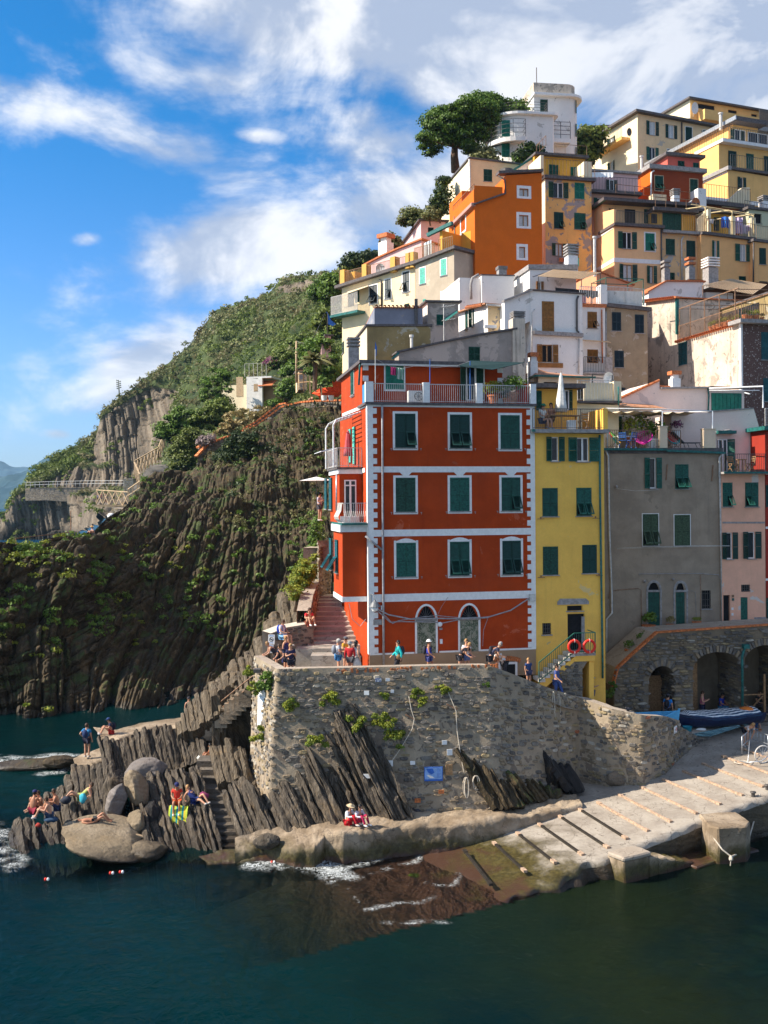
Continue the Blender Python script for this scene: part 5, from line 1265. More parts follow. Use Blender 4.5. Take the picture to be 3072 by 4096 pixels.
H.w('F',t2,[(1163,205,1225,306,'cc'),(1176,400,1226,525,'cc'),(1180,598,1222,660,'cc')],off=-.04,sill=0)
for(ya,yb)in((215,325),(410,518),(603,700)):
 q=H.F(*t2(1446,ya),.4);q1=H.F(*t2(1490,yb),.4)
 o=H.wdw('F',q[0]+.05,q1[1],xr-.35,q[1],'cc',off=.18,sill=0);o.rotation_euler=(0,0,.5)
H.w('F',t2,[(843,375,912,512,'cc'),(843,570,910,682,'cc')],off=-2,sill=0,sh='shutter_light',arch=0)
def curverail(H,x0,x1,y,z,r,h=1.1):
 pts=[(x0,y+r+2,z)]+[(x0+r+r*mh.cos(PI+PI/2*k/6),y+r+r*mh.sin(PI+PI/2*k/6),z)for k in range(7)]+[(x1,y,z),(x1,y+1.2,z)]
 b=MB()
 for hh in(.25,.5,.75,1):
  for p,q in zip(pts[:-1],pts[1:]):b.bem((p[0],p[1],z+h*hh),(q[0],q[1],z+h*hh),.04,.04)
 for p in pts[::2]:b.bem(p,(p[0],p[1],z+h),.05,.05,up=(1,0,0))
 b.bd('balcony_railing',M['metal'],H.e)
za=H.F(*t2(900,545),-3)[1];x_=H.F(*t2(1045,540),-3)[0]
rounded(H,xw-.3,x_,-3.3,-1,za+0,za+.5,3.2,.2,M['white'],'balcony_slab');curverail(H,xw-.2,x_-.1,-3.2,za+.5,3,2.1)
za=H.F(*t2(1300,560),-1.3)[1];x_=H.F(*t2(1412,540),-1.3)[0];x0_=H.F(*t2(1176,540),-1.3)[0]
MB().bx_((x0_,-1.4,za),(x_,-.001,za+.5)).bd('balcony_slab',M['white'],H.e)
b=MB()
for hh in(.5,1,1.5,2):b.bem((x0_,-1.35,za+.5+hh),(x_,-1.35,za+.5+hh),.05,.05)
for t in(0,.33,.66,1):b.bem((x0_+(x_-x0_)*t,-1.35,za+.5),(x0_+(x_-x0_)*t,-1.35,za+2.5),.06,.06,up=(1,0,0))
b.bd('balcony_railing',M['metal'],H.e)
curverail(H,xw+.5,xl+1,-2.2,zl+.3,3,1.3)
q=H.F(*t2(1133,100),1);MB().tbe([(q[0],1,q[1]-.2),(q[0],1,q[1]+2.4)],.06,5).bd('mast',M['metal'],H.e)
H=Hs('hidden_hill_house','roof corner of a pale house in the trees behind the white tower','house',z4(225,380),150,10,8,[W_whiteold],bs_=70,top=[z4(225,372),z4(420,365)]);H.body();H.roof(.4,.5)
def rkm(name,c0,c1,c2,bandscale=2.2,n=(.95,-.15,.28),moss=None,bump=.9,warm=.25):
 """layered rock: colour bands follow the bedding, finer grain and lichen on top"""
 m,t,b=pmat(name,.9);b.inputs['Specular IOR Level'].default_value=.25
 g=t.node('ShaderNodeNewGeometry');pos=g.outputs['Position']
 warp=t.nse(pos,.45,4,.6);c=t.mh('MULTIPLY_ADD',warp,1.4,t.vmath('DOT_PRODUCT',pos,n))
 comb=t.node('ShaderNodeCombineXYZ',{0:c,1:0,2:0}).outputs[0]
 b1=t.nse(comb,bandscale,5,.75);b2=t.nse(t.vmath('ADD',t.vmath('SCALE',pos),comb),1.2,5,.6)
 b1b=t.nse(comb,bandscale*4,3,.7)
 col=t.mix(t.step(b1,.36,.62),c0,c1);col=t.mix(t.step(b1b,.5,.7,0,.6),col,c2)
 n2=t.nse(pos,1.1,6,.65,.4);col=t.mix(t.step(n2,.5,.75,0,warm),col,(.34,.22,.1))
 n3=t.nse(pos,7,5,.65);col=t.mix(t.step(n3,.3,.7,0,.35),col,tuple(x*.55 for x in c0))
 if moss:
  n4=t.nse(pos,.7,6,.6);z=t.node('ShaderNodeSeparateXYZ',{0:g.outputs['Normal']}).outputs[2]
  col=t.mix(t.mh('MULTIPLY',t.step(n4,.5,.62),t.step(z,.1,.6,.15,.9)),col,moss)
 zz=t.node('ShaderNodeSeparateXYZ',{0:pos}).outputs[2]
 col=t.mix(t.step(t.mh('ADD',zz,t.mh('MULTIPLY',n2,.9)),.5,1.25),(.035,.026,.018),col)
 t.l.new(col,b.inputs['Base Color'])
 t.l.new(t.step(t.mh('ADD',zz,t.mh('MULTIPLY',n2,.9)),.5,1.25,.35,.92),b.inputs['Roughness'])
 b1c=t.nse(comb,bandscale*11,2,.6);h=t.mh('ADD',t.mh('MULTIPLY_ADD',t.nse(pos,5,6,.65),.8,t.mh('MULTIPLY',b1b,.9)),t.mh('MULTIPLY',b1c,.35));col=t.mix(t.step(b1c,.5,.62,0,.45),col,tuple(x*.5 for x in c0))
 bp=t.node('ShaderNodeBump',{'Strength':bump,'Distance':.1,'Height':h});t.l.new(bp.outputs[0],b.inputs['Normal'])
 return m
def _scale_fix():
 for m in bpy.data.materials:
  if m.use_nodes:
   for n in m.node_tree.nodes:
    if n.type=='VECT_MATH' and n.operation=='SCALE' and not n.inputs[3].is_linked:n.inputs[3].default_value=1
R_cliff=rkm('dark_cliff_rock',(.026,.02,.013),(.075,.055,.031),(.165,.122,.07),1.1,moss=(.05,.07,.02),warm=.35)
R_fore=rkm('banded_grey_rock',(.03,.025,.021),(.15,.122,.092),(.33,.275,.21),3.8)
R_foreb=rkm('pale_ribbed_rock',(.05,.04,.03),(.18,.14,.095),(.34,.28,.2),2.8,warm=.4)
R_head=rkm('headland_rock',(.09,.075,.06),(.2,.165,.125),(.27,.23,.18),.22,n=(1,.1,.22),moss=(.05,.075,.02),bump=1)
R_black=rkm('black_wet_rock',(.018,.017,.018),(.035,.033,.033),(.07,.062,.055),2)
R_bould=rkm('sandstone_boulder',(.2,.155,.1),(.28,.22,.15),(.34,.28,.2),.6,n=(.1,.1,.9),warm=.3)
R_bouldg=rkm('grey_boulder',(.15,.13,.12),(.22,.195,.18),(.3,.27,.25),.8,n=(.1,.1,.9),warm=.15)
def row(pts,u):
 """pts: (u, v, Y) or (u, v, None, z) -> interpolated over the u stations"""
 U=[p[0]for p in pts];V=[p[1]for p in pts]
 Y=[p[2]if p[2]is not None else(p[3]-CAMZ)/ray(p[0],p[1]).z for p in pts]
 return np.interp(u,U,V),np.interp(u,U,Y)
def sheet_pts(rows,u,nv,pw=1):
 """rows top -> bottom, each (v array, Y array) on stations u; returns (nv, nu, 3)"""
 k=len(rows);T=np.linspace(0,k-1,nv);Vs=np.array([r[0]for r in rows]);Ys=np.array([r[1]for r in rows])
 i=np.minimum(T.astype(int),k-2);f=(T-i)
 def cr(A):
  a=A[np.maximum(i-1,0)];b=A[i];c=A[i+1];d=A[np.minimum(i+2,k-1)];F=f[:,None]
  cub=.5*((2*b)+(-a+c)*F+(2*a-5*b+4*c-d)*F**2+(-a+3*b-3*c+d)*F**3);lin=b*(1-F)+c*F
  return .5*cub+.5*lin
 V=cr(Vs);Y=cr(Ys);U=np.broadcast_to(u,V.shape)
 X_=U-HU;Z_=HV-V;c,s_=mh.cos(ROLL),mh.sin(ROLL)
 return np.stack([(X_*c+Z_*s_)/FPX*Y,Y,CAMZ+(-X_*s_+Z_*c)/FPX*Y],-1)
def normals(G):
 du=np.gradient(G,axis=1);dv=np.gradient(G,axis=0);n=np.cross(dv,du);n/=np.linalg.norm(n,axis=-1,keepdims=1)+1e-9
 return n
def strata(p,nrm,widths,amps,L=2.5,groove=.1,seed=0,along=(.28,.05,-.95)):
 """stepped relief of tilted beds: every bed stands proud by its own amount, broken into blocks, with a groove between beds"""
 warp=(fbm(p*.1,3,seed+5)-.5)*1.5;c=p@np.array(nrm)+warp;a=p@np.array(along)
 d=np.zeros(len(p))
 for k,(w,A)in enumerate(zip(widths,amps)):
  q=c/w;q=q+.16*(vnoise(np.stack([a/3.1,q*.2,q*0+k],1),seed+k)-.5);b=np.floor(q);f=q-b
  blk=np.floor(a/L/(.6+hash1(b,seed+31+k))+hash1(b,seed+9+k)*7)
  h=.4*hash1(b,seed+k)+.6*_h(b,blk,b*0+k,seed+77)
  fa=(a/L/(.6+hash1(b,seed+31+k))+hash1(b,seed+9+k)*7)%1
  edge=np.minimum(f,1-f)*w
  d+=A*(h-.5)-groove*A*np.exp(-(edge/(.1*w+.015))**2)-groove*.5*A*np.exp(-(np.minimum(fa,1-fa)*L/.07)**2)
 return d
def mks(name,G,disp,mat,lb=None,cat=None,kind=None,smooth=0,attrs=None):
 N=normals(G);P_=G.reshape(-1,3);d=disp(P_);P2=P_+N.reshape(-1,3)*d[:,None]
 me=npmesh(name,P2,grid_faces(G.shape[0],G.shape[1]),mat,smooth,attrs);o=link(name,me);tag(o,lb,cat,None,kind)
 return o,P2.reshape(G.shape),N
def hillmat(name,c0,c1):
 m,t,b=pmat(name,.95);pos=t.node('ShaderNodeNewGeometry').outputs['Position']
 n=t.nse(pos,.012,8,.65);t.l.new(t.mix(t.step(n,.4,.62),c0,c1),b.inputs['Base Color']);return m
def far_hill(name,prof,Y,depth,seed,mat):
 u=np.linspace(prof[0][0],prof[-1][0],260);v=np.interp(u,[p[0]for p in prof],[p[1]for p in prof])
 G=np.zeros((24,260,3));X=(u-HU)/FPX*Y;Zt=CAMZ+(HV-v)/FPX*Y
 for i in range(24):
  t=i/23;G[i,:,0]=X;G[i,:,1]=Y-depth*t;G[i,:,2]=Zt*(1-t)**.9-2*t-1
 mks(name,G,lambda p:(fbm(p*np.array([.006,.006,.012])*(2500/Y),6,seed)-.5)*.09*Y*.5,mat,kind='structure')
far_hill('distant_hill',[(-1500,1990),(-700,1880),(-250,1850),(0,1861),(60,1867),(110,1858),(180,1862),(260,1868),(700,1930)],7000,1500,3,hillmat('hazed_distant_scrub',(.02,.055,.08),(.04,.08,.1)))  # scrub colour blued to paint in the haze of distance
far_hill('coastal_hill',[(-900,2004),(-400,1995),(-150,1955),(0,1928),(42,1908),(84,1890),(140,1856),(190,1826),(240,1808),(400,1760),(800,1700)],3000,700,8,hillmat('hazed_coastal_scrub',(.012,.046,.065),(.03,.07,.085)))  # aerial haze is tinted into this nearer hill's scrub colour too
RIDGE=[(-260,2135,415),(-120,2128,412),(0,2104,410),(13,2080,410),(50,1990,410),(97,1953,412),(135,1915,415),(160,1868,420),(190,1856,425),(220,1818,430),(287,1793,435),(329,1763,435),(380,1728,430),(397,1695,425),(412,1640,420),(481,1588,420),(584,1512,420),(678,1450,420),(773,1366,418),(807,1314,415),(859,1240,410),(988,1203,400),(1065,1192,380),(1117,1130,360),(1202,1105,340),(1288,1096,320),(1366,1090,300),(1391,1058,290),(1500,1010,270),(1800,930,230),(2300,900,220),(3400,900,260)]
HB=[(-260,2150,398),(0,2150,398),(200,2150,398),(250,2146,396),(330,2110,330),(400,2070,270),(560,1990,215),(700,1940,180),(900,1870,165),(1100,1730,150),(1366,1680,140),(1500,1640,125),(1800,1500,110),(2300,1400,110),(3400,1500,110)]
nu,nv=900,300
us=np.concatenate([np.linspace(-260,1500,780),np.linspace(1512,3400,120)])
rv,rY=row(RIDGE,us);bv,bY=row(HB,us)
path_v=np.interp(us,[-260,90,130,560,620,3400],[2143,1975,1948,1950,1940,1800]);w_=np.clip((us-560)/300,0,1)
r1v=np.minimum(rv*.5+path_v*.5,rv+400);r1v=r1v*(1-w_)+(rv*.66+bv*.34)*w_;r1Y=(rY*.6+402*.4)*(1-w_)+(rY*.78+bY*.22)*w_
r2v=np.maximum(path_v*(1-w_)+(rv*.33+bv*.67)*w_,rv+2);r2Y=404*(1-w_)*1+(rY*.42+bY*.58)*w_
m_=np.clip((us-180)/250,0,1);r2Y=r2Y*(1-m_*(1-w_)*.04)
r3v=bv;r3Y=bY
G=sheet_pts([(rv,rY),(r1v,r1Y),(r2v,r2Y),(r3v,r3Y)],us,nv)
UU=np.broadcast_to(us,G.shape[:2]);VV=HV-(G[...,2]-CAMZ)/G[...,1]*FPX
def inpoly(U,V,poly):
 ins=np.zeros(U.shape,bool);n=len(poly)
 for i in range(n):
  x0,y0=poly[i];x1,y1=poly[(i+1)%n]
  c=((y0>V)!=(y1>V))&(U<(x1-x0)*(V-y0)/(y1-y0+1e-9)+x0);ins^=c
 return ins
jit=(fbm(G.reshape(-1,3)*.05,3,4).reshape(UU.shape)-.5)*120
rockm=inpoly(UU+jit,VV+jit*.5,[(380,1730),(405,1650),(480,1600),(600,1545),(740,1560),(735,1700),(710,1870),(560,1880),(430,1850),(370,1850)])|((VV>1962)&(UU<600))|inpoly(UU+jit*.5,VV+jit*.3,[(300,1870),(560,1850),(640,1880),(560,1950),(130,1945),(180,1915)])
rockm|=inpoly(UU+jit*.5,VV+jit*.3,[(1120,1150),(1260,1120),(1300,1160),(1150,1200)])
def hill_disp(p):
 r=rockm.reshape(-1).astype(float)
 sc=np.clip(p[:,1]/400,.3,1)
 s1=strata(p/np.array([5,5,5]),(1,.1,.22),[.9,.35],[1,.45],2,.3,3)*6
 v=(fbm(p*.045,4,9)-.5)*17*sc+np.abs(fbm(p*.16,3,12)-.5)*10*sc
 return s1*r*.8*sc+v*(1-r)*.8+(fbm(p*.02,3,2)-.5)*14*sc
fade=np.clip((VV-rv)/60,.15,1)
def hd(p):return hill_disp(p)*np.clip(fade,0,1).reshape(-1)
m,t,b=pmat('hill_ground',.95);g=t.node('ShaderNodeNewGeometry');pos=g.outputs['Position']
at=t.node('ShaderNodeAttribute',attribute_name='rock').outputs['Fac']
n1_=t.nse(pos,.06,6,.65);n2_=t.nse(pos,.5,5,.7)
veg=t.mix(t.step(n1_,.35,.65),(.03,.05,.013),(.075,.1,.026));veg=t.mix(t.step(n2_,.52,.75,0,.5),veg,(.2,.15,.07))
comb=t.node('ShaderNodeCombineXYZ',{0:t.mh('MULTIPLY_ADD',n1_,9,t.vmath('DOT_PRODUCT',pos,(1,.1,.22)))}).outputs[0]
bnd=t.nse(comb,.28,5,.75);rk=t.mix(t.step(bnd,.38,.62),(.085,.07,.052),(.24,.195,.145));rk=t.mix(t.step(n2_,.45,.75,0,.4),rk,(.26,.18,.11))
zz=t.node('ShaderNodeSeparateXYZ',{0:pos}).outputs[2];rk=t.mix(t.step(zz,2,7),(.03,.026,.022),rk)
t.l.new(t.mix(at,veg,rk),b.inputs['Base Color'])
bp=t.node('ShaderNodeBump',{'Strength':1,'Distance':1,'Height':t.mh('MULTIPLY_ADD',t.nse(pos,.6,6,.7),1,bnd)});t.l.new(bp.outputs[0],b.inputs['Normal'])
hill,HG,HN=mks('hillside',G,hd,m,kind='structure',attrs={'rock':rockm.reshape(-1).astype(np.float32)})
def leafmat(name,c0,c1,c2,scale=.8,rough=.6):
 m,t,b=pmat(name,rough);g=t.node('ShaderNodeNewGeometry');pos=g.outputs['Position']
 r=g.outputs['Random Per Island'];n=t.nse(pos,scale,4,.6)
 c=t.mix(r,c0,c1);c=t.mix(t.step(n,.4,.65,0,.75),c,c2);t.l.new(c,b.inputs['Base Color'])
 tr=t.node('ShaderNodeBsdfTranslucent',{'Color':c});mx=t.node('ShaderNodeMixShader',{0:.25});t.l.new(b.outputs[0],mx.inputs[1]);t.l.new(tr.outputs[0],mx.inputs[2])
 t.l.new(mx.outputs[0],t.n['Material Output'].inputs[0]);return m
L_scrub=leafmat('scrub_leaves',(.075,.125,.018),(.2,.25,.038),(.13,.15,.032),.06)
L_scrub2=leafmat('olive_scrub_leaves',(.12,.15,.045),(.22,.22,.08),(.18,.14,.06),.1)
L_green=leafmat('bright_leaves',(.07,.145,.015),(.17,.26,.035),(.09,.15,.022),.5)
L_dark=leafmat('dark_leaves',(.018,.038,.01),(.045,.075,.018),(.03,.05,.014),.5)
L_pine=leafmat('pine_needles',(.035,.085,.01),(.15,.24,.025),(.08,.14,.018),.35)
L_yel=leafmat('yellow_green_samphire',(.16,.2,.02),(.34,.34,.03),(.1,.16,.02),2.5)
L_dry=leafmat('dry_grass',(.26,.19,.07),(.38,.28,.12),(.2,.18,.06),.5)
L_purple=leafmat('purple_bougainvillea',(.22,.03,.13),(.32,.08,.2),(.1,.08,.04),.8)
def tuft_arrays(C,Rd,n_leaf,leaf,rs,flt=.75,shell=.45,up=0):
 """leaf quads scattered through ellipsoids at C (k,3) with radii Rd (k,)"""
 k=len(C);n=k*n_leaf;rep=np.repeat(np.arange(k),n_leaf)
 d=rs.normal(size=(n,3));d/=np.linalg.norm(d,axis=1,keepdims=1)+1e-9;d[:,2]=np.where(d[:,2]<-.3,-d[:,2],d[:,2])
 r=(shell+(1-shell)*rs.rand(n))
 p=C[rep]+d*np.array([1,1,flt])*(Rd[rep]*r)[:,None]
 nrm=d+rs.normal(size=(n,3))*.55;nrm[:,2]+=up;nrm/=np.linalg.norm(nrm,axis=1,keepdims=1)
 a=np.cross(nrm,rs.normal(size=(n,3)));a/=np.linalg.norm(a,axis=1,keepdims=1)+1e-9;b=np.cross(nrm,a)
 s=(np.repeat(leaf,n_leaf)if np.ndim(leaf)else np.full(n,leaf))*(.6+.8*rs.rand(n))
 s=s[:,None];V=np.stack([p-a*s,p-b*s*.6,p+a*s,p+b*s*.6],1).reshape(-1,3)
 F=np.arange(n*4).reshape(-1,4);return V,F
def fol(name,C,Rd,n_leaf,leaf,mat,seed=1,parent=None,flt=.75,shell=.45,up=0,**k):
 rs=np.random.RandomState(seed);V,F=tuft_arrays(np.asarray(C,float),np.asarray(Rd,float),n_leaf,leaf,rs,flt,shell,up)
 o=link(name,npmesh(name,V,F,mat),parent);tag(o,**k);return o
rs=np.random.RandomState(7)
cand=np.argwhere((~rockm)&(UU<1520)&(VV<2100));keepn=10000
dist=HG[cand[:,0],cand[:,1],1]
pr=np.clip(1/(dist/150)**1,.2,3);pr/=pr.sum();idx=rs.choice(len(cand),keepn,p=pr);cc=cand[idx];C=HG[cc[:,0],cc[:,1]]+rs.normal(size=(keepn,3))*np.array([1,1,.2])
Rd=(.5+1.25*rs.rand(keepn)**2)*np.clip(C[:,1]/230,.55,1.5)*.95
sel=vnoise(C*.05,44)+.25*rs.rand(keepn)
for nm,msk,mt in(('hillside_scrub',sel<.62,L_scrub),('dry_hillside_scrub',sel>=.62,L_scrub2)):
 fol(nm,C[msk],Rd[msk],30,Rd[msk]*.24,mt,3,kind='stuff',flt=.8)
rc=np.argwhere(rockm&(UU<800));idx=rs.choice(len(rc),420);cc=rc[idx];C=HG[cc[:,0],cc[:,1]];keep=vnoise(C*.09,5)>.55;C=C[keep]
fol('cliff_scrub',C,1+1.6*rs.rand(len(C)),30,.5,L_scrub,5,kind='stuff')
CT=[(-300,2215,77),(0,2165,79),(60,2175,80),(130,2185,81),(180,2155,84),(250,2140,88),(330,2135,90),(380,2120,93),(430,2070,103),(480,2040,112),(540,1985,120),(575,1920,126),(620,1885,128),(700,1882,128),(770,1880,128),(800,1845,128),(970,1735,130),(1117,1650,130),(1200,1632,128),(1366,1622,125),(1560,1630,118)]
us2=np.linspace(-300,1560,860);Ug=[-300,0,300,600,900,1100,1300,1560]
rr=[row(CT,us2)]
for V_,Y_ in(((2300,2290,2250,2150,2040,1940,1880,1880),(75,76,82,97,106,112,114,110)),((2600,2600,2560,2500,2440,2350,2250,2250),(71,72,76,85,91,96,99,96))):
 rr.append((np.interp(us2,Ug,V_),np.interp(us2,Ug,Y_)))
rr.append(row([(-300,2905,None,-.8),(0,2905,None,-.8),(300,2905,None,-.8),(600,2900,None,-.8),(900,2872,None,-.8),(1100,2800,None,-.8),(1300,2740,None,-.8),(1560,2740,None,-.8)],us2))
NV2=540;G2=sheet_pts(rr,us2,NV2)
VV2=HV-(G2[...,2]-CAMZ)/G2[...,1]*FPX;UU2=np.broadcast_to(us2,VV2.shape)
edgef=np.clip(np.linspace(0,1,NV2)[:,None]/.03,.15,1)*np.ones((1,860))
rough=np.clip((UU2-700)/500,0,1)*np.clip((2350-VV2)/300,0,1)
def cd_(p):
 rg_=rough.reshape(-1);s1=strata(p,(.95,-.1,.26),[2.9,1.05,.46],[1.3,.95,.4],1.5,.4,3)+strata(p,(.28,-.1,-.95),[4.1,1.7,.7],[.9,.55,.22],1.1,.22,51,(.95,0,.3))+(fbm(p*1.7,4,88)-.5)*.55
 s2=(fbm(p*.35,5,8)-.5)*4.2+strata(p,(.6,-.3,.7),[1.4,.5],[.6,.3],1.5,.4,13)
 return(s1*(1-.75*rg_)+s2*rg_+(fbm(p*.16,4,21)-.5)*3.2)*edgef.reshape(-1)
cliff,CG,CN=mks('dark_cliff',G2,cd_,R_cliff,kind='structure')
def cliff_pts(n,um,vm,seed,filt=None):
 r_=np.random.RandomState(seed);i=r_.randint(0,NV2,n*6);j=r_.randint(0,860,n*6)
 ok=(UU2[i,j]>um[0])&(UU2[i,j]<um[1])&(VV2[i,j]>vm[0])&(VV2[i,j]<vm[1])
 i,j=i[ok][:n],j[ok][:n];return CG[i,j]+CN[i,j]*.15
Cc=cliff_pts(330,(-100,1300),(1650,2550),3);msk=vnoise(Cc*.25,9)>.46
fol('cliff_tufts',Cc[msk],.3+.5*rs.rand(msk.sum()),46,.13,L_green,8,kind='stuff',flt=.7)
Cc=cliff_pts(260,(-100,900),(2150,2900),5);msk=vnoise(Cc*.2,19)>.55
fol('samphire_tufts',Cc[msk],.22+.4*rs.rand(msk.sum()),46,.1,L_yel,9,kind='stuff',flt=.6)
Cc=cliff_pts(150,(820,1330),(1640,2150),11)
fol('cliff_creepers',Cc,.3+.5*rs.rand(len(Cc)),40,.12,L_scrub2,12,kind='stuff',flt=.8)
Cc=cliff_pts(110,(850,1330),(1630,2000),17);fol('dark_cliff_creepers',Cc,.4+.9*rs.rand(len(Cc)),44,.17,L_dark,13,kind='stuff',flt=.8)
C=np.array([P(u,v,84+(u-60)*.03)for(u,v)in[(60,2190),(110,2185),(150,2195),(240,2155),(290,2160),(380,2175),(420,2190),(20,2220),(520,2190),(560,2150),(600,2170),(640,2200),(460,2300),(640,2280)]]);fol('ridge_samphire',C,.55+.3*rs.rand(len(C)),160,.12,L_yel,4,kind='stuff',flt=.7)
n_=60;Xg=np.linspace(0,95,n_);Yg=np.linspace(57,200,50);XX,YY=np.meshgrid(Xg,Yg)
XX=XX-.5+(YY-57)*-.02;ZZ=3+(YY-57)*.5+np.minimum(0,(XX-3))*1.5-np.maximum(0,(YY-150))*.35
Gt=np.stack([XX,YY,ZZ],-1)
mks('town_hillside',Gt,lambda p:(fbm(p*.2,4,3)-.5)*1.6,flt('earth',(.16,.12,.07),.95,.3,.5,scale=1),kind='structure')
def ocr(name,lb,top,bot,Ytop,Ybot,ang,w,mat,seed=1,dep=2.2,fz=I1,jit=.25,tip=.35,cat='rock',kind=None):
 """top / bottom: polylines in the picture turned into two lines in space; beds of rock stand between them, leaning by ang
    (degrees from vertical, foot towards the right)"""
 rg=random.Random(seed);tp=[fz(*p)for p in top];bp_=[fz(*p)for p in bot]
 tu=[p[0]for p in tp];tv=[p[1]for p in tp];bu=[p[0]for p in bp_];bv_=[p[1]for p in bp_]
 Yt=lambda u:np.interp(u,tu,np.linspace(*Ytop,len(tu))if len(Ytop)==2 else Ytop)
 Yb=lambda u:np.interp(u,bu,np.linspace(*Ybot,len(bu))if len(Ybot)==2 else Ybot)
 b=MB();ta=mh.tan(R(ang));wk=[0,0]
 u=bu[0]
 while u<bu[-1]+1:
  ub=u;vb=float(np.interp(ub,bu,bv_))if ub>=bu[0]else None
  uu,hit=ub,None
  if vb is None:
   vt0=float(np.interp(ub,tu,tv));vb=bv_[0];ub=ub
  step=4;v=vb
  for k in range(400):
   v-=step;uu-=step*ta
   if uu<tu[0]-(100 if ang<19 else 12):break
   if v<=float(np.interp(uu,tu,tv)):hit=(uu,v);break
  if hit is None:hit=(ub,vb)
  wpx=rg.uniform(*w)
  if vb-hit[1]>12:
   y0=float(Yb(ub));y1=float(Yt(hit[0]));wk=[wk[0]*.78+rg.gauss(0,jit*.38),wk[1]*.72+rg.uniform(-tip,tip)*.45];dy_,ti=wk
   p0=P(ub,vb+14,y0);p1=P(hit[0],hit[1],y1);d=(p1-p0);L=d.length;d.normalize();p1=p1+d*ti;L+=ti
   wm=wpx/FPX*y0*1.3;across=Vc((1,0,0))-d*d.x;across.normalize();back=d.cross(across)
   if back.y<0:back=-back
   n=max(3,int(L/.45));o0=[rg.uniform(-.5,.5)*wm*.5 for _ in range(2)];off=dy_;bs_=len(b.v)
   blk=0
   for i in range(n+1):
    t=i/n;c=p0.lerp(p1,t)
    if rg.random()<.3:blk=rg.gauss(0,jit*.35)
    j=lambda s=.035:rg.uniform(-s,s)
    e=.85 if i==n else 1;back0=off+blk+(.1 if i==n else 0)
    sec=[(-wm*.5*e,back0+wm*.22),(-wm*.22*e,back0+o0[0]*.25),(wm*.18*e,back0+o0[1]*.25-.03),(wm*.5*e,back0+wm*.2),(wm*.5*e,back0+dep),(-wm*.5*e,back0+dep)]
    for(a_,q_)in sec:b.v.append(tuple(c+across*(a_+j())+back*(q_+j())+d*j(.05)))
   for i in range(n):
    for k in range(6):
     q=bs_+i*6;b.f.append((q+k,q+(k+1)%6,q+6+(k+1)%6,q+6+k));b.m.append(0)
   b.f.append(tuple(bs_+n*6+k for k in range(6)));b.m.append(0);b.f.append(tuple(bs_+k for k in range(6))[::-1]);b.m.append(0)
  u+=wpx
 me=b.mesh(name,mat);bm=bmesh.new();bm.from_mesh(me);bmesh.ops.recalc_face_normals(bm,faces=bm.faces)
 bmesh.ops.subdivide_edges(bm,edges=[e for e in bm.edges if e.calc_length()>.35],cuts=1,use_grid_fill=1)
 bm.verts.ensure_lookup_table()
 co=np.array([v.co[:]for v in bm.verts]);dd=np.stack([(fbm(co*3.1+k*31,3,seed+k)-.5)*.16 for k in range(3)],1)
 for v,q in zip(bm.verts,dd):v.co+=Vc(q)
 bm.to_mesh(me);bm.free();o=link(name,me);tag(o,lb,cat,None,kind);return o
def boulder(lb,u0,v0,u1,v1,Y,mat,seed=1,rot=0,ry=1,flat_=1,cut=.75,name='boulder'):
 c=P((u0+u1)/2,(v0+v1)/2,Y);rx=(u1-u0)/2/FPX*Y;rz=(v1-v0)/2/FPX*Y
 bm=bmesh.new();bmesh.ops.create_icosphere(bm,subdivisions=5,radius=1);co=np.array([v.co[:]for v in bm.verts])
 rg=np.random.RandomState(seed)
 for k in range(11):
  n=rg.normal(size=3);n/=np.linalg.norm(n);h=cut+.22*rg.rand();d=co@n;ex=np.maximum(d-h,0);co-=n*ex[:,None]*.92
 co*=(1+(fbm(co*1.4+seed,4,seed)-.5)*.35+(fbm(co*6+seed,3,seed)-.5)*.07)[:,None]
 ang=R(rot);co=co*np.array([1,1,1]);M_=np.array([[rx,0,0],[0,max(rx,rz)*ry,0],[0,0,rz]]);co=co@M_.T
 c_,s_=mh.cos(ang),mh.sin(ang);x=co[:,0]*c_+co[:,2]*s_;z=-co[:,0]*s_+co[:,2]*c_;co[:,0]=x;co[:,2]=z
 for v,q in zip(bm.verts,co):v.co=Vc(q)+c
 me=bpy.data.meshes.new(name);bm.to_mesh(me);bm.free();me.materials.append(mat);me.polygons.foreach_set('use_smooth',[1]*len(me.polygons))
 return tag(link(name,me),lb,'boulder')
OC=ocr
OC('rock_ribs','ribbed grey rock under the seaward walkway ridge',[(600,380),(700,395),(830,350),(920,312),(1020,300),(1160,322),(1240,330)],[(640,560),(760,610),(900,575),(1050,545),(1190,490),(1240,430)],(52,52),(50.5,50.5),14,(8,24),R_fore,3,4.5,zA)
OC('rock_ribs','dark grey rock hump left of the two standing boulders',[(330,720),(400,610),(450,545),(550,545),(640,520),(700,560)],[(300,830),(420,900),(560,900),(700,900),(740,880)],(48.5,48),(45.5,45.5),10,(10,30),R_fore,5,4,zA)
OC('rock_ribs','low dark rock by the water where the sunbathers sit',[(40,960),(90,870),(150,835),(250,855),(340,815),(420,760),(520,730)],[(60,1110),(130,1140),(250,1155),(350,1150),(450,1150),(560,1090)],(45,45.5),(42,42.2),12,(9,30),R_fore,7,4,zA)
OC('rock_ribs','slanting rock ribs below the man in red and the woman in blue',[(860,630),(900,590),(1000,565),(1080,540),(1160,530),(1250,560),(1290,620)],[(900,1010),(960,1060),(1050,1100),(1200,1085),(1290,1065),(1345,1060)],(47.5,47.5),(42.5,42.5),17,(8,26),R_fore,9,3,zA,tip=.25)
OC('rock_ribs','slanting rock ribs right of the carved steps',[(1350,700),(1400,640),(1480,600),(1560,650),(1659,700),(1700,720)],[(1400,960),(1480,1020),(1560,1020),(1659,990),(1750,960)],(46,45.5),(42.8,42.8),22,(8,24),R_fore,11,3,zA,tip=.2)
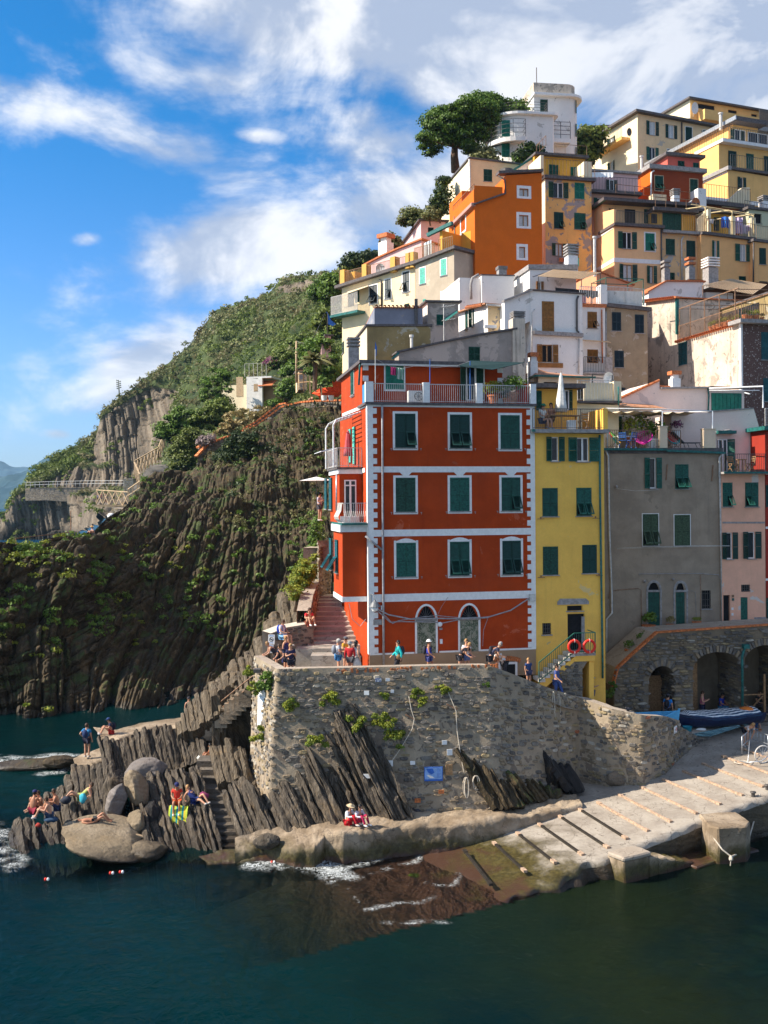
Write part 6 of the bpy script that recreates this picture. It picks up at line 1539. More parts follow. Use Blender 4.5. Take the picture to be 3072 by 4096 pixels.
OC('rock_ribs','short rock ribs between the landing and the foot of the bastion',[(1290,440),(1380,405),(1480,440),(1500,560)],[(1330,640),(1400,630),(1500,600),(1540,640)],(48.5,47),(46.5,46),16,(9,26),R_foreb,13,3,zA,tip=.15)
OC('rock_ribs','pale ribs beside the upper rock stair',[(1060,250),(1170,140),(1250,105),(1330,50),(1400,-10),(1475,-90),(1520,-150)],[(1090,320),(1180,310),(1300,240),(1400,170),(1480,80),(1530,-20)],(53,52),(51.5,50),12,(8,22),R_foreb,15,5,zA,tip=.2)
OC('rock_ribs','sunlit ribbed rock running up behind the lookout',[(-330,1250),(-200,1090),(0,950),(100,790),(160,700),(260,560),(305,400),(335,368),(420,400),(500,430),(575,520)],[(-330,1330),(-150,1230),(0,1110),(160,950),(210,860),(400,760),(575,680),(640,660)],(54,62),(51,54),16,(14,36),R_foreb,17,5,t6,tip=.3)
OC('rock_ribs','striped rock outcrop breaking through the sea wall',[(110,770),(230,830),(330,770),(420,700),(480,650),(500,560),(600,480),(680,400),(760,335),(810,350),(850,470),(960,640),(1050,780),(1110,900)],[(140,1150),(300,1090),(560,1060),(760,1040),(1000,1010),(1150,985)],(44.6,44.3),(42.4,43.2),27,(7,22),R_fore,19,2.4,zB,tip=.2,jit=.4)
OC('rock_ribs','second rock outcrop at the foot of the sea wall behind the coiled rope',[(1400,590),(1450,630),(1550,700),(1659,760),(1750,800)],[(1405,905),(1500,950),(1659,935),(1800,920)],(44.6,45),(43.5,44.2),33,(10,26),R_cliff,23,1.8,zB,tip=.2,jit=.35)
OC('rock_ribs','brown rock slabs at the foot of the wall near the ramp',[(120,715),(200,700),(260,730),(345,745),(430,790),(520,800)],[(140,870),(300,840),(420,835),(560,790)],(45,46),(44.5,46),42,(9,26),R_cliff,29,1.6,zC,tip=.15)
OC('rock_ribs','black pointed rock leaning on the sea wall beside the ramp',[(370,585),(400,590),(480,650),(560,680),(600,700),(625,740)],[(430,640),(520,770),(560,790),(625,770)],(46.6,47),(45.8,46.8),38,(12,26),R_black,31,1.4,zC,tip=.1)
boulder('long low tawny boulder at the water edge',*zA(350,895),*zA(1000,1075),43,R_bould,4,12,.9,cut=.52);boulder('tawny boulder under the right half of the long one',*zA(560,990),*zA(1000,1150),42.6,R_bould,44,-2,.8,cut=.6)
boulder('pale tawny boulder standing upright between the rocks',*zA(770,570),*zA(890,815),46,R_bould,8,-24,.8)
boulder('grey boulder wedged left of the pale upright one',*zA(635,650),*zA(770,880),45.5,R_bouldg,12,15,.9)
boulder('broad grey boulder behind the pale upright one',*zA(740,505),*zA(1010,680),48,R_bouldg,16,-20,.8)
boulder('squarish tawny boulder with a plank on it',*zA(735,820),*zA(900,1000),44,R_bould,20,20,.9,cut=.6)
boulder('dark boulder in the gap beside the tawny ones',*zA(860,760),*zA(985,1000),45.3,R_black,24,0,.9)
boulder('small grey rock at the foot of the carved steps',*zB(170,1110),*zB(330,1200),41.6,R_fore,30,0,.7)
boulder('mottled boulder built into the wall beside the ramp',*zC(730,680),*zC(880,775),47.4,rkm('mottled_boulder',(.16,.13,.1),(.26,.19,.12),(.33,.2,.12),.8,n=(.1,.1,.9)),34,8,.5)
boulder('wet brown reef washed by surf',*zA(-60,500),*zA(450,590),56.5,R_cliff,36,-2,.35);boulder('mossy end of the surf reef',*zA(250,485),*zA(460,560),56,R_cliff,38,0,.6)
for(a,b_,Y_,sd)in(((600,560),(780,900),47.5,3),((430,900),(600,1130),44.5,5),((980,620),(1330,1010),48,6),((1330,640),(1560,900),48.2,9),((1180,330),(1500,560),52.5,12),((90,900),(480,1130),46,15),((560,420),(1150,620),55,18)):
 bo=boulder(None,*zA(*a),*zA(*b_),Y_,R_fore,40+sd,0,.8,name='rock_mass');bo['kind']='structure'
A0=Vc((4.09,38.2,.25));E1=Vc((.872,.489,.109));E2=Vc((-.489,.872,0));SN=E1.cross(E2).normalized()
SLX=[-13,-9.8,-8.8,-4,-1,1,3.5,60];SLZ=[-4.5,-2,-1.15,-.34,-.06,.15,.6315,.25+.109*60]
def sdrop(al):return float(np.interp(al,SLX,SLZ))-(.25+.109*al)
def slip(al,pe,dz=0):return A0+E1*al+E2*pe+Vc((0,0,dz+sdrop(al)))
def osl(u,v):return Pp(u,v,A0,SN)
def concrete(name,c0,c1,wet=1,bump=.6,moss=0):
 m,t,b=pmat(name,.85);g=t.node('ShaderNodeNewGeometry');pos=g.outputs['Position'];n1=t.nse(pos,.7,7,.65,.3);n2=t.nse(pos,6,6,.7)
 c=t.mix(t.step(n1,.35,.65),c0,c1);c=t.mix(t.step(n2,.45,.75,0,.35),c,tuple(x*.6 for x in c0))
 vo=t.node('ShaderNodeTexVoronoi',{'Scale':.9,'Vector':t.vmath('ADD',pos,t.node('ShaderNodeTexNoise',{'Vector':pos,'Scale':2}).outputs['Color'])},feature='DISTANCE_TO_EDGE')
 c=t.mix(t.step(vo.outputs[0],0,.018,.7,0),c,(.08,.06,.045))
 z=t.node('ShaderNodeSeparateXYZ',{0:pos}).outputs[2];zn=t.mh('ADD',z,t.mh('MULTIPLY',t.mh('SUBTRACT',n1,.5),1.3))
 c=t.mix(t.step(t.nse(pos,.22,6,.62,.6),.5,.68,0,.38),c,tuple(x*.5 for x in c0))
 if wet:
  alg=t.mix(t.step(n2,.4,.6),(.045,.036,.012),(.085,.068,.022));c=t.mix(t.step(zn,.35,.85),alg,c)
  c=t.mix(t.step(zn,0,.3),(.066,.034,.022),c)
  n5=t.nse(pos,.5,3,.5);c=t.mix(t.mh('MULTIPLY',t.step(n5,.66,.7),t.step(zn,.25,.45,1,0)),c,(.05,.085,.008))
  t.l.new(t.step(zn,.1,.9,.3,.88),b.inputs['Roughness'])
 t.l.new(c,b.inputs['Base Color'])
 bp=t.node('ShaderNodeBump',{'Strength':bump,'Distance':.04,'Height':t.mh('MULTIPLY_ADD',t.nse(pos,14,6,.7),.6,n2)});t.l.new(bp.outputs[0],b.inputs['Normal']);return m
C_slip=concrete('slipway_concrete',(.27,.23,.19),(.38,.335,.28))
C_ledge=concrete('ledge_concrete',(.2,.145,.092),(.38,.3,.215),bump=1)
C_dry=concrete('pavement_concrete',(.34,.28,.22),(.44,.37,.3),0)
def slab_sheet(name,na,nb,fn,mat,amp=.03,sc=1.3,kind='structure',lb=None,cat=None,seed=4):
 G=np.array([[fn(i/(nb-1),j/(na-1))for i in range(nb)]for j in range(na)],float)
 return mks(name,G,lambda p:(fbm(p*sc,4,seed)-.5)*amp*2,mat,lb,cat,kind)
def slipfn(t,s):
 al=-13+42*t;al+=.5*mh.sin(s*9)*max(0,-al-7)/3;pe=6.6-7.65*s
 if s>.985:return tuple(slip(al,-1.05+(.16*mh.sin(al*2.1)+.1*mh.sin(al*5.3))*(1 if al<5 else .22),-.25))
 if s>.97:return tuple(slip(al,-1+(.16*mh.sin(al*2.1)+.1*mh.sin(al*5.3))*(1 if al<5 else .22),-.03))
 return tuple(slip(al,pe))
slab_sheet('slipway',60,330,slipfn,C_slip,.025,.9)
edge=lambda al,dz:slip(al,-1.05+(.16*mh.sin(al*2.1)+.1*mh.sin(al*5.3))*(1 if al<5 else .22),dz)
def facefn(t,s):
 al=-13+42*t;p=edge(al,-.22);z=p.z*(1-s)+(-1.6)*s;k=abs(mh.sin(al*1.45+.4*mh.sin(al*.7)))**.5
 push=(-.12+.55*k*(1 if al<7 else .12))*mh.sin(min(1,s*3)*PI/2)*(1 if s<.9 else .8)
 return(p.x-E2.x*push,p.y-E2.y*push,z)
W_face=rkm('quay_face_rock',(.07,.055,.035),(.15,.12,.085),(.21,.17,.12),1,n=(.1,.1,1),warm=.4)
slab_sheet('quay_face',26,420,facefn,W_face,.1,1.6)
STM=[rkm('wall_stone_grey',(.15,.135,.12),(.23,.205,.175),(.3,.27,.23),3,warm=.1,bump=.5),rkm('wall_stone_dark',(.085,.076,.07),(.14,.125,.11),(.19,.17,.15),3,warm=.05,bump=.5),rkm('wall_stone_brown',(.19,.15,.1),(.28,.215,.145),(.3,.24,.17),3,bump=.5),rkm('wall_stone_ochre',(.26,.2,.11),(.34,.27,.16),(.4,.33,.2),3,bump=.5),rkm('wall_stone_pale',(.36,.32,.26),(.46,.42,.35),(.55,.5,.43),3,warm=.05,bump=.5),flt('wall_brick',(.34,.12,.06),.9,.35,.4)]
C_mortar=pls('lime_mortar',(.27,.225,.175),.2,.5,(.2,.16,.12),.4,1.2,grime=.35,bump=.8)
C_mortard=pls('dark_mortar',(.17,.135,.095),.25,.5,grime=.35,bump=.8)
def stone_shape(rg,m=8):
 """irregular flat stone: unit half sizes; z is out of the wall"""
 b=MB();ang=[2*PI*(k+rg.uniform(-.18,.18))/m for k in range(m)];ex=3.2
 def sup(a,s):c,s2=mh.cos(a),mh.sin(a);r=(abs(c)**ex+abs(s2)**ex)**(-1/ex)*rg.uniform(.86,1);return(r*c*s,r*s2*s)
 o=[sup(a,1)for a in ang];i_=[(x*.8,y*.76)for x,y in o]
 vs=[(x,y,-.5)for x,y in o]+[(x,y,.45+rg.uniform(-.1,.1))for x,y in o]+[(x,y,.95+rg.uniform(-.15,.15))for x,y in i_]
 fs=[(k,(k+1)%m,(k+1)%m+m,k+m)for k in range(m)]+[(k+m,(k+1)%m+m,(k+1)%m+2*m,k+2*m)for k in range(m)]+[tuple(range(2*m,3*m))]
 return vs,fs
_rg=random.Random(99);STONES=[stone_shape(_rg)for _ in range(14)]
_stone_me={}
def swl(root,surf,S,T,hs=(.1,.24),ws=(.16,.55),cover=.86,wts=(5,4,3,1,.6,.2),out=.05,seed=1,keep=None,n_part=300,tilt=.05,wfn=None):
 """surf(s, t) in metres along and up -> point, right, up, normal. Lays irregular courses; the largest stones are objects"""
 rg=random.Random(seed);L=[];t=.04
 while t<T:
  h=rg.uniform(*hs);s=rg.uniform(-.2,.1)
  while s<S:
   w=rg.uniform(*ws);hh=h*rg.uniform(.75,1.15)
   sc,tc=s+w/2,t+h/2+rg.uniform(-.03,.03);s+=w+rg.uniform(.015,.05)
   if rg.random()>cover or sc<.02 or sc>S-.02 or(keep and not keep(sc,tc)):continue
   wt=wfn(sc,tc)if wfn else wts
   L.append((w*hh,sc,tc,w,hh,rg.randrange(14),rg.choices(range(6),wt)[0],rg.uniform(-tilt,tilt),rg.uniform(.6,1.5)))
  t+=h+rg.uniform(.008,.03)
 L.sort(key=lambda q:-q[0]);big=L[:n_part];small=L[n_part:]
 def mat4(q):
  p,r,u,n=surf(q[1],q[2]);a=q[7];r2=r*mh.cos(a)+u*mh.sin(a);u2=u*mh.cos(a)-r*mh.sin(a);o_=out*q[8]
  m4=Matrix.Identity(4)
  for k in range(3):
   m4[k][0]=r2[k]*q[3]/2;m4[k][1]=u2[k]*q[4]/2;m4[k][2]=n[k]*o_;m4[k][3]=p[k]
  return m4
 for q in big:
  key=(q[5],q[6])
  if key not in _stone_me:
   me=bpy.data.meshes.new('stone');me.from_pydata(STONES[q[5]][0],[],STONES[q[5]][1]);me.materials.append(STM[q[6]]);_stone_me[key]=me
  o=bpy.data.objects.new('stone',_stone_me[key]);COL.objects.link(o);o.parent=root;o.matrix_local=mat4(q)
 if small:
  Vs,Fs,Ms=[],[],[];bs_=0
  for q in small:
   sv=np.array(STONES[q[5]][0]);m4=np.array(mat4(q));Vs.append(sv@m4[:3,:3].T+m4[:3,3]);
   for f in STONES[q[5]][1]:Fs.append(tuple(i+bs_ for i in f));Ms.append(q[6])
   bs_+=len(sv)
  me=bpy.data.meshes.new('small_stones');me.from_pydata(np.concatenate(Vs).tolist(),[],Fs)
  for m_ in STM:me.materials.append(m_)
  me.polygons.foreach_set('material_index',Ms);o=link('small_stones',me,root);o['kind']='stuff'
 return len(L)
def ribbon(tops,bots):
 """wall face between two space polylines -> surf(s,t), length, max height, and keep()"""
 tops=[Vc(p)for p in tops];bots=[Vc(p)for p in bots];cum=[0]
 for a,b_ in zip(tops[:-1],tops[1:]):cum.append(cum[-1]+mh.hypot(b_.x-a.x,b_.y-a.y))
 S=cum[-1];H_=max(t_.z-b_.z for t_,b_ in zip(tops,bots))
 def at(s):
  s=min(max(s,0),S-1e-6);i=max(k for k in range(len(cum)-1)if cum[k]<=s);f=(s-cum[i])/(cum[i+1]-cum[i]);return tops[i].lerp(tops[i+1],f),bots[i].lerp(bots[i+1],f)
 def surf(s,t):
  tp,bt=at(s);hgt=(tp-bt).length;p=bt.lerp(tp,t/max(.01,tp.z-bt.z));a,_=at(s-.15);c,_=at(s+.15)
  r=(c-a);r=Vc((r.x,r.y,r.z*.35)).normalized();u=(tp-bt).normalized();u=(u-r*u.dot(r)).normalized();n=r.cross(u);return p,r,u,n
 keep=lambda s,t:t<(at(s)[0].z-at(s)[1].z)-.06
 return surf,S,H_,keep,at
def wall_body(name,tops,bots,thick,mat,parent=None,amp=.05,n=200,m=40,seed=3,cop=None,back=(0,1,0)):
 surf,S,H_,keep,at=ribbon(tops,bots);G=np.zeros((m,n,3))
 for j in range(n):
  tp,bt=at(S*j/(n-1))
  for i in range(m):G[i,j]=tp.lerp(bt,i/(m-1))
 N=normals(G);d=(fbm(G.reshape(-1,3)*2.2,4,seed)-.5)*amp*2;d=d.reshape(m,n)*np.clip(np.arange(m)[:,None]/2,0,1)
 G=G-N*d[...,None]*1
 me=npmesh(name,G.reshape(-1,3),grid_faces(m,n),mat);o=link(name,me,parent)
 b=MB();V=[]
 for j in range(0,n,4):
  tp,bt=at(S*j/(n-1));_,r,u,nn=surf(S*j/(n-1),H_*.5);bk=Vc((-nn.x,-nn.y,0)).normalized()*thick;V+=[tuple(tp),tuple(tp+bk),tuple(tp+bk-Vc((0,0,1.3)))]
 k=len(V)//3;b.add(V,[(3*i,3*i+3,3*i+4,3*i+1)for i in range(k-1)]+[(3*i+1,3*i+4,3*i+5,3*i+2)for i in range(k-1)]);b.bd('wall_top',cop or C_dry,parent)
 return surf,S,H_,keep
tops=[P(1016,2623,48.1),P(1109,2676,44.7),P(1300,2672,44.9),P(1500,2668,45.2),P(1750,2662,45.6),P(1956,2660,45.9),P(2041,2692,46.3),P(2197,2752,47.3),P(2325,2793,48.7),P(2440,2833,47.5),P(2570,2861,47.1),P(2663,2865,48.3),P(2719,2882,50.3)]
bz=[1.4,1.2,1.2,1.2,1.2,1.2,1.2,.9,1.2,1.1,1.1,1.2,1.4];bo_=[(-.25,-.3),(-.45,-.5),(0,-.9),(0,-1.3),(0,-1.5),(0,-1.5),(0,-1.4),(0,-1),(-.15,-.35),(-.2,-.1),(0,0),(0,.1),(0,0)]
bots=[Vc((t_.x+o_[0],t_.y+o_[1],z_))for t_,z_,o_ in zip(tops,bz,bo_)]
SW=emp('sea_wall',tuple(Vc((bots[5].x,bots[5].y,1.2))),lb='high rubble stone sea wall carrying the lookout terrace and the path',cat='wall');SW.matrix_world=Matrix.Translation(SW.location)
inv=-Vc((bots[5].x,bots[5].y,1.2));TL=[t_+inv for t_ in tops];BL=[b_+inv for b_ in bots]
C_seaw=pls('sea_wall_mortar',(.33,.265,.19),.2,.6,(.19,.15,.115),.45,.9,grime=.35,bump=.9)
surf,S,H_,keep=wall_body('mortar',TL,BL,.45,C_seaw,SW,.016)
def wf(s,t):
 if s<3.9:return(5,1,4,2,2.5,0)
 if s>16.5:return(4,1.2,5,2.5,1.2,.06)
 return(6,2.5,6,.9,.12,.08)
swl(SW,surf,S,H_,(.07,.21),(.14,.52),.66,seed=5,keep=keep,wfn=wf,out=.055)
rg=random.Random(8);bfr=MB().bx_((-.05,-.03,-.09),(.05,.03,.09)).mesh('brick',M['brick'])
for i in range(46):
 s=4.2+rg.choice((rg.uniform(2.2,6.5),rg.uniform(6,14)))*.9;q,r,u,n=surf(min(s,13.8),H_);tp=q
 o=link('brick',bfr,SW,tp+Vc((0,-.02,-.12-rg.random()*.12)),(0,rg.uniform(-.2,.2),.17))
def on_wall(u,v,off=.08):
 """point on the sea wall face seen at a pixel"""
 best=None
 for k in range(len(tops)-1):
  a,b_,c=bots[k],bots[k+1],tops[k];n=(b_-a).cross(c-a).normalized();p=Pp(u,v,a,n);f=(p-a).dot((b_-a))/((b_-a).length_squared)
  if-.25<=f<=1.25:
   sc=abs(f-.5)
   if best is None or sc<best[0]:best=(sc,p,n if n.y<0 else-n)
 return best[1]+best[2]*off,best[2]
def plt_(u0,v0,u1,v1,mat,name,lb=None,cat=None,parent=None,th=.03,off=.1):
 p,n=on_wall((u0+u1)/2,(v0+v1)/2,off);w_=(u1-u0)/FPX*p.y;h=(v1-v0)/FPX*p.y;a=mh.atan2(n.x,-n.y)
 b=MB().bx_((-w_/2,-th,-h/2),(w_/2,0,h/2));o=b.bd(name,mat);o.location=p;o.rotation_euler=(0,0,a);
 if lb:tag(o,lb,cat)
 return o,w_,h
st=[(-6,48,53,6.7),(-5.6,47,55,6.7),(-4.6,45.2,56,6.7),(0,45.6,58,6.7),(4.6,46.2,57,6.7),(6.9,46.7,56,5.9),(8.5,47.4,56,5.1),(10,49.1,56,4.5),(11.9,47.6,57,4),(13.5,49.1,58,3.3),(15,50.8,60,2.9),(18.5,53.6,62,2.75),(24,56,70,2.9),(60,60,80,3.4)]
V=[]
for(x,yn,yf,z)in st:V+=[(x,yn,z),(x,(yn+yf)/2,z),(x,yf,z+.02)]
k=len(st);f_=[(3*i+j,3*i+3+j,3*i+4+j,3*i+1+j)for i in range(k-1)for j in(0,1)]
tag(MB().add(V,f_).bd('pavement',C_dry),kind='structure')
b=MB();b.add([(15.6,53.7,7.66),(30,55.9,7.76),(30,62,7.76),(14.9,58.5,7.66)],[(0,1,2,3)]);tag(b.bd('upper_street',C_dry),kind='structure')
t2_=[P(2719,2905,50.4),P(2800,2950,52.4),P(2900,2952,53.8),P(2975,2940,55)];b2_=[Vc((p.x,p.y-.05,1.2))for p in t2_]
LW=emp('landing_wall',tuple(b2_[0]),lb='low dark stone wall between the boat landing and the ramp',cat='wall');q0=b2_[0].copy()
s2,S2,H2v,k2=wall_body('mortar',[p-q0 for p in t2_],[p-q0 for p in b2_],.4,C_mortar,LW,.04,60,12)
swl(LW,s2,S2,H2v,(.1,.2),(.18,.5),.85,seed=15,keep=k2,wfn=lambda s,t:(4,4,3,1,.3,0),n_part=60)
AW0=P(2458,2860,52.6);AWa=R(9)
class Wall(Hs):
 pass
AW=Hs.__new__(Hs);AW.a=AWa;AW.c,AW.s=mh.cos(AWa),mh.sin(AWa);AW.zb=2.7;AW.o=Vc((AW0.x,AW0.y,2.7));AW.mats=[C_mortard];AW.holes={'F':[],'L':[]};AW.depth=3.2;AW.rise=0
AW.e=emp('arcade_wall',AW.o,AW.a,lb='stone arcade with three dark arches under an orange brick coping',cat='wall')
topl=[AW.F(*t5(*p))for p in((340,640),(345,575),(372,480),(535,330),(705,178),(1659,112),(1900,100))];topl[0]=(0,topl[0][1])
arches=[]
for(xa,xb,ys,yt)in((632,858,600,462),(1012,1430,480,345),(1450,1800,430,285)):
 a0,zs=AW.F(*t5(xa,ys));a1,_=AW.F(*t5(xb,ys));_,zt_=AW.F(*t5(xa,yt));arches.append((a0,a1,zs,zt_-zs))
def arch_pts(a,n=12):return[(a[0]+(a[1]-a[0])*i/n,a[2]+a[3]*mh.sin(mh.acos(max(-1,min(1,2*i/n-1)))))for i in range(n+1)]
xR=topl[-1][0]
outer=[(0,0)]+[(xR,0)]+list(reversed(topl));loops=[[Vc((p[0],p[1],0))for p in outer]]
for a in arches:loops.append([Vc((p[0],p[1],0))for p in[(a[0],.02)]+arch_pts(a)+[(a[1],.02)]])
tri=tessellate_polygon(loops);fl=[p for lp in loops for p in lp];b=MB();b.add([(p.x,0,p.y)for p in fl],tri,0)
for a in arches:
 ps=[(a[0],0)]+arch_pts(a)+[(a[1],0)];b.add([(p[0],y,p[1])for p in ps for y in(0,2.6)],[(2*i,2*i+2,2*i+3,2*i+1)for i in range(len(ps)-1)],0)
b.add([(p[0],y,p[1])for p in topl for y in(0,2.7)],[(2*i,2*i+2,2*i+3,2*i+1)for i in range(len(topl)-1)],1)
b.add([(0,0,0),(0,2.7,0),(0,2.7,topl[0][1]),(0,0,topl[0][1])],[(0,1,2,3)],0)
b.add([(0,2.6,0),(xR,2.6,0),(xR,2.6,topl[4][1]-.3),(topl[4][0],2.6,topl[4][1]-.3),(0,2.6,topl[0][1]-.3)],[(0,1,2,3,4)],2)
b.bd('masonry',[C_mortard,C_dry,C_mortard],AW.e)
def aw_keep(s,t):
 tz=np.interp(s,[p[0]for p in topl],[p[1]for p in topl])
 if t>tz-.12:return 0
 for a in arches:
  if a[0]-.05<s<a[1]+.05:
   x=(s-(a[0]+a[1])/2)/((a[1]-a[0])/2+.05)
   if t<a[2]+(a[3]+.18)*mh.sqrt(max(0,1-x*x)):return 0
 return 1
aw_s=lambda s,t:(Vc((s,0,t)),Vc((1,0,0)),Vc((0,0,1)),Vc((0,-1,0)))
swl(AW.e,aw_s,xR,max(p[1]for p in topl),(.07,.19),(.16,.6),.93,seed=25,keep=aw_keep,wfn=lambda s,t:(5,5,4,1.6,.5,.1),out=.07,tilt=.1)
vm=[MB().bx_((-.07,-.08,0),(.07,.1,.34)).mesh('arch_stone',STM[k])for k in(0,1,2)]
for a in arches:
 ps=arch_pts(a,16);xc=(a[0]+a[1])/2
 for i,p in enumerate(ps):
  link('arch_stone',vm[i%3],AW.e,(p[0],-.02,p[1]),(0,mh.atan2((p[0]-xc)/((a[1]-a[0])/2)**2,(p[1]-a[2])/max(.01,a[3])**2+.02),0))
for a in arches[:3]:
 sf=lambda s,t,x=a[1]:(Vc((x,s,t)),Vc((0,1,0)),Vc((0,0,1)),Vc((-1,0,0)))
 hh=a[2]+.2;swl(AW.e,sf,2.5,hh,(.07,.17),(.2,.6),.95,seed=int(a[0]*7)+3,n_part=0,wfn=lambda s,t:(5,5,4,1,.2,0),out=.06)
bk=MB().bx_((-.045,-.17,-.03),(.045,.17,.05)).mesh('coping_brick',M['brick'])
cum=[0]
for p,q in zip(topl[:-1],topl[1:]):cum.append(cum[-1]+mh.hypot(q[0]-p[0],q[1]-p[1]))
nb=int(cum[-1]/.105);rg=random.Random(3)
for i in range(min(nb,298)):
 d=cum[-1]*i/nb;k=max(j for j in range(len(cum)-1)if cum[j]<=d);f=(d-cum[k])/(cum[k+1]-cum[k]);x=topl[k][0]*(1-f)+topl[k+1][0]*f;z=topl[k][1]*(1-f)+topl[k+1][1]*f
 an=mh.atan2(topl[k+1][1]-topl[k][1],topl[k+1][0]-topl[k][0]);link('coping_brick',bk,AW.e,(x,.09,z+.03),(rg.uniform(-.03,.03),-an+rg.uniform(-.05,.05),0))
AW.pipe([t5(1470,290),t5(1450,330),t5(1437,380),t5(1440,800)],.07,'copper',off=-.15)
q=AW.FP(*t5(1468,292),-.15);AW.bx_('hopper',(q[0]-.16,q[1]-.15,q[2]-.1),(q[0]+.16,q[1]+.15,q[2]+.12),'copper')
d_=arches[0];MB().bx_((d_[0]+.5,1.6,0),(d_[1]+.2,1.7,2.6)).bd('wooden_door',M['wood'],AW.e)
d_=arches[1];MB().bx_((d_[0]+.1,1.7,0),(d_[0]+1.1,1.8,3.2)).bd('wooden_door',M['wood'],AW.e)
d_=arches[2];b=MB();b.bem((d_[0]+.2,.9,.1),(d_[0]+1.6,.9,1.4),.08,.05).bem((d_[0]+.2,.9,1.3),(d_[0]+1.6,.9,.2),.08,.05).bem((d_[0]+.1,.9,1.5),(d_[0]+1.7,.9,1.5),.08,.06).bem((d_[0]+1.7,.9,0),(d_[0]+1.7,.9,2.6),.1,.1,up=(1,0,0));b.bd('timber_frame',M['wood'],AW.e)
H=YEL;x0_=H.F(*t10(290,1300),-1)[0];x1_=H.F(*t10(720,1300),-1)[0];ztl=H.F(*t10(300,980),-1)[1];ztr=H.F(*t10(800,790),-1)[1]
RW=emp('rubble_wall',H.gb((x0_-.4,-1,0)),H.a,lb='rubble wall below the yellow house stair',cat='wall')
L_=x1_-x0_+.4;MB().bx_((0,.03,0),(L_,.8,ztl-.05)).bd('mortar',C_mortar,RW);MB().pr_([(0,.03,ztl-.05),(L_,.03,ztl-.05),(L_+.3,.03,ztr),(.5,.03,ztr-.1)],(0,.7,0)).bd('mortar',C_mortar,RW)
swl(RW,aw_s,L_,ztr,(.08,.18),(.16,.5),.92,seed=35,wfn=lambda s,t:(4,5,3,.3,.1,0),n_part=40,keep=lambda s,t:t<ztl+(ztr-ztl)*min(1,max(0,(s-.3)/.8)))
ST=emp('stone_stair',P(*t6(760,950),50.3),lb='wide worn stone stair climbing between the red house and the rock',cat='stairs');st0=ST.location.copy()
C_step=concrete('worn_stone_step',(.32,.29,.25),(.44,.4,.35),0)
ys_=[905,868,822,776,728,682,634,588,542,500,470,440];xl_=[590,600,608,614,622,630,638,645,652,658,662,668];xr_=[965,955,945,935,925,915,905,896,888,880,872,866]
for i,(y,a,c)in enumerate(zip(ys_,xl_,xr_)):
 Y_=50.6+.66*i;p=P(*t6(a,y),Y_)-st0;q=P(*t6(c+10,y),Y_)-st0
 MB().bx_((p.x-.25,p.y,p.z-1),(q.x+.5,p.y+1.4,p.z)).bd('step',C_step,ST)
for(xa,xb,y,Y_,dd)in((430,968,935,49.9,1.2),(575,905,1003,48.8,1.4)):
 p=P(*t6(xa,y),Y_)-st0;q=P(*t6(xb,y),Y_)-st0;MB().bx_((p.x,p.y,p.z-1.2),(q.x,p.y+dd,p.z)).bd('step',C_step,ST)
def smw(lb,tpts,fz,Ys,height,thick,seed,wts,n_part=80,mat=C_mortar,name='stone_wall',cop=None,kind=None):
 T_=[P(*fz(*p),y)for p,y in zip(tpts,Ys)];B_=[Vc((p.x,p.y,p.z-h_))for p,h_ in zip(T_,height)];o0=B_[0].copy()
 e=emp(name,o0,lb=lb,cat='wall');sf,S_,H__,kp=wall_body('mortar',[p-o0 for p in T_],[p-o0 for p in B_],thick,mat,e,.04,60,20,cop=cop)
 swl(e,sf,S_,H__,(.09,.2),(.18,.5),.88,seed=seed,keep=kp,wfn=lambda s,t:wts,n_part=n_part);return e
smw('low dark wall where people sit beside the stair',[(195,790),(340,735),(480,712),(600,690)],t6,[50,50.4,50.8,51.2],[1.9,2,2,1.7],1.1,45,(3,6,2,.2,.1,0),cop=pls('sunlit_capping',(.52,.46,.38),.1,.2))  # capping coloured paler to stand for sunlight on the wall top
smw('rough stone wall climbing along the left of the stair',[(572,575),(600,420),(655,292),(680,240)],t6,[51.5,54,58,62],[2.2,2.5,2.6,2.6],.7,47,(3,2,4,3,2,0),name='stair_wall')
smw('tall rough wall behind the sea side bays of the red house',[(640,-90),(650,-20),(760,-40)],t6,[58,57.8,60],[6,6,6],1,49,(3,2,4,3,2,0),name='retaining_wall')
RS=emp('rock_steps',P(*zA(1290,1000),43.5),lb='steep steps carved between slanting ribs of rock',cat='stairs');r0=RS.location.copy();C_cs=rkm('carved_step',(.09,.078,.065),(.16,.135,.11),(.22,.19,.16),1.5,n=(.1,.2,1))
for i in range(9):
 t=i/8;x=1250+t*110;y=690+t*345;Y_=46.6-3.6*t;p=P(*zA(x-30,y),Y_)-r0;q=P(*zA(x+110,y),Y_)-r0
 MB().bx_((p.x,p.y,p.z-.9),(q.x,p.y+.9,p.z)).bd('step',C_cs,RS)
for i in range(4):
 y=520+i*52;Y_=48.6-.5*i;p=P(*zA(1185+i*14,y),Y_)-r0;q=P(*zA(1290+i*14,y),Y_)-r0;MB().bx_((p.x,p.y,p.z-.9),(q.x,p.y+1.1,p.z)).bd('step',C_cs,RS)
US=emp('upper_rock_steps',P(*zA(1330,300),51),lb='pale block steps with a rusty handrail going up to the lookout',cat='stairs');u0=US.location.copy()
for i in range(9):
 t=i/8;x0_=1210+t*230;y=300-t*205;Y_=51.6-1.4*t;p=P(*zA(x0_,y),Y_)-u0;q=P(*zA(x0_+75,y),Y_)-u0;MB().bx_((p.x,p.y-.1,p.z-.8),(q.x,p.y+1.3,p.z)).bd('step',C_ledge,US)
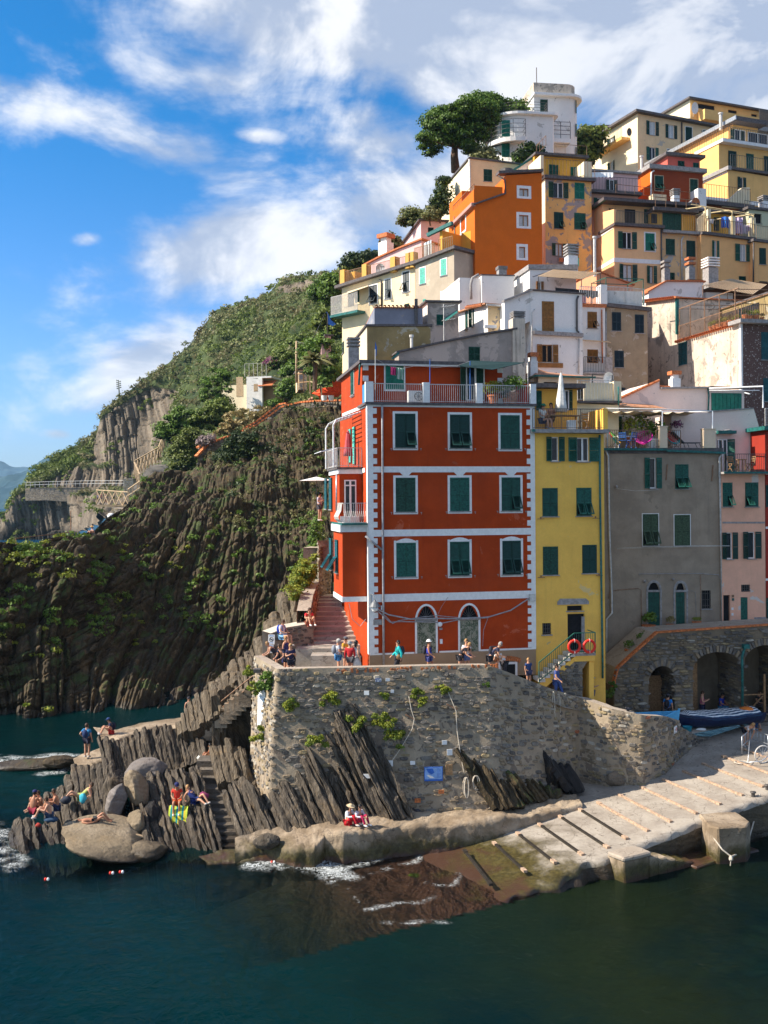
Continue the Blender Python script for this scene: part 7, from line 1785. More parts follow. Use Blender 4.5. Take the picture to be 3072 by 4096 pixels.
b=MB();qa=[P(*zA(*p),y)-u0 for p,y in(((1290,195),51.4),((1475,45),50),((1560,-20),49.5))];b.tbe(qa,.035,6);qa=[P(*zA(*p),y)-u0 for p,y in(((1300,225),51.3),((1475,95),50))];b.tbe(qa,.03,6);b.tbe([P(*zA(1312,275),51.3)-u0,P(*zA(1290,195),51.4)-u0],.03,6);b.bd('handrail',M['rust'],US)
def poly_sheet(name,back,front,fz,zb,zf,mat,drop=1.5,n=120,amp=.06,lb=None,cat=None,kind='structure',mid=6,skirt=None):
 bk_=[fz(*p)for p in back];fr=[fz(*p)for p in front];ts=np.linspace(0,1,n)
 def ip(L):return np.interp(ts,np.linspace(0,1,len(L)),[p[0]for p in L]),np.interp(ts,np.linspace(0,1,len(L)),[p[1]for p in L])
 bu,bv2=ip(bk_);fu,fv=ip(fr);zb_=np.interp(ts,np.linspace(0,1,len(zb)),zb);zf_=np.interp(ts,np.linspace(0,1,len(zf)),zf)
 rows_=[]
 A=[Pz(u,v,z)for u,v,z in zip(bu,bv2,zb_)];B=[Pz(u,v,z)for u,v,z in zip(fu,fv,zf_)]
 for k in range(mid):rows_.append([tuple(a.lerp(c,k/(mid-1)))for a,c in zip(A,B)])
 for k in range(1,17):
  t=k/16;rows_.append([(p.x,p.y-.05-.25*t*t,p.z-drop*t)for p in B])
 return mks(name,np.array(rows_),lambda p:(fbm(p*1.6,4,6)-.5)*amp*2+(np.abs(fbm(p*np.array([2,2,6]),4,16)-.5)-.1)*amp*1.6+(fbm(p*.5,2,3)-.5)*amp*2,mat,lb,cat,kind)
poly_sheet('rock_path',[(560,310),(700,330),(850,290),(980,270),(1150,250),(1300,250)],[(610,375),(720,385),(860,345),(980,305),(1160,330),(1300,330)],zA,[2,2.1],[1.9,2],C_ledge,1.6)
poly_sheet('rock_path',[(440,505),(500,475),(620,430),(700,400)],[(450,535),(560,540),(650,505),(710,455)],zA,[1.3,1.8],[1.2,1.5],C_ledge,1.4)
poly_sheet('rock_path',[(1165,330),(1240,300),(1310,300)],[(1175,420),(1240,425),(1310,420)],zA,[2.3,2.4],[2.1,2.2],C_ledge,1.2)
poly_sheet('rock_path',[(1170,455),(1300,420),(1440,400)],[(1190,560),(1320,600),(1390,560)],zA,[1.9,1.9],[1.6,1.7],C_ledge,1.2)
poly_sheet('concrete_ledge',[(60,1130),(240,1080),(420,1060),(600,1040),(800,1010),(1000,985),(1150,950),(1400,940),(1659,925),(1900,905),(2120,870)],[(60,1215),(240,1190),(420,1215),(540,1195),(600,1120),(760,1100),(960,1085),(1050,1065),(1350,1055),(1659,1022),(1900,985),(2150,935)],zB,[.8,.9,1.2,1.3,1.3,1.3,1.3,1.3],[.5,.55,.8,1.2,1.2,1.2,1.2,1.2],C_ledge,2,420,.13,mid=14)
poly_sheet('lower_ledge',[(-160,1240),(0,1200),(240,1180),(560,1150),(900,1100),(1100,1075),(1300,1062)],[(-110,1285),(0,1275),(250,1262),(560,1225),(900,1190),(1100,1150),(1300,1110)],zB,[.25,.5,.6,.7],[.1,.12,.15,.3],concrete('weedy_ledge',(.2,.13,.06),(.3,.21,.11)),1.5,200,.12)
xs_=np.concatenate([-np.geomspace(9000,62,26),np.arange(-60,45,.22),np.geomspace(46,9000,26)])
ys2=np.concatenate([np.linspace(-400,14,8),np.arange(15,75,.22),np.geomspace(76,14000,60)])
XW,YW=np.meshgrid(xs_,ys2);PW=np.stack([XW.ravel(),YW.ravel(),np.zeros(XW.size)],1)
al=(PW[:,0]-A0.x)*E1.x+(PW[:,1]-A0.y)*E1.y;al=al/(E1.x**2+E1.y**2);pe=(PW[:,0]-A0.x)*E2.x+(PW[:,1]-A0.y)*E2.y
slz=np.interp(al,SLX,SLZ);ins_=(pe>-1.2)&(pe<6.8)&(al>-13)
def segd(p,pts):
 d=np.full(len(p),1e9);pts=[np.array(q)[:2]for q in pts]
 for a,b_ in zip(pts[:-1],pts[1:]):
  ab=b_-a;t=np.clip(((p[:,:2]-a)@ab)/(ab@ab),0,1);d=np.minimum(d,np.linalg.norm(p[:,:2]-(a+t[:,None]*ab),axis=1))
 return d
W0=lambda fz,*pts:[Pz(*fz(*p),0)for p in pts]
shore=W0(zA,(-80,900),(60,1130),(250,1170),(450,1180),(700,1180),(1000,1150),(1250,1130),(1659,1120))+W0(zB,(300,1270),(700,1290))
bed=np.full(len(PW),-5);dsh=segd(PW,shore);bed=np.maximum(bed,-dsh*1.2-.1)
right=np.clip((PW[:,0]-2)/10,0,1);bed=np.maximum(bed,-5+2.9*right*np.clip((60-PW[:,1])/10,0,1));bed=np.where(ins_,np.maximum(bed,slz),bed)
depth=np.clip(-bed,0,8)
foamd=np.zeros(len(PW))
def foam(pts,w_,a):
 global foamd
 foamd=np.maximum(foamd,(a*.62 if w_<.3 else a*.85)*np.exp(-(segd(PW,pts)/(w_*1.6))**2))
foam(W0(zB,(180,1290),(330,1300),(430,1310),(500,1290),(570,1290),(640,1330),(700,1370)),.42,1);foam(W0(zB,(440,1250),(520,1265),(600,1280)),.25,.8)
foam(W0(zB,(700,1330),(800,1300),(950,1250),(1100,1220),(1200,1200),(1300,1160),(1400,1130),(1520,1105)),.16,1)
foam(W0(zB,(700,1375),(850,1370),(1000,1310),(1150,1280),(1210,1200)),.13,.9);foam(W0(zB,(1210,1405),(1300,1430),(1390,1420),(1400,1370),(1430,1320)),.1,.9);foam(W0(zB,(1440,1240),(1500,1290),(1555,1300),(1540,1270)),.1,.8)
foam(W0(zB,(850,1560),(960,1540),(1060,1525),(1180,1520),(1300,1470)),.11,.85);foam(W0(zB,(970,1640),(1060,1650),(1180,1635),(1330,1640)),.14,.8);foam(W0(zB,(700,1390),(760,1470),(810,1530)),.06,.7)
foam(W0(zA,(-100,500),(60,510),(200,520),(300,490),(400,495)),.5,1);foam(W0(zA,(250,600),(350,590),(430,545)),.3,.8);foam(W0(zA,(-60,900),(0,960),(50,1080),(110,1120),(60,1150)),.34,.7);foam(W0(zA,(-60,1000),(-20,1100),(80,1160)),.3,.6)
foam(W0(zB,(1250,1170),(1400,1190),(1450,1230)),.2,.6)
foam(W0(z5,(0,1055),(130,1062),(260,1055),(420,1060)),3,.7)
m=bpy.data.materials.new('sea_water');m.use_nodes=1;t=NT(m.node_tree);t.n.clear();pos=t.node('ShaderNodeNewGeometry').outputs['Position']
dA=t.node('ShaderNodeAttribute',attribute_name='depth').outputs['Fac'];fA=t.node('ShaderNodeAttribute',attribute_name='foam').outputs['Fac'];fA=t.mh('MULTIPLY',fA,t.step(t.nse(pos,.9,3,.6),.36,.58,.25,1))
nA=t.nse(pos,.1,4,.6);sx=t.node('ShaderNodeSeparateXYZ',{0:pos}).outputs
deep=t.mix(t.step(sx[0],-4,9),(.0004,.0145,.015),(.009,.015,.0065));deep=t.mix(t.step(nA,.4,.7),deep,(.001,.01,.012))
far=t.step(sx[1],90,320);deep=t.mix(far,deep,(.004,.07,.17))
opa=t.mh('SUBTRACT',1,t.mh('EXPONENT',t.mh('MULTIPLY',dA,t.mh('MULTIPLY_ADD',dA,-.16,-.1))))
bumpn=t.mh('ADD',t.nse(t.mapping(pos,scale=(1,.55,1),rot=(0,0,R(20))),.55,6,.62,.8),t.mh('MULTIPLY',t.nse(pos,2.6,5,.6,.5),.4))
bp=t.node('ShaderNodeBump',{'Strength':.7,'Distance':.26,'Height':bumpn});fr=t.node('ShaderNodeFresnel',{'IOR':1.27});t.l.new(bp.outputs[0],fr.inputs['Normal'])
tr=t.node('ShaderNodeBsdfTransparent',{'Color':t.mix(t.step(dA,0,1.3),(1,1,1),(.5,.78,.66))});df=t.node('ShaderNodeBsdfDiffuse',{'Color':deep});gl=t.node('ShaderNodeBsdfGlossy',{'Roughness':.1,'Color':(.42,.56,.56,1)});t.l.new(bp.outputs[0],gl.inputs['Normal'])
m1=t.node('ShaderNodeMixShader',{0:opa});t.l.new(tr.outputs[0],m1.inputs[1]);t.l.new(df.outputs[0],m1.inputs[2])
m2=t.node('ShaderNodeMixShader',{0:fr.outputs[0]});t.l.new(m1.outputs[0],m2.inputs[1]);t.l.new(gl.outputs[0],m2.inputs[2])
fn=t.nse(pos,4.2,7,.62,1.3);fn2=t.nse(pos,.8,4,.6);fm=t.step(t.mh('ADD',fA,t.mh('MULTIPLY',t.mh('SUBTRACT',fn,.5),3.4)),.42,.74)
lace=t.step(t.mh('ABSOLUTE',t.mh('SUBTRACT',fn,.5)),.012,.055,1,0);fm=t.mh('MULTIPLY',t.step(t.mh('ADD',fA,t.mh('SUBTRACT',fn2,.5)),.7,1.05),t.step(fn,.46,.56));fm=t.mh('MAXIMUM',fm,t.mh('MULTIPLY',lace,t.step(fA,.1,.6)));fm=t.mh('MAXIMUM',fm,t.mh('MULTIPLY',t.step(fA,.15,.9),t.step(fn2,.4,.65,0,.45)));fo=t.node('ShaderNodeBsdfDiffuse',{'Color':(.72,.76,.76,1)})
m3=t.node('ShaderNodeMixShader',{0:t.mh('MULTIPLY',fm,.72)});t.l.new(m2.outputs[0],m3.inputs[1]);t.l.new(fo.outputs[0],m3.inputs[2])
o_=t.node('ShaderNodeOutputMaterial');t.l.new(m3.outputs[0],o_.inputs[0])
nearw=np.clip((75-PW[:,1])/20,0,1)*np.clip((60-np.abs(PW[:,0]))/10,0,1)
PW[:,2]=((fbm(PW*np.array([.35,.5,1]),4,3)-.5)*.17+(fbm(PW*np.array([1.3,1.7,1]),3,6)-.5)*.07+foamd*.05)*nearw
tag(link('sea_water',npmesh('sea_water',PW,grid_faces(len(ys2),len(xs_))[:,::-1],m,1,{'depth':depth,'foam':foamd})),kind='structure')
xb=np.linspace(-70,60,260);yb=np.linspace(4,80,190);XB,YB=np.meshgrid(xb,yb);rgt=np.clip((XB-2)/10,0,1)
ZB=-5.3+2.9*rgt*np.clip((60-YB)/10,0,1);GB=np.stack([XB,YB,ZB],-1)
m,t,b=pmat('sea_bed_stones',.9);pos=t.node('ShaderNodeNewGeometry').outputs['Position'];vo=t.node('ShaderNodeTexVoronoi',{'Scale':1.1,'Vector':pos})
c=t.mix(t.step(vo.outputs[0],.1,.7),(.1,.11,.05),(.02,.025,.012));c=t.mix(t.step(t.nse(pos,.4,5),.45,.65),c,(.06,.05,.03));t.l.new(c,b.inputs['Base Color'])
mks('sea_bed',GB[:,:,:],lambda p:(fbm(p*.7,4,3)-.5)*.9,m,kind='structure')
railm=flt('pale_worn_skid',(.42,.29,.2),.85,.3,.3,scale=9);M['wetwood']=flt('wet_black_timber',(.03,.025,.02),.5,.3)
RAILS=[((-60,1140),(90,1335)),((105,1095),(285,1260)),((238,1040),(455,1210)),((362,990),(610,1165)),((478,945),(755,1125)),((590,905),(860,1073)),((695,868),(980,1030)),((815,822),(1110,978)),((940,780),(1255,930)),((1068,737),(1388,878)),((1180,690),(1515,828)),((1290,648),(1632,778)),((1402,604),(1740,730)),((1510,562),(1850,680))]
SK='timber skids set across the boat ramp'
for i,(a,c)in enumerate(RAILS):
 p,q=osl(*zC(*a)),osl(*zC(*c));d=q-p;L_=d.length;wet=i<3
 e=emp('ramp_skid',p,mh.atan2(d.y,d.x),lb=('dark wet timber skid across the ramp, number %s from the water'%('first','second','third')[i])if wet else None,cat='skid',group=SK)
 if wet:e['label']=['wet black skid nearest the water on the ramp','wet black skid just above the wash line on the ramp','dark skid with a pale lower end at the edge of the weed'][i]
 else:e['label']=['black skid with pale ends where the ramp turns dry','long black skid low on the dry ramp','short black skid below the first pale ones','lowest of the pale skids on the ramp','second lowest pale skid on the ramp','pale skid in the middle of the ramp below the boulder wall','pale skid level with the foot of the boulder in the wall','pale skid below the mooring rope bollard','pale skid between the bollard and the seated couple','second highest pale skid beside the cart','highest pale skid under the boat cart'][i-3]
 sl=mh.asin(max(-1,min(1,(d.z)/L_)));core=MB().bx_((0,-.055,0),(L_,.055,.075));o=core.bd('beam',M['wetwood']if i<6 else railm,e);o.rotation_euler=(0,-sl,0)
 for xx in((-.02,.28),(L_-.3,L_+.02)):
  o=MB().bx_((xx[0],-.075,0),(xx[1],.075,.095)).bd('end_block',railm if i!=0 else M['wetwood'],e);o.rotation_euler=(0,-sl,0)
 if i>=6:
  o=MB().bx_((0,.056,0),(L_,.16,.018)).bd('kerb',flt('pink_mortar',(.5,.38,.31),.9,.15),e);o.rotation_euler=(0,-sl,0)
QS=emp('quay_stair',P(*zC(840,1240),39),lb='short stone stair going down to the water at the foot of the quay',cat='stairs');q0=QS.location.copy()
def rough_block(name,poly_uvY,depth_vec,ztop,zbot,mat,parent,seed=3,amp=.05):
 bm=bmesh.new();vs=[bm.verts.new((p.x,p.y,zz_))for zz_ in(zbot,ztop)for p in poly_uvY];n=len(poly_uvY)
 bm.faces.new(vs[:n][::-1]);bm.faces.new(vs[n:])
 for i in range(n):bm.faces.new((vs[i],vs[(i+1)%n],vs[(i+1)%n+n],vs[i+n]))
 bmesh.ops.recalc_face_normals(bm,faces=bm.faces);bmesh.ops.bevel(bm,geom=bm.edges[:],offset=.05,segments=1,affect='EDGES')
 for _ in range(3):bmesh.ops.subdivide_edges(bm,edges=[e for e in bm.edges if e.calc_length()>.12],cuts=1,use_grid_fill=1)
 bmesh.ops.triangulate(bm,faces=[f for f in bm.faces if len(f.verts)>4])
 co=np.array([v.co[:]for v in bm.verts]);dd=np.stack([(fbm(co*2.2+k*31,4,seed+k)-.5)*amp*2 for k in range(3)],1)
 for v,q in zip(bm.verts,dd):v.co+=Vc(q)
 me=bpy.data.meshes.new(name);bm.to_mesh(me);bm.free();me.materials.append(mat);return link(name,me,parent)
ex,ey=Vc((E1.x,E1.y,0)).normalized(),Vc((E2.x,E2.y,0)).normalized()
def rb(name,o3,x0,x1,y0,y1,zt_,zb_,mat,parent,seed,amp=.05):
 pl_=[o3+ex*a+ey*c for a,c in((x0,y0),(x1,y0),(x1,y1),(x0,y1))];off=parent.location if parent else Vc((0,0,0));return rough_block(name,[p-off for p in pl_],None,zt_-off.z,zb_-off.z,mat,parent,seed,amp)
bs_=Vc((q0.x,q0.y,0))
rb('block',bs_,-.05,1.25,-.1,.9,.85,-.8,C_ledge,QS,3)
rb('cap',bs_,-.12,1.35,-.15,.8,1.02,.84,C_dry,QS,8,.03)
for i in range(6):rb('step',bs_,1.3+i*.48,1.3+(i+1)*.48+.05,-.05,1,.86-.13*(i+1),-.9,C_ledge,QS,12+i,.03)
pb=P(*zC(1325,1200),41.3);MBK=emp('mooring_block',(pb.x,pb.y,0),lb='big weathered concrete mooring block standing against the quay',cat='mooring block')
pl_=[Vc((x,y,0))for x,y in((0,0),(.25,-.45),(1.45,-.25),(1.85,.4),(1.7,1.7),(.05,1.5))]
rough_block('block',pl_,None,1.5,-.7,C_ledge,MBK,6,.06)
rb('weedy_shelf',Vc((pb.x-1,pb.y-.2,0)),-.2,3.6,-.7,.9,.1,-.9,concrete('weedy_shelf',(.1,.1,.03),(.17,.16,.07)),None,31,.09)['kind']='structure'
def rp_(lb,pts,r=.022,sag=0,mat='rope',sub=6,name='rope'):
 out=[]
 for a,c in zip(pts[:-1],pts[1:]):
  for k in range(sub):t=k/sub;out.append(a.lerp(c,t)+Vc((0,0,-sag*mh.sin(PI*t))))
 out.append(pts[-1]);return tag(MB().tbe(out,r,5).bd(name,M[mat],smooth=1,recalc=0),lb,'rope')
M['rope']=flt('pale_rope',(.5,.44,.36),.9,.2,.3,scale=30)
rp_('slack mooring rope looping from the quay edge down to the mooring block',[osl(*zC(1612,828))+Vc((0,0,.1)),P(*zC(1590,930),44.2),P(*zC(1560,1035),43.4),P(*zC(1540,1110),42.2),P(*zC(1500,1150),41.3),P(*zC(1450,1170),40.6),P(*zC(1400,1130),40.7),P(*zC(1360,1075),41),P(*zC(1340,1040),41.2)],.035)
b=MB();kp=P(*zC(1450,1180),40.5);b.blb(kp,(.09,.08,.12),3);b.tbe([kp,kp+Vc((-.03,0,-.3))],.02,5);tag(b.bd('rope_knot',M['rope']),'frayed knot hanging from the slack mooring rope','rope knot')
def wall_rope(lb,pts,fz,off=.16,r=.02,extra=None):
 ps=[on_wall(*fz(*p),off)[0]for p in pts];o=rp_(lb,ps,r);return o,ps
wall_rope('rope strung down the sea wall to a white float above the outcrop',[(1107,280),(1122,360),(1140,415),(1128,475),(1060,590),(990,690),(950,755)],zB)
wall_rope('rope hanging from a rusty ring to the coils at the foot of the wall',[(1342,255),(1370,320),(1390,370),(1395,480),(1415,620),(1440,750)],zB)
for i,(x,y)in enumerate(((1120,408),(1368,345))):
 p,n=on_wall(*zB(x,y),.14);tag(MB().bem(p+Vc((-.25,0,.14)),p+Vc((.22,0,-.12)),.06,.06).bd('iron_bar',M['rust']),['rusty iron bar knotted into the left wall rope','rusty iron bar knotted into the right wall rope'][i],'iron bar')
def coil(lb,cx,cy,fz,w_,h_,n=5,seed=2,off=.25):
 rg=random.Random(seed);b=MB();p0,nn=on_wall(*fz(cx,cy),off)
 for k in range(n):
  ww=w_*rg.uniform(.6,1);hh=h_*rg.uniform(.7,1);sh=rg.uniform(-.06,.06)
  b.tbe([p0+Vc((ww*mh.sin(a)+sh,-.02*k,hh*(mh.cos(a)-1)))for a in[2*PI*j/18 for j in range(19)]],.018,5)
 return tag(b.bd('rope_coil',M['rope'],smooth=1,recalc=0),lb,'rope coil')
coil('grey rope coil hung on the rocks left of the blue sign',920,805,zB,.16,.55,6,2,.5);coil('left loop of the two coils right of the blue sign',1447,765,zB,.13,.46,4,3,.4);coil('right loop of the two coils right of the blue sign',1500,755,zB,.16,.34,3,4,.4)
coil('long rope loop hung from the path parapet, left one',428,235,zC,.06,1,2,5,.1);coil('long rope loops hung from the path parapet, right one',458,248,zC,.09,.85,4,6,.1)
def ring(b,c,R_,r,m,y=-.012,n=20):
 for k in range(n):
  a0,a1=2*PI*k/n,2*PI*(k+1)/n;b.add([(c[0]+R_*mh.cos(a0),y,c[1]+R_*mh.sin(a0)),(c[0]+R_*mh.cos(a1),y,c[1]+R_*mh.sin(a1)),(c[0]+r*mh.cos(a1),y,c[1]+r*mh.sin(a1)),(c[0]+r*mh.cos(a0),y,c[1]+r*mh.sin(a0))],[(0,1,2,3)],m)
blk=flt('black_print',(.02,.02,.025),.6);redp=flt('red_print',(.55,.02,.02),.5);bluep=flt('blue_print',(.03,.13,.5),.4);lbl=flt('light_blue_print',(.22,.38,.7),.4)
o,w_,h_=plt_(*zB(1200,703),*zB(1312,788),bluep,'map_sign','blue and white map panel fixed low on the sea wall','sign')
b=MB();b.bx_((-w_/2+.03,-.036,-h_/2+.08),(w_/2-.03,-.031,h_/2-.03),0);b.add([(-w_*.4,-.04,h_*.38),(-w_*.05,-.04,h_*.4),(w_*.05,-.04,h_*.1),(-w_*.12,-.04,-.02),(-w_*.3,-.04,h_*.12)],[(0,1,2,3,4)],1);b.add([(-w_*.3,-.042,-.02),(-w_*.05,-.042,-h_*.18),(w_*.06,-.042,-h_*.3),(-w_*.2,-.042,-h_*.28),(-w_*.36,-.042,-h_*.1)],[(0,1,2,3,4)],2)
for k in range(9):b.bx_((w_*.18,-.041,h_*.36-k*h_*.08),(w_*(.3+.12*((k*37)%10)/10),-.037,h_*.36-k*h_*.08+.012),1)
b.bd('print',[lbl,bluep,M['white']],o)
plt_(*zB(1327,692),*zB(1370,753),M['wood'],'wood_panel','weathered brown wooden panel right of the map sign','panel')
o,w_,h_=plt_(*zC(1098,430),*zC(1145,468),M['white'],'warning_sign','small white warning sign at the right end of the sea wall','sign')
b=MB();ring(b,(w_*.24,-0),h_*.28,h_*.21,1,-.036);b.add([(w_*.24-h_*.2,-.036,h_*.14),(w_*.24-h_*.14,-.036,h_*.2),(w_*.24+h_*.2,-.036,-h_*.14),(w_*.24+h_*.14,-.036,-h_*.2)],[(0,1,2,3)],1);b.add([(-w_*.36,-.036,h_*.16),(-w_*.18,-.036,h_*.12),(-w_*.12,-.036,-h_*.05),(-w_*.32,-.036,-h_*.12)],[(0,1,2,3)],0)
for k in range(2):b.bx_((-w_*.4,-.036,-h_*(.3+.09*k)),(w_*.05,-.033,-h_*(.27+.09*k)),0)
b.bd('print',[blk,redp],o)
plt_(*zB(905,170),*zB(943,193),pls('blue_tile',(.16,.19,.34),.4,.3,(.6,.6,.6),.6,9),'tile_plaque','blue patterned tile set in the sea wall below the parapet','tile');plt_(*zB(968,170),*zB(993,188),M['cloth_white'],'switch_box','small cream box with loose wires on the sea wall','box')
for i,(x0,y0,x1,y1,l_)in enumerate(((1305,545,1335,570,'white stone chip set in the wall above the map sign'),(1335,598,1368,634,'white marble chip right above the map sign'),(1115,668,1145,690,'white triangular chip left of the map sign'),(975,665,1012,700,'white float on the rope above the outcrop'),(1285,843,1318,865,'orange brick below the map sign'),(1142,893,1178,918,'orange brick low in the wall left of the map sign'),(998,240,1018,258,'small pale blue pipe end high in the wall'),(840,245,870,270,'white round stone high in the wall'),(840,737,880,762,'pale concrete lump on the striped outcrop'))):
 plt_(*zB(x0,y0),*zB(x1,y1),M['brick']if 'brick' in l_ else M['cloth_white'],'wall_chip',l_,'stone chip' if 'brick' not in l_ else 'brick',off=.14 if i<8 else .6)
def notice(lb,uv0,uv1,Y,banned=1):
 p=P((uv0[0]+uv1[0])/2,(uv0[1]+uv1[1])/2,Y);w_=(uv1[0]-uv0[0])/FPX*Y;h_=(uv1[1]-uv0[1])/FPX*Y;b=MB();b.bx_((-w_/2,-.01,-h_/2),(w_/2,.02,h_/2),0)
 if banned:
  ring(b,(0,0),w_*.34,w_*.26,1,-.014);b.add([(-w_*.2,-.015,w_*.14),(-w_*.14,-.015,w_*.2),(w_*.2,-.015,-w_*.14),(w_*.14,-.015,-w_*.2)],[(0,1,2,3)],1);b.bx_((-w_*.18,-.015,-w_*.06),(w_*.18,-.012,w_*.06),1)
 for k in range(3):b.bx_((-w_*.36,-.015,h_*(.44-.05*k)),(w_*.36,-.012,h_*(.46-.05*k)),2);
 for k in range(2):b.bx_((-w_*.36,-.015,-h_*(.32+.06*k)),(w_*.3,-.012,-h_*(.3+.06*k)),2)
 o=b.bd('notice',[M['cloth_white'],blk,lbl]);o.location=p;o.rotation_euler=(0,.04,-.12);return tag(o,lb,'sign')
notice('white notice with a crossed out ring on the lookout wall',t6(172,803),t6(234,893),48.5);notice('lower white notice under the crossed out one',t6(168,898),t6(222,975),48.5,0)
p=P(*zB(218,340),46.2);b=MB();b.bx_((-.26,-0,-.95),(.26,.03,.95),0)
for k in range(12):b.bx_((-.17,-.006,.55-k*.11),(.17 if k%3 else .02,-.001,.57-k*.11),1)
o=b.bd('banner',[M['cloth_white'],lbl]);o.location=p;o.rotation_euler=(.05,.1,-.75);tag(o,'long white text banner hanging on the sunlit end of the sea wall','banner')
p=P(*t6(75,1140),46.6);tag(MB().bx_((-.16,-.35,-.07),(.16,.05,.1)).bd('flood_lamp',M['metal'],loc=p),'dark floodlight below the corner of the lookout parapet','lamp')
for i,(fz,x,y,l_)in enumerate(((zA,282,1232,'red and white float farthest left in the dark water'),(zA,673,1194,'red and white float left one of the close pair'),(zA,732,1188,'red and white float right one of the close pair'),(zB,290,1280,'red and white float by the ledge, left one'),(zB,342,1278,'red and white float by the ledge, middle one'),(zB,432,1266,'red and white float by the ledge, right one'))):
 p=Pz(*fz(x,y),.06);e=emp('float',p,0,lb=l_,cat='float',group='floats of the swimming line');MB().blb((-.05,0,0),(.055,.07,.07),2,10,0).bd('red_half',ringmat,e,smooth=1);MB().blb((.05,0,0),(.055,.07,.07),2,10,0).bd('white_half',M['cloth_white'],e,smooth=1)
p=P(*zA(815,962),43.2);tag(MB().bx_((-.5,-.1,-.03),(.5,.1,.03)).bd('plank',M['palewood'],loc=p,rot=(0,.35,.2)),'pale wooden plank lying on the squarish boulder','plank')
def boat(lb,hullmat,c,L_,W_,Hh,rz,inner,bow=.35,group=None):
 e=emp('rowing_boat',c,rz,lb=lb,cat='boat');nst,m=17,9;V=[];
 def sec(t,s,inn=0):
  hw=W_/2*(1-abs(2*t-.9)**2.6*.95 if t>.45 else 1-.28*(1-t/.45)**2);hw=max(hw,.02)-inn;z0=.06+.3*max(0,t-.75)*2;zt_=Hh+bow*max(0,t-.45)**2*2.6+.1*(1-t)**2
  a=abs(s);y=hw*mh.sin(a*PI/2)**.75;z=z0+inn+(zt_-z0-inn)*(1-mh.cos(a*PI/2))**.9;return(L_*(t-.5)+.12*max(0,t-.9)*a*8,mh.copysign(max(0,y),s),z)
 for t in range(nst+1):
  for s in range(-m,m+1):V.append(sec(t/nst,s/m))
 k=2*m+1;F_=[(i*k+j,i*k+j+1,(i+1)*k+j+1,(i+1)*k+j)for i in range(nst)for j in range(k-1)];F_.append(tuple(range(k)))
 MB().add(V,F_).bd('hull',hullmat,e,smooth=1)
 V=[sec(t/nst,s/m,.05)for t in range(nst+1)for s in range(-m,m+1)];MB().add(V,[f[::-1]for f in F_[:-1]]+[F_[-1]]).bd('inner_hull',inner,e,smooth=1)
 b=MB()
 for s in(-1,1):b.tbe([Vc(sec(t/nst,s))+Vc((0,0,.01))for t in range(nst+1)],.04,5)
 b.bd('gunwale',inner,e,smooth=1)
 for t in(.28,.52,.74):q=sec(t,1,.05);MB().bx_((q[0]-.13,-q[1],q[2]-.16),(q[0]+.13,q[1],q[2]-.12)).bd('thwart',inner,e)
 q=sec(1,0);b=MB();b.bem((L_*.5,0,.3),(L_*.5+.1,0,Hh+bow*.75+.14),.07,.1);b.bd('stem',hullmat,e);return e,sec
navy=flt('navy_hull',(.008,.016,.06),.3,.15);lblue=flt('light_blue_hull',(.1,.42,.7),.35,.08)
pA=P(*zC(940,368),51.2);boat('bright light blue rowing boat behind the right end of the sea wall',lblue,(pA.x,pA.y+.3,3.15),4.1,1.6,.58,R(8),lblue,.3)
pB=P(*zC(1365,400),53.2);eb,sec=boat('dark blue rowing boat under a blue and white striped cover',navy,(pB.x,pB.y,2.8),5.2,1.9,.62,R(16)+PI,navy,.34)
nx,ny=46,28;V=[];F_=[];Ms=[]
for i in range(nx+1):
 t=.06+.92*i/nx;q=sec(min(t,.985),1)
 for j in range(ny+1):
  s=-1+2*j/ny;V.append((q[0],q[1]*1.04*s,q[2]+.05+.17*(1-s*s)*(1 if t<.85 else .3)+.022*mh.sin(i*.5+j*.12)+.008*mh.sin(i*2.1)-(.1 if abs(s)>.97 else 0)))
for i in range(nx):
 for j in range(ny):F_.append((i*(ny+1)+j,(i+1)*(ny+1)+j,(i+1)*(ny+1)+j+1,i*(ny+1)+j+1));Ms.append((j//2)%2)
b=MB();b.v=V;b.f=F_;b.m=Ms;b.bd('striped_cover',[flt('cover_white',(.74,.76,.76),.8),flt('cover_blue',(.02,.06,.13),.8)],eb,smooth=1)
p=sec(.1,0);MB().blb((p[0]+.25,.1,.84),(.42,.35,.14),3,10,.15).bd('orange_cloth',flt('orange_cloth',(.75,.2,.03),.8),eb,smooth=1)
b=MB()
for t in(.35,.68):q=sec(t,-1);b.tbe([(q[0],q[1]-.05,q[2]),(q[0]+.02,q[1]-.02,q[2]-.35),(q[0]+.1,q[1]+.1,q[2]-.75)],.014,4)
b.bd('tie_line',M['rope'],eb)
p=P(*zC(1203,492),52);e=emp('bucket',(p.x,p.y,2.72),0,lb='teal plastic bucket on the landing beside the covered boat',cat='bucket');MB().lh([(.17,0),(.24,.38),(.26,.4),(.23,.38),(.16,.04),(0,.03)],n=14).bd('body',flt('teal_plastic',(.01,.22,.3),.4),e,smooth=1);MB().tbe([(.25*mh.cos(a),.25*mh.sin(a)*.2-.24,.36-.18*mh.sin(a))for a in[PI*k/8 for k in range(9)]],.008,4).bd('handle',M['metal'],e)
p=P(*zC(1280,478),52.4);tag(MB().blb((0,0,.08),(.28,.1,.09),3,10,.03).bd('fender',M['cloth_white'],loc=(p.x,p.y,2.78),smooth=1),'long white fender lying in front of the covered boat','fender')
CT_=emp('boat_cart',osl(*zC(1590,650)),lb='grey tubular boat launching cart on the ramp at the right edge',cat='cart');c0=CT_.location;cp=lambda x,y,dz=0:(osl(*zC(x,y))-c0+Vc((0,0,dz)))
b=MB();fr_=[cp(1512,600,.95),cp(1560,545,.85),cp(1660,590,.95),cp(1700,640,.95)]
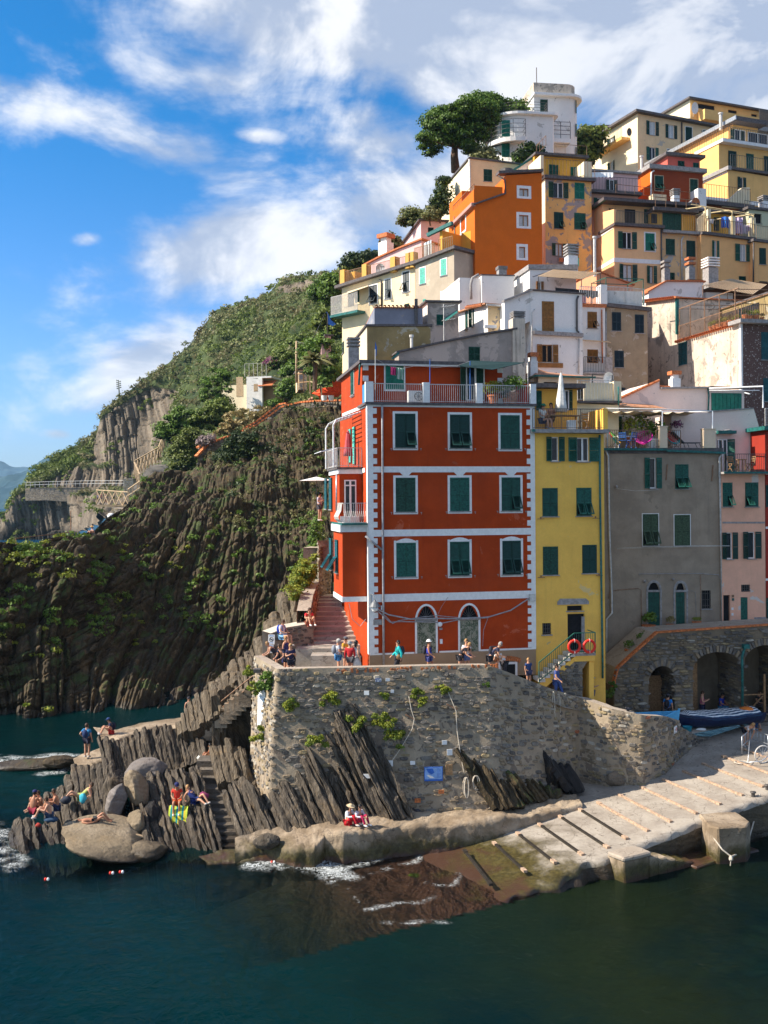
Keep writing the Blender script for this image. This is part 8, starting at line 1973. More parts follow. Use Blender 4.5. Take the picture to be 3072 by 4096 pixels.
for dz in(0,-.45):b.tbe([q+Vc((0,0,dz))for q in fr_],.028,6)
for k in range(16):t=k/15;i=min(2,int(t*3));q=fr_[i].lerp(fr_[i+1],t*3-i);b.tbe([q,q-Vc((0,0,.45))],.012,4)
for q in fr_:b.tbe([q,q-Vc((0,0,.85))],.025,5)
b.tbe([cp(1500,640,.1),cp(1545,655,.15),cp(1620,665,.3),cp(1690,640,.5)],.03,6);b.tbe([cp(1545,655,.15),cp(1560,560,.9)],.02,5);b.bd('frame',M['zinc'],CT_,smooth=1)
b=MB();b.tbe([cp(1630,640)+Vc((.42*mh.cos(a),.1*mh.cos(a),.42+.42*mh.sin(a)))for a in[2*PI*k/20 for k in range(21)]],.03,6)
for k in range(6):a=PI*k/6;b.tbe([cp(1630,640)+Vc((.42*mh.cos(a),.1*mh.cos(a),.42+.42*mh.sin(a))),cp(1630,640)+Vc((-.42*mh.cos(a),-.1*mh.cos(a),.42-.42*mh.sin(a)))],.01,4)
b.bd('wheel',M['palemetal'],CT_)
p=osl(*zC(1510,640));b=MB();b.tbe([p+Vc((.35*mh.cos(a),.25*mh.sin(a)*(1+.3*mh.sin(2*a)),.04))for a in[2*PI*k/22 for k in range(23)]],.03,5);b.tbe([p+Vc((.3,0,.04)),p+Vc((.9,-.25,.04)),p+Vc((1.2,-.05,.04))],.03,5);tag(b.bd('rope_coil',M['rope'],smooth=1),'rope looped round a ring on the ramp below the cart','rope coil')
for i,(x,y)in enumerate(((1575,830),(1655,790))):
 p=osl(*zC(x,y));tag(MB().lh([(.09,0),(.08,.14),(.13,.17),(.13,.22),(0,.24)],n=10).bd('bollard',M['metal'],loc=p,smooth=1),['small black bollard on the quay edge left of the mooring rope','black bollard at the right edge holding the mooring rope'][i],'bollard','bollards on the quay edge')
def pigeon(lb,p,rz=0):b=MB();b.blb((0,0,.12),(.16,.08,.08),2,8,.03);b.blb((-.15,0,.2),(.05,.04,.05),3,8,.02);b.add([(.1,-.05,.12),(.3,-.03,.08),(.3,.03,.08),(.1,.05,.12)],[(0,1,2,3)]);b.tbe([(0,.02,.08),(0,.02,0)],.008,4);b.tbe([(-.19,0,.2),(-.23,0,.19)],.01,4);tag(b.bd('pigeon',flt('pigeon_grey',(.04,.04,.05),.7),loc=p,rot=rz,smooth=1),lb,'pigeon')
pigeon('dark pigeon on the parapet beside the light blue boat',P(*zC(868,350),47.5),.6);pigeon('dark pigeon on the concrete ledge left of the ramp',Pz(*zB(1158,985),1.25),0)
SKIN=flt('skin',(.52,.27,.17),.55,.08);SKINT=flt('tanned_skin',(.4,.18,.1),.5,.08);HAIRS={'b':flt('brown_hair',(.06,.03,.015),.6),'k':flt('black_hair',(.012,.01,.01),.5),'y':flt('fair_hair',(.36,.2,.08),.6),'g':flt('grey_hair',(.3,.28,.26),.7)}
_cl={}
def clo(c):
 k='cloth_%02d_%02d_%02d'%tuple(int(x*99)for x in c)
 if k not in _cl:_cl[k]=flt(k,c,.85,.12)
 return _cl[k]
def pose_pts(kind):
 J=dict(pel=(0,0,.93),bel=(0,0,1.08),che=(0,0,1.28),nek=(0,0,1.45),hd0=(0,-.015,1.53),hd1=(0,-.01,1.66))
 for s,n in((1,'R'),(-1,'L')):
  J.update({'hip'+n:(.09*s,0,.89),'kne'+n:(.1*s,-.03,.49),'ank'+n:(.1*s,.02,.09),'toe'+n:(.11*s,-.15,.035),'sho'+n:(.17*s,0,1.39),'elb'+n:(.23*s,.03,1.13),'wri'+n:(.24*s,-.05,.9),'han'+n:(.24*s,-.08,.82)})
 if kind=='walk':J.update(kneR=(.1,-.2,.52),ankR=(.1,-.26,.1),toeR=(.1,-.43,.06),kneL=(-.1,.02,.48),ankL=(-.1,.3,.16),toeL=(-.1,.18,.03),elbR=(.23,.12,1.14),wriR=(.22,.1,.92),hanR=(.22,.08,.84),elbL=(-.23,-.06,1.13),wriL=(-.2,-.25,.98),hanL=(-.2,-.32,.93))
 elif kind=='hold':J.update(elbR=(.24,-.05,1.14),wriR=(.12,-.27,1.22),hanR=(.07,-.33,1.27),elbL=(-.24,-.05,1.14),wriL=(-.12,-.27,1.22),hanL=(-.07,-.33,1.27),hd1=(0,-.05,1.66))
 elif kind=='hip':J.update(elbR=(.36,.05,1.18),wriR=(.19,-.04,1),hanR=(.13,-.08,.99))
 elif kind=='lean':J.update(che=(0,-.26,1.24),nek=(0,-.4,1.36),hd0=(0,-.46,1.42),hd1=(0,-.52,1.53),bel=(0,-.1,1.08),shoR=(.17,-.36,1.32),shoL=(-.17,-.36,1.32),elbR=(.21,-.42,1.06),wriR=(.18,-.6,.95),hanR=(.16,-.68,.94),elbL=(-.21,-.42,1.06),wriL=(-.18,-.6,.95),hanL=(-.16,-.68,.94))
 elif kind=='bend':J.update(che=(0,-.34,1.1),nek=(0,-.48,1.18),hd0=(0,-.55,1.22),hd1=(0,-.64,1.3),bel=(0,-.16,1.02),shoR=(.17,-.44,1.12),shoL=(-.17,-.44,1.12),elbR=(.2,-.42,.84),wriR=(.13,-.34,.6),hanR=(.11,-.32,.53),elbL=(-.2,-.42,.84),wriL=(-.13,-.34,.6),hanL=(-.11,-.32,.53))
 elif kind in('sit','ledge','ground','read'):
  dz=-.82;
  for k in('pel','bel','che','nek','hd0','hd1','shoR','shoL','elbR','elbL','wriR','wriL','hanR','hanL','hipR','hipL'):J[k]=(J[k][0],J[k][1],J[k][2]+dz)
  if kind=='ground':
   for s,n in((1,'R'),(-1,'L')):J.update({'kne'+n:(.13*s,-.4,.44),'ank'+n:(.12*s,-.58,.08),'toe'+n:(.12*s,-.74,.04),'elb'+n:(.24*s,-.16,.36),'wri'+n:(.13*s,-.42,.4),'han'+n:(.06*s,-.48,.38)})
   J.update(che=(0,-.05,.45),nek=(0,-.1,.62),hd0=(0,-.14,.69),hd1=(0,-.17,.82),shoR=(.17,-.08,.56),shoL=(-.17,-.08,.56))
  else:
   for s,n in((1,'R'),(-1,'L')):J.update({'kne'+n:(.13*s,-.44,.12),'ank'+n:(.12*s,-.5,-.32),'toe'+n:(.12*s,-.66,-.36),'elb'+n:(.23*s,-.08,.34),'wri'+n:(.14*s,-.28,.26),'han'+n:(.09*s,-.34,.27)})
   J.update(hd0=(0,-.05,.7),hd1=(0,-.09,.83),nek=(0,-.02,.62))
 elif kind=='recline':
  J={};J.update(pel=(0,0,.12),bel=(0,.14,.18),che=(0,.3,.34),nek=(0,.42,.47),hd0=(0,.45,.54),hd1=(0,.47,.66))
  for s,n in((1,'R'),(-1,'L')):J.update({'hip'+n:(.09*s,0,.1),'kne'+n:(.1*s,-.4,.32+.1*s),'ank'+n:(.1*s,-.72,.08),'toe'+n:(.1*s,-.84,.12),'sho'+n:(.17*s,.36,.44),'elb'+n:(.24*s,.46,.2),'wri'+n:(.22*s,.4,.05),'han'+n:(.22*s,.33,.04)})
 elif kind=='lie':
  J={};J.update(pel=(0,0,.12),bel=(0,.18,.12),che=(0,.36,.13),nek=(0,.54,.12),hd0=(0,.6,.12),hd1=(0,.74,.12))
  for s,n in((1,'R'),(-1,'L')):J.update({'hip'+n:(.09*s,-.03,.11),'kne'+n:(.1*s,-.34,.4 if s>0 else .3),'ank'+n:(.1*s,-.62,.08),'toe'+n:(.1*s,-.76,.06),'sho'+n:(.18*s,.48,.11),'elb'+n:(.28*s,.24,.08),'wri'+n:(.2*s,.02,.1),'han'+n:(.17*s,-.06,.12)})
 return J
RADII=dict(pel=.135,bel=.118,che=.14,nek=.052,hd0=.078,hd1=.088,hip=.085,kne=.057,ank=.038,toe=.034,sho=.062,elb=.041,wri=.028,han=.033)
EDG=[('pel','bel'),('bel','che'),('che','nek'),('nek','hd0'),('hd0','hd1')]
for n in 'RL':EDG+=[('pel','hip'+n),('hip'+n,'kne'+n),('kne'+n,'ank'+n),('ank'+n,'toe'+n),('che','sho'+n),('sho'+n,'elb'+n),('elb'+n,'wri'+n),('wri'+n,'han'+n)]
_skins={}
def skin_mesh(key,V,E,Rr,mat,root=0,sub=1):
 """grow a tapered surface round a skeleton once and keep it as a plain mesh"""
 if key in _skins:
  me=_skins[key].copy();me.materials.clear();me.materials.append(mat);return me
 me=bpy.data.meshes.new('skeleton');me.from_pydata(V,E,[]);o=bpy.data.objects.new('skeleton',me);COL.objects.link(o)
 sk=o.modifiers.new('skin','SKIN');sk.use_smooth_shade=1
 for i,r_ in enumerate(Rr):me.skin_vertices[0].data[i].radius=(r_,r_);me.skin_vertices[0].data[i].use_root=(i==root)
 ss=o.modifiers.new('sub','SUBSURF');ss.levels=sub;ss.render_levels=sub
 dg=bpy.context.evaluated_depsgraph_get();dg.update();out=bpy.data.meshes.new_from_object(o.evaluated_get(dg));bpy.data.objects.remove(o);bpy.data.meshes.remove(me)
 out.materials.clear();out.materials.append(mat);_skins[key]=out;return out
def psn(lb,pos,face=0,pose='stand',top=(.6,.6,.6),bt2=(.05,.06,.12),slv='short',leg='short',hair='b',hat=None,pck=None,long=0,h=1.7,skin=None,skirt=None,extra=None,bag=None,roll=0,group=None):
 J=pose_pts(pose);sc=h/1.7;sk=skin or SKIN;e=emp('person',pos,R(face),lb=lb,cat='person',group=group);e.scale=(sc,sc,sc)
 names=list(J);idx={n:i for i,n in enumerate(names)};V=[J[n]for n in names];Rr=[RADII[n[:3]]for n in names];E=[(idx[a],idx[c])for a,c in EDG]
 for n,s in(('R',1),('L',-1)):
  hnd=Vc(J['han'+n]);d=(hnd-Vc(J['wri'+n])).normalized();side=d.cross(Vc((0,0,1)));side=side.normalized()if side.length>.1 else Vc((0,1,0))
  up=side.cross(d)
  for k,ln in enumerate((.06,.072,.068,.052)):V.append(tuple(hnd+side*(k-1.5)*.021+d*ln-up*.022));Rr.append(.0085);E.append((idx['han'+n],len(V)-1))
  V.append(tuple(hnd-side*.045*s+d*.02));Rr.append(.01);E.append((idx['han'+n],len(V)-1))
 link('body',skin_mesh(('body',pose),V,E,Rr,sk,idx['pel'],2),e)
 def part(name,keys,edges,grow,add,mat,ends=None):
  ks=list(keys);id2={n:i for i,n in enumerate(ks)};VV_=[J[n]if n in J else ends[n]for n in ks];RR=[RADII[n[:3]]*grow+add if n[:3]in RADII else .05 for n in ks]
  link(name,skin_mesh((name,pose,tuple(ks)),VV_,[(id2[a],id2[c])for a,c in edges],RR,mat,id2.get('pel',0),1),e)
 mid=lambda a,c,t:tuple(Vc(J[a]).lerp(Vc(J[c]),t))
 if top is not None:
  ks=['pel','bel','che'];ed=[('pel','bel'),('bel','che')];J['nekb']=mid('che','nek',.55);ks.append('nekb');ed.append(('che','nekb'))
  for n in 'RL':
   ks.append('sho'+n);ed.append(('che','sho'+n))
   if slv=='short':J['elbs'+n]=mid('sho'+n,'elb'+n,.62);ks.append('elbs'+n);ed.append(('sho'+n,'elbs'+n))
   elif slv=='long':ks+=['elb'+n,'wri'+n];ed+=[('sho'+n,'elb'+n),('elb'+n,'wri'+n)]
  part('shirt_'+slv if slv!='none' else 'vest',ks,ed,1.05,.013,clo(top))
 if bt2 is not None:
  ks=['pel'];ed=[]
  for n in 'RL':
   ks.append('hip'+n);ed.append(('pel','hip'+n))
   t={'short':.62,'brief':.12,'long':1}[leg]
   if leg=='long':ks+=['kne'+n,'ank'+n];ed+=[('hip'+n,'kne'+n),('kne'+n,'ank'+n)]
   else:J['knes'+n]=mid('hip'+n,'kne'+n,t);ks.append('knes'+n);ed.append(('hip'+n,'knes'+n))
  part({'short':'shorts','brief':'briefs','long':'trousers'}[leg],ks,ed,1.06,.012,clo(bt2))
 if skirt is not None:
  p=Vc(J['pel']);q=(Vc(J['kneR'])+Vc(J['kneL']))/2;b=MB();b.tbe([p+Vc((0,0,.12)),p,p.lerp(q,.6),q.lerp((Vc(J['ankR'])+Vc(J['ankL']))/2,.35)],[.13,.165,.2,.24],12);b.bd('skirt',clo(skirt),e,smooth=1)
 h0,h1=Vc(J['hd0']),Vc(J['hd1']);up=(h1-h0).normalized();fw=Vc((0,-1,0))if pose!='lie' else Vc((0,0,1));fw=(fw-up*fw.dot(up)).normalized();rt_=fw.cross(up)
 hc=h0.lerp(h1,.62);fr_=Matrix((rt_,fw,up)).transposed()
 def onhead(pts):return[tuple(hc+fr_@Vc(p))for p in pts]
 b=MB();tmp=MB().blb((0,-.022,.012),(.096,.098,.115),3,12,.03,0);keepf=[f for f in tmp.f if sum(tmp.v[i][1]for i in f)/4<.045 or sum(tmp.v[i][2]for i in f)/4>.062];b.add(onhead(tmp.v),keepf)
 if long:tmp=MB().blb((0,-.06,-.12),(.085,.055,.17),5,10,.05);b.add(onhead(tmp.v),tmp.f)
 b.bd('hair',HAIRS[hair],e,smooth=1,recalc=0)
 b=MB()
 for s in(-1,1):t_=MB().blb((.032*s,.078,.005),(.011,.01,.008),1,6,0);b.add(onhead(t_.v),t_.f)
 t_=MB().bx_((-.022,.078,-.058),(.022,.086,-.05));b.add(onhead(t_.v),t_.f);b.bd('eyes_and_mouth',HAIRS['b'],e)
 b=MB();t_=MB().blb((0,.092,-.018),(.013,.022,.02),1,6,0);b.add(onhead(t_.v),t_.f)
 for s in(-1,1):t_=MB().blb((.088*s,0,-.005),(.012,.02,.03),2,6,0);b.add(onhead(t_.v),t_.f)
 b.bd('nose_and_ears',sk,e,smooth=1)
 if hat:
  b=MB();t_=MB().blb((0,-.012,.055),(.105,.115,.085),3,12,.02);b.add(onhead([v for v in t_.v]),[f for f in t_.f if sum(t_.v[i][2]for i in f)/4>.03])
  if hat[1]=='cap':pts=[(-.07,.09,.06),(.07,.09,.06),(.055,.19,.045),(-.055,.19,.045)];b.add(onhead(pts),[(0,1,2,3),(3,2,1,0)])
  else:
   n=14;rr=.2 if hat[1]=='wide' else .155;pts=[(r_*mh.cos(2*PI*k/n),r_*mh.sin(2*PI*k/n)-.01,z_)for r_,z_ in((.09,.055),(rr,.035))for k in range(n)];b.add(onhead(pts),[(k,(k+1)%n,n+(k+1)%n,n+k)for k in range(n)])
  b.bd('hat',clo(hat[0]),e,smooth=1,recalc=0)
 if pck:
  c=Vc(J['che'])+Vc((0,.2,-.05));MB().blb(c,(.15,.11,.22),6,10,.06).bd('backpack',clo(pck),e,smooth=1)
  b=MB()
  for s in(-1,1):b.tbe([c+Vc((.1*s,-.05,.2)),Vc(J['che'])+Vc((.1*s,-.1,.14)),Vc(J['che'])+Vc((.12*s,-.13,-.08)),c+Vc((.12*s,-.05,-.18))],.018,4)
  b.bd('straps',clo(pck),e)
 if bag:c=Vc(J['pel'])+Vc((.2,0,.02));b=MB();b.blb(c,(.06,.13,.12),6,8,.06);b.tbe([c+Vc((0,0,.1)),Vc(J['shoL'])+Vc((0,-.05,.07))],.012,4);b.bd('shoulder_bag',clo(bag),e,smooth=1)
 if leg!='brief' and pose not in('lie',):
  b=MB()
  for n in 'RL':a=Vc(J['ank'+n]);c=Vc(J['toe'+n]);b.tbe([a.lerp(c,-.25)-Vc((0,0,.03)),a.lerp(c,.4)-Vc((0,0,.015)),c],[.045,.048,.036],6)
  b.bd('shoes',clo(extra or(.5,.48,.46)),e,smooth=1)
 return e
def zpath(x):return float(np.interp(x,[s_[0]for s_ in st],[s_[3]for s_ in st]))
def on_path(u_,Y):
 x=ray(u_,2600).x*Y;return(x,Y,zpath(x))
pp_=lambda fz,x,Y:on_path(fz(x,0)[0],Y)
psn('man in grey cap and pale shirt with hands raised, left of the plaza group',pp_(z1,240,47.4),100,'hold',(.58,.6,.64),(.04,.2,.45),hat=((.42,.4,.38),'cap'),pck=(.2,.22,.26),hair='g')
psn('man in mustard yellow shirt and dark cap in the plaza group',pp_(z1,285,48.2),60,'hold',(.62,.32,.03),(.08,.08,.09),hat=((.1,.1,.12),'cap'))
psn('person in red shirt and grey hat seen from behind in the plaza group',pp_(z1,315,46.9),170,'stand',(.42,.015,.02),(.05,.05,.06),slv='long',hat=((.22,.24,.25),'brim'),hair='g',h=1.66)
psn('woman with long black hair, white top and striped skirt',pp_(z1,356,47),120,'stand',(.72,.7,.68),(.5,.5,.5),slv='none',hair='k',long=1,skirt=(.55,.54,.52))
psn('woman in turquoise jacket walking left past the red house',pp_(z1,620,46.9),-80,'walk',(.02,.5,.5),(.02,.02,.03),slv='long',leg='long',hair='k',pck=(.03,.03,.04),bag=(.22,.13,.06))
psn('person in blue vest and white hat walking before the first green door',pp_(z1,815,47),75,'walk',(.03,.05,.42),(.05,.06,.2),slv='none',hat=((.75,.75,.74),'brim'),pck=(.03,.03,.04),skin=SKINT)
psn('person in black shirt leaning on the parapet by the second door',pp_(z1,1012,47.1),60,'lean',(.02,.02,.03),(.05,.05,.06),hair='y')
psn('fair haired person in white tee by the second green door',pp_(z1,1052,47.2),20,'stand',(.75,.75,.76),(.1,.14,.3),hair='y')
psn('bald man in dark shirt with black backpack at the top of the path',pp_(z1,1198,47.2),80,'lean',(.05,.05,.09),(.04,.04,.05),hair='g',pck=(.02,.02,.025),h=1.8)
psn('person in white shirt leaning by the brick arched window',pp_(z1,1290,47.6),-60,'lean',(.72,.72,.73),(.03,.03,.04),hair='k',leg='long')
psn('child in dark blue top looking over the parapet',pp_(z1,1443,48.3),30,'stand',(.02,.05,.16),(.05,.05,.1),hair='y',h=1.42)
psn('man in blue patterned shirt with a hand on the parapet',pp_(zC,462,48.6),60,'walk',(.06,.09,.26),(.04,.08,.25),hair='k',leg='long',h=1.78)
psn('man in white cap and checked shirt below the life rings',pp_(zC,655,49.6),55,'hold',(.14,.15,.22),(.03,.05,.1),hat=((.78,.78,.78),'cap'),leg='long',h=1.76,bag=(.02,.02,.02))
psn('person in bright blue tee with black backpack behind the light blue boat',pp_(zC,1090,53),150,'stand',(.01,.2,.6),(.03,.03,.04),pck=(.02,.02,.03),hair='k',hat=((.03,.03,.04),'cap'))
psn('woman in pink flowered blouse between the boats',pp_(zC,1284,54.3),70,'hold',(.55,.14,.22),(.02,.02,.06),slv='none',leg='long',hair='b',bag=(.4,.35,.3))
q=pp_(zC,1395,55.2);psn('man in blue shirt and jeans sitting with folded arms in the arcade',(q[0],q[1],3.35),45,'sit',(.02,.05,.42),(.05,.17,.3),leg='long',hair='k',skin=SKINT)
q=pp_(zC,1605,56);psn('person in black top and patterned trousers sitting at the right arch',(q[0],q[1],3.3),20,'sit',(.02,.02,.02),(.1,.08,.08),leg='long',hair='b',long=1)
p=osl(*zC(1532,548));psn('woman in pale tee bending with hands on her knees above the ramp',p,20,'bend',(.55,.5,.48),(.02,.02,.03),hair='y',long=1,h=1.66)
p=osl(*zC(1590,480));q=P(*zC(1585,465),53.6);psn('man in navy tee and white cap sitting on the landing edge',(q.x,q.y,q.z),5,'sit',(.015,.05,.14),(.35,.5,.62),hat=((.78,.78,.78),'cap'),h=1.8)
q=P(*t6(555,708),51);psn('woman in red tee sitting on the wall beside the stair',q,25,'ground',(.7,.02,.03),(.35,.1,.06),hair='b',long=1,extra=(.75,.75,.75))
q=P(*t6(305,830),50);psn('woman with blue backpack and light blue bag sitting on the lookout wall',q,60,'sit',(.6,.56,.58),(.25,.5,.75),pck=(.01,.05,.36),hair='b',bag=(.1,.42,.7))
q=P(*t6(340,985),49.2);psn('woman in dark blue spotted dress perched on the lookout wall',(q.x,q.y,6.72),60,'stand',(.03,.03,.12),(.03,.03,.12),slv='none',skirt=(.035,.035,.13),hair='y',long=1,h=1.6)
q=P(*t6(255,1060),48.1);psn('person with curly fair hair leaning over the lookout parapet taking a picture',(q.x,q.y,6.72),-75,'lean',(.03,.03,.04),(.04,.04,.05),slv='none',hair='y',h=1.62)
q=P(*t6(350,1090),46.9);psn('person in black tee leaning on the lookout parapet, left of two',(q.x,q.y,6.72),-40,'lean',(.02,.03,.07),(.02,.02,.04),hair='b',h=1.7)
q=P(*t6(385,1100),46.2);psn('fair haired person in navy tee holding a phone at the lookout parapet',(q.x,q.y,6.72),20,'hold',(.012,.018,.06),(.02,.02,.03),hair='y',h=1.66,bag=(.02,.02,.02))
psn('man in blue tee with dark backpack standing on the rock tip',Pz(*zA(525,498),1.45),170,'hip',(.02,.17,.38),(.012,.015,.035),pck=(.02,.04,.12),hair='b',h=1.8)
psn('man in navy cap sitting at the end of the walkway ridge',Pz(*zA(672,352),2),-70,'ground',(.02,.03,.08),(.45,.03,.03),hat=((.02,.05,.16),'cap'),pck=(.015,.02,.04),hair='k')
psn('woman in black top and blue shorts walking on the ridge',Pz(*zA(1140,308),2.05),30,'hip',(.015,.015,.02),(.01,.09,.19),slv='none',hair='k',hat=((.03,.03,.04),'cap'),h=1.66,extra=(.15,.05,.25))
psn('shirtless man sitting on a yellow towel by his bag',Pz(*zA(1285,515),1.9),-60,'ground',None,(.03,.02,.03),hair='k',skin=SKINT)
q=P(*zA(1068,770),45.2);psn('man in red tee and orange shorts reading on a striped towel',q,8,'sit',(.62,.04,.02),(.72,.1,.02),hat=((.015,.02,.1),'cap'),skin=SKINT,h=1.75,extra=(.7,.7,.68))
q=P(*zA(1178,768),45.4);psn('woman in navy dress reading on the ribbed rock',q,55,'recline',(.015,.03,.14),(.015,.03,.14),slv='none',hair='y',long=1)
SB='sunbathers on the outer rocks'
q=P(*zA(200,822),43.8);psn('sunbather with her back turned in a dark red bikini, leftmost',q,170,'ground',None,(.2,.01,.03),leg='brief',hair='k',hat=((.015,.02,.1),'cap'),skin=SKINT,group=SB)
q=P(*zA(300,858),43);psn('sunbather hugging his knees in front of the others',q,-80,'ground',None,(.03,.05,.1),hair='b',group=SB)
q=P(*zA(345,806),43.8);psn('sunbather with an arm raised over his eyes behind the front one',q,-70,'ground',None,(.02,.03,.08),hair='b',skin=SKINT,group=SB)
q=P(*zA(250,815),44.4);psn('sunbather half hidden between the two others',q,-60,'ground',None,(.02,.03,.03),leg='brief',hair='b',group=SB)
q=P(*zA(487,748),45.5);psn('woman in a yellow green bikini reclining higher up the rock',q,-75,'recline',(.3,.34,.1),(.3,.34,.1),slv='none',leg='brief',hair='b',group=SB)
q=P(*zA(570,893),43.3);psn('woman in a black bikini lying on the long tawny boulder',q,98,'lie',None,(.012,.012,.012),leg='brief',hair='k',skin=SKINT,group=SB)
q=Pz(*zB(742,1045),1.36);psn('woman in straw hat, white blouse and red skirt on the ledge',q,55,'ground',(.68,.68,.7),(.5,.01,.02),leg='long',hat=((.55,.42,.26),'wide'),hair='k',long=1,slv='long',h=1.6)
q=Pz(*zB(802,1045),1.36);psn('dark haired woman in pale blouse and crimson trousers on the ledge',q,45,'ground',(.55,.5,.54),(.34,.01,.06),leg='long',hair='k',long=1,slv='long',h=1.6,extra=(.7,.7,.72))
q=P(*z5(885,1045),92);psn('person in straw hat sitting on the hill path at the left',q,-40,'ground',(.25,.3,.42),(.3,.26,.24),hat=((.5,.3,.12),'wide'))
q=P(*t7(1108,1130),131);psn('woman in black top sitting on the hill path wall',q,-60,'ground',(.02,.02,.02),(.2,.2,.22),slv='none',hair='k',h=1.9)
for i,(x,l_)in enumerate(((928,'in pale top, left of three'),(967,'in a white hat, middle of three'),(1005,'in blue top, right of three'))):
 q=P(*z5(x,742),182);psn('visitor %s behind the crossed fence'%l_,q,20,'stand',[(.45,.4,.5),(.3,.1,.1),(.2,.25,.5)][i],(.1,.1,.14),hat=((.7,.7,.7),'brim')if i==1 else None,h=1.85)
q=YEL.gb(YEL.FP(*z2(250,498),.25));psn('person in white tee and sunglasses sitting at the terrace table',q,40,'sit',(.62,.66,.62),(.06,.08,.14),hair='k',hat=((.02,.18,.1),'cap'))
q=YEL.gb(YEL.FP(*z2(303,490),.9));psn('woman with dark hair sitting behind the terrace table',q,-20,'sit',(.32,.16,.1),(.1,.1,.1),hair='k',slv='none',long=1)
q=P(*z1(125,1160),56.5);psn('person in white leaning behind the bays of the red house',q,60,'hold',(.5,.45,.55),(.1,.1,.12),hair='k',h=1.6)
q=P(*zC(1640,508),53.5);e=emp('dog',q,R(200),lb='curly reddish dog sitting by the seated couple',cat='dog')
dj=[(0,0,.3),(-.18,0,.33),(.16,0,.4),(.26,0,.52),(.33,0,.6),(.42,0,.58),(.14,.08,.22),(.15,.08,.03),(.2,.08,.02),(.14,-.08,.22),(.15,-.08,.03),(.2,-.08,.02),(-.22,.1,.18),(-.12,.11,.14),(-.2,.11,.03),(-.22,-.1,.18),(-.12,-.11,.14),(-.2,-.11,.03),(-.3,0,.34),(-.4,0,.44)]
link('body',skin_mesh(('dog',),dj,[(0,1),(0,2),(2,3),(3,4),(4,5),(2,6),(6,7),(7,8),(2,9),(9,10),(10,11),(1,12),(12,13),(13,14),(1,15),(15,16),(16,17),(1,18),(18,19)],[.13,.12,.12,.08,.085,.035,.05,.028,.03,.05,.028,.03,.07,.045,.028,.07,.045,.028,.03,.018],flt('red_dog_fur',(.32,.12,.03),.9,.3,.5,scale=30),0,2),e)
b=MB();b.blb((.3,.07,.58),(.04,.02,.07),2).blb((.3,-.07,.58),(.04,.02,.07),3);b.bd('ears',flt('red_dog_fur',(.32,.12,.03)),e)
def lump(name,lb,cat,p,r_,mat,flat_=.25,seed=3):tag(MB().blb(p,(r_,r_*.8,r_*flat_),seed,10,.18).bd(name,mat,smooth=1),lb,cat)
b=MB();p=P(*zA(1082,800),45);tw=flt('yellow_green_towel',(.45,.55,.05),.9);nn_=10;V=[]
for i in range(nn_+1):
 for j in range(5):t=i/nn_;V.append((p.x-.42+.84*t,p.y-.1-.45*(j/4)**.8,p.z+.12-.9*(j/4)**1.6+.03*mh.sin(i*1.3)))
b.v=V;b.f=[(i*5+j,(i+1)*5+j,(i+1)*5+j+1,i*5+j+1)for i in range(nn_)for j in range(4)];b.m=[(i%3)for i in range(nn_)for j in range(4)]
tag(b.bd('towel',[tw,flt('teal_towel',(.02,.3,.3),.9),flt('yellow_towel',(.7,.55,.04),.9)]),'yellow and teal striped towel hanging under the man in red','towel')
lump('bag','white and black bag beside the shirtless man','bag',Pz(*zA(1215,500),2),.24,clo((.45,.45,.42)),.8,5);lump('towel','yellow towel under the shirtless man','towel',Pz(*zA(1262,528),1.9),.36,clo((.7,.58,.03)),.12,6)
lump('bag','red and blue bag beside the woman in navy','bag',P(*zA(1225,730),45.6),.27,clo((.25,.04,.12)),.7,7);lump('towel','dark blue towel heap below the front sunbather','towel',P(*zA(310,870),42.9),.3,clo((.02,.05,.1)),.4,8);lump('bag','dark bag beside the reclining woman on the rock','bag',P(*zA(400,755),45.2),.26,clo((.02,.025,.04)),.7,9)
lump('towel','turquoise towel hanging under the reclining woman','towel',P(*zA(500,745),45.3),.16,clo((.05,.4,.5)),1.4,10);lump('bag','small red bag on the sunbathers rock','bag',P(*zA(232,905),42.3),.13,clo((.3,.03,.02)),.7,11)
def plant(lb,u,v,r,mat=None,n=420,leaf=.035,seed=1,off=.18,fz=zB,sc=1.508,name='samphire_plant',Y=None):
 if Y is None:p,nn=on_wall(*fz(u,v),off)
 else:p=P(*fz(u,v),Y)
 rr_=r/sc/FPX*p.y;rg=random.Random(seed);k=9;e=emp(name,p,lb=lb,cat='plant')
 C=[(rg.gauss(0,.45)*rr_,rg.uniform(-.3,.2)*rr_,rg.gauss(0,.4)*rr_)for _ in range(k)]
 fol('leaves',C,[rr_*rg.uniform(.3,.55)for _ in C],n//k,leaf,mat or L_yel,seed,e,flt=.85,shell=.2)
 fol('stems_and_shade_leaves',[(c[0],c[1]+.1*rr_,c[2]-.12*rr_)for c in C],[rr_*.42]*k,n//k//2,leaf,L_green if(mat or L_yel)is L_yel else L_dark,seed+5,e,flt=.8,shell=.1);return e
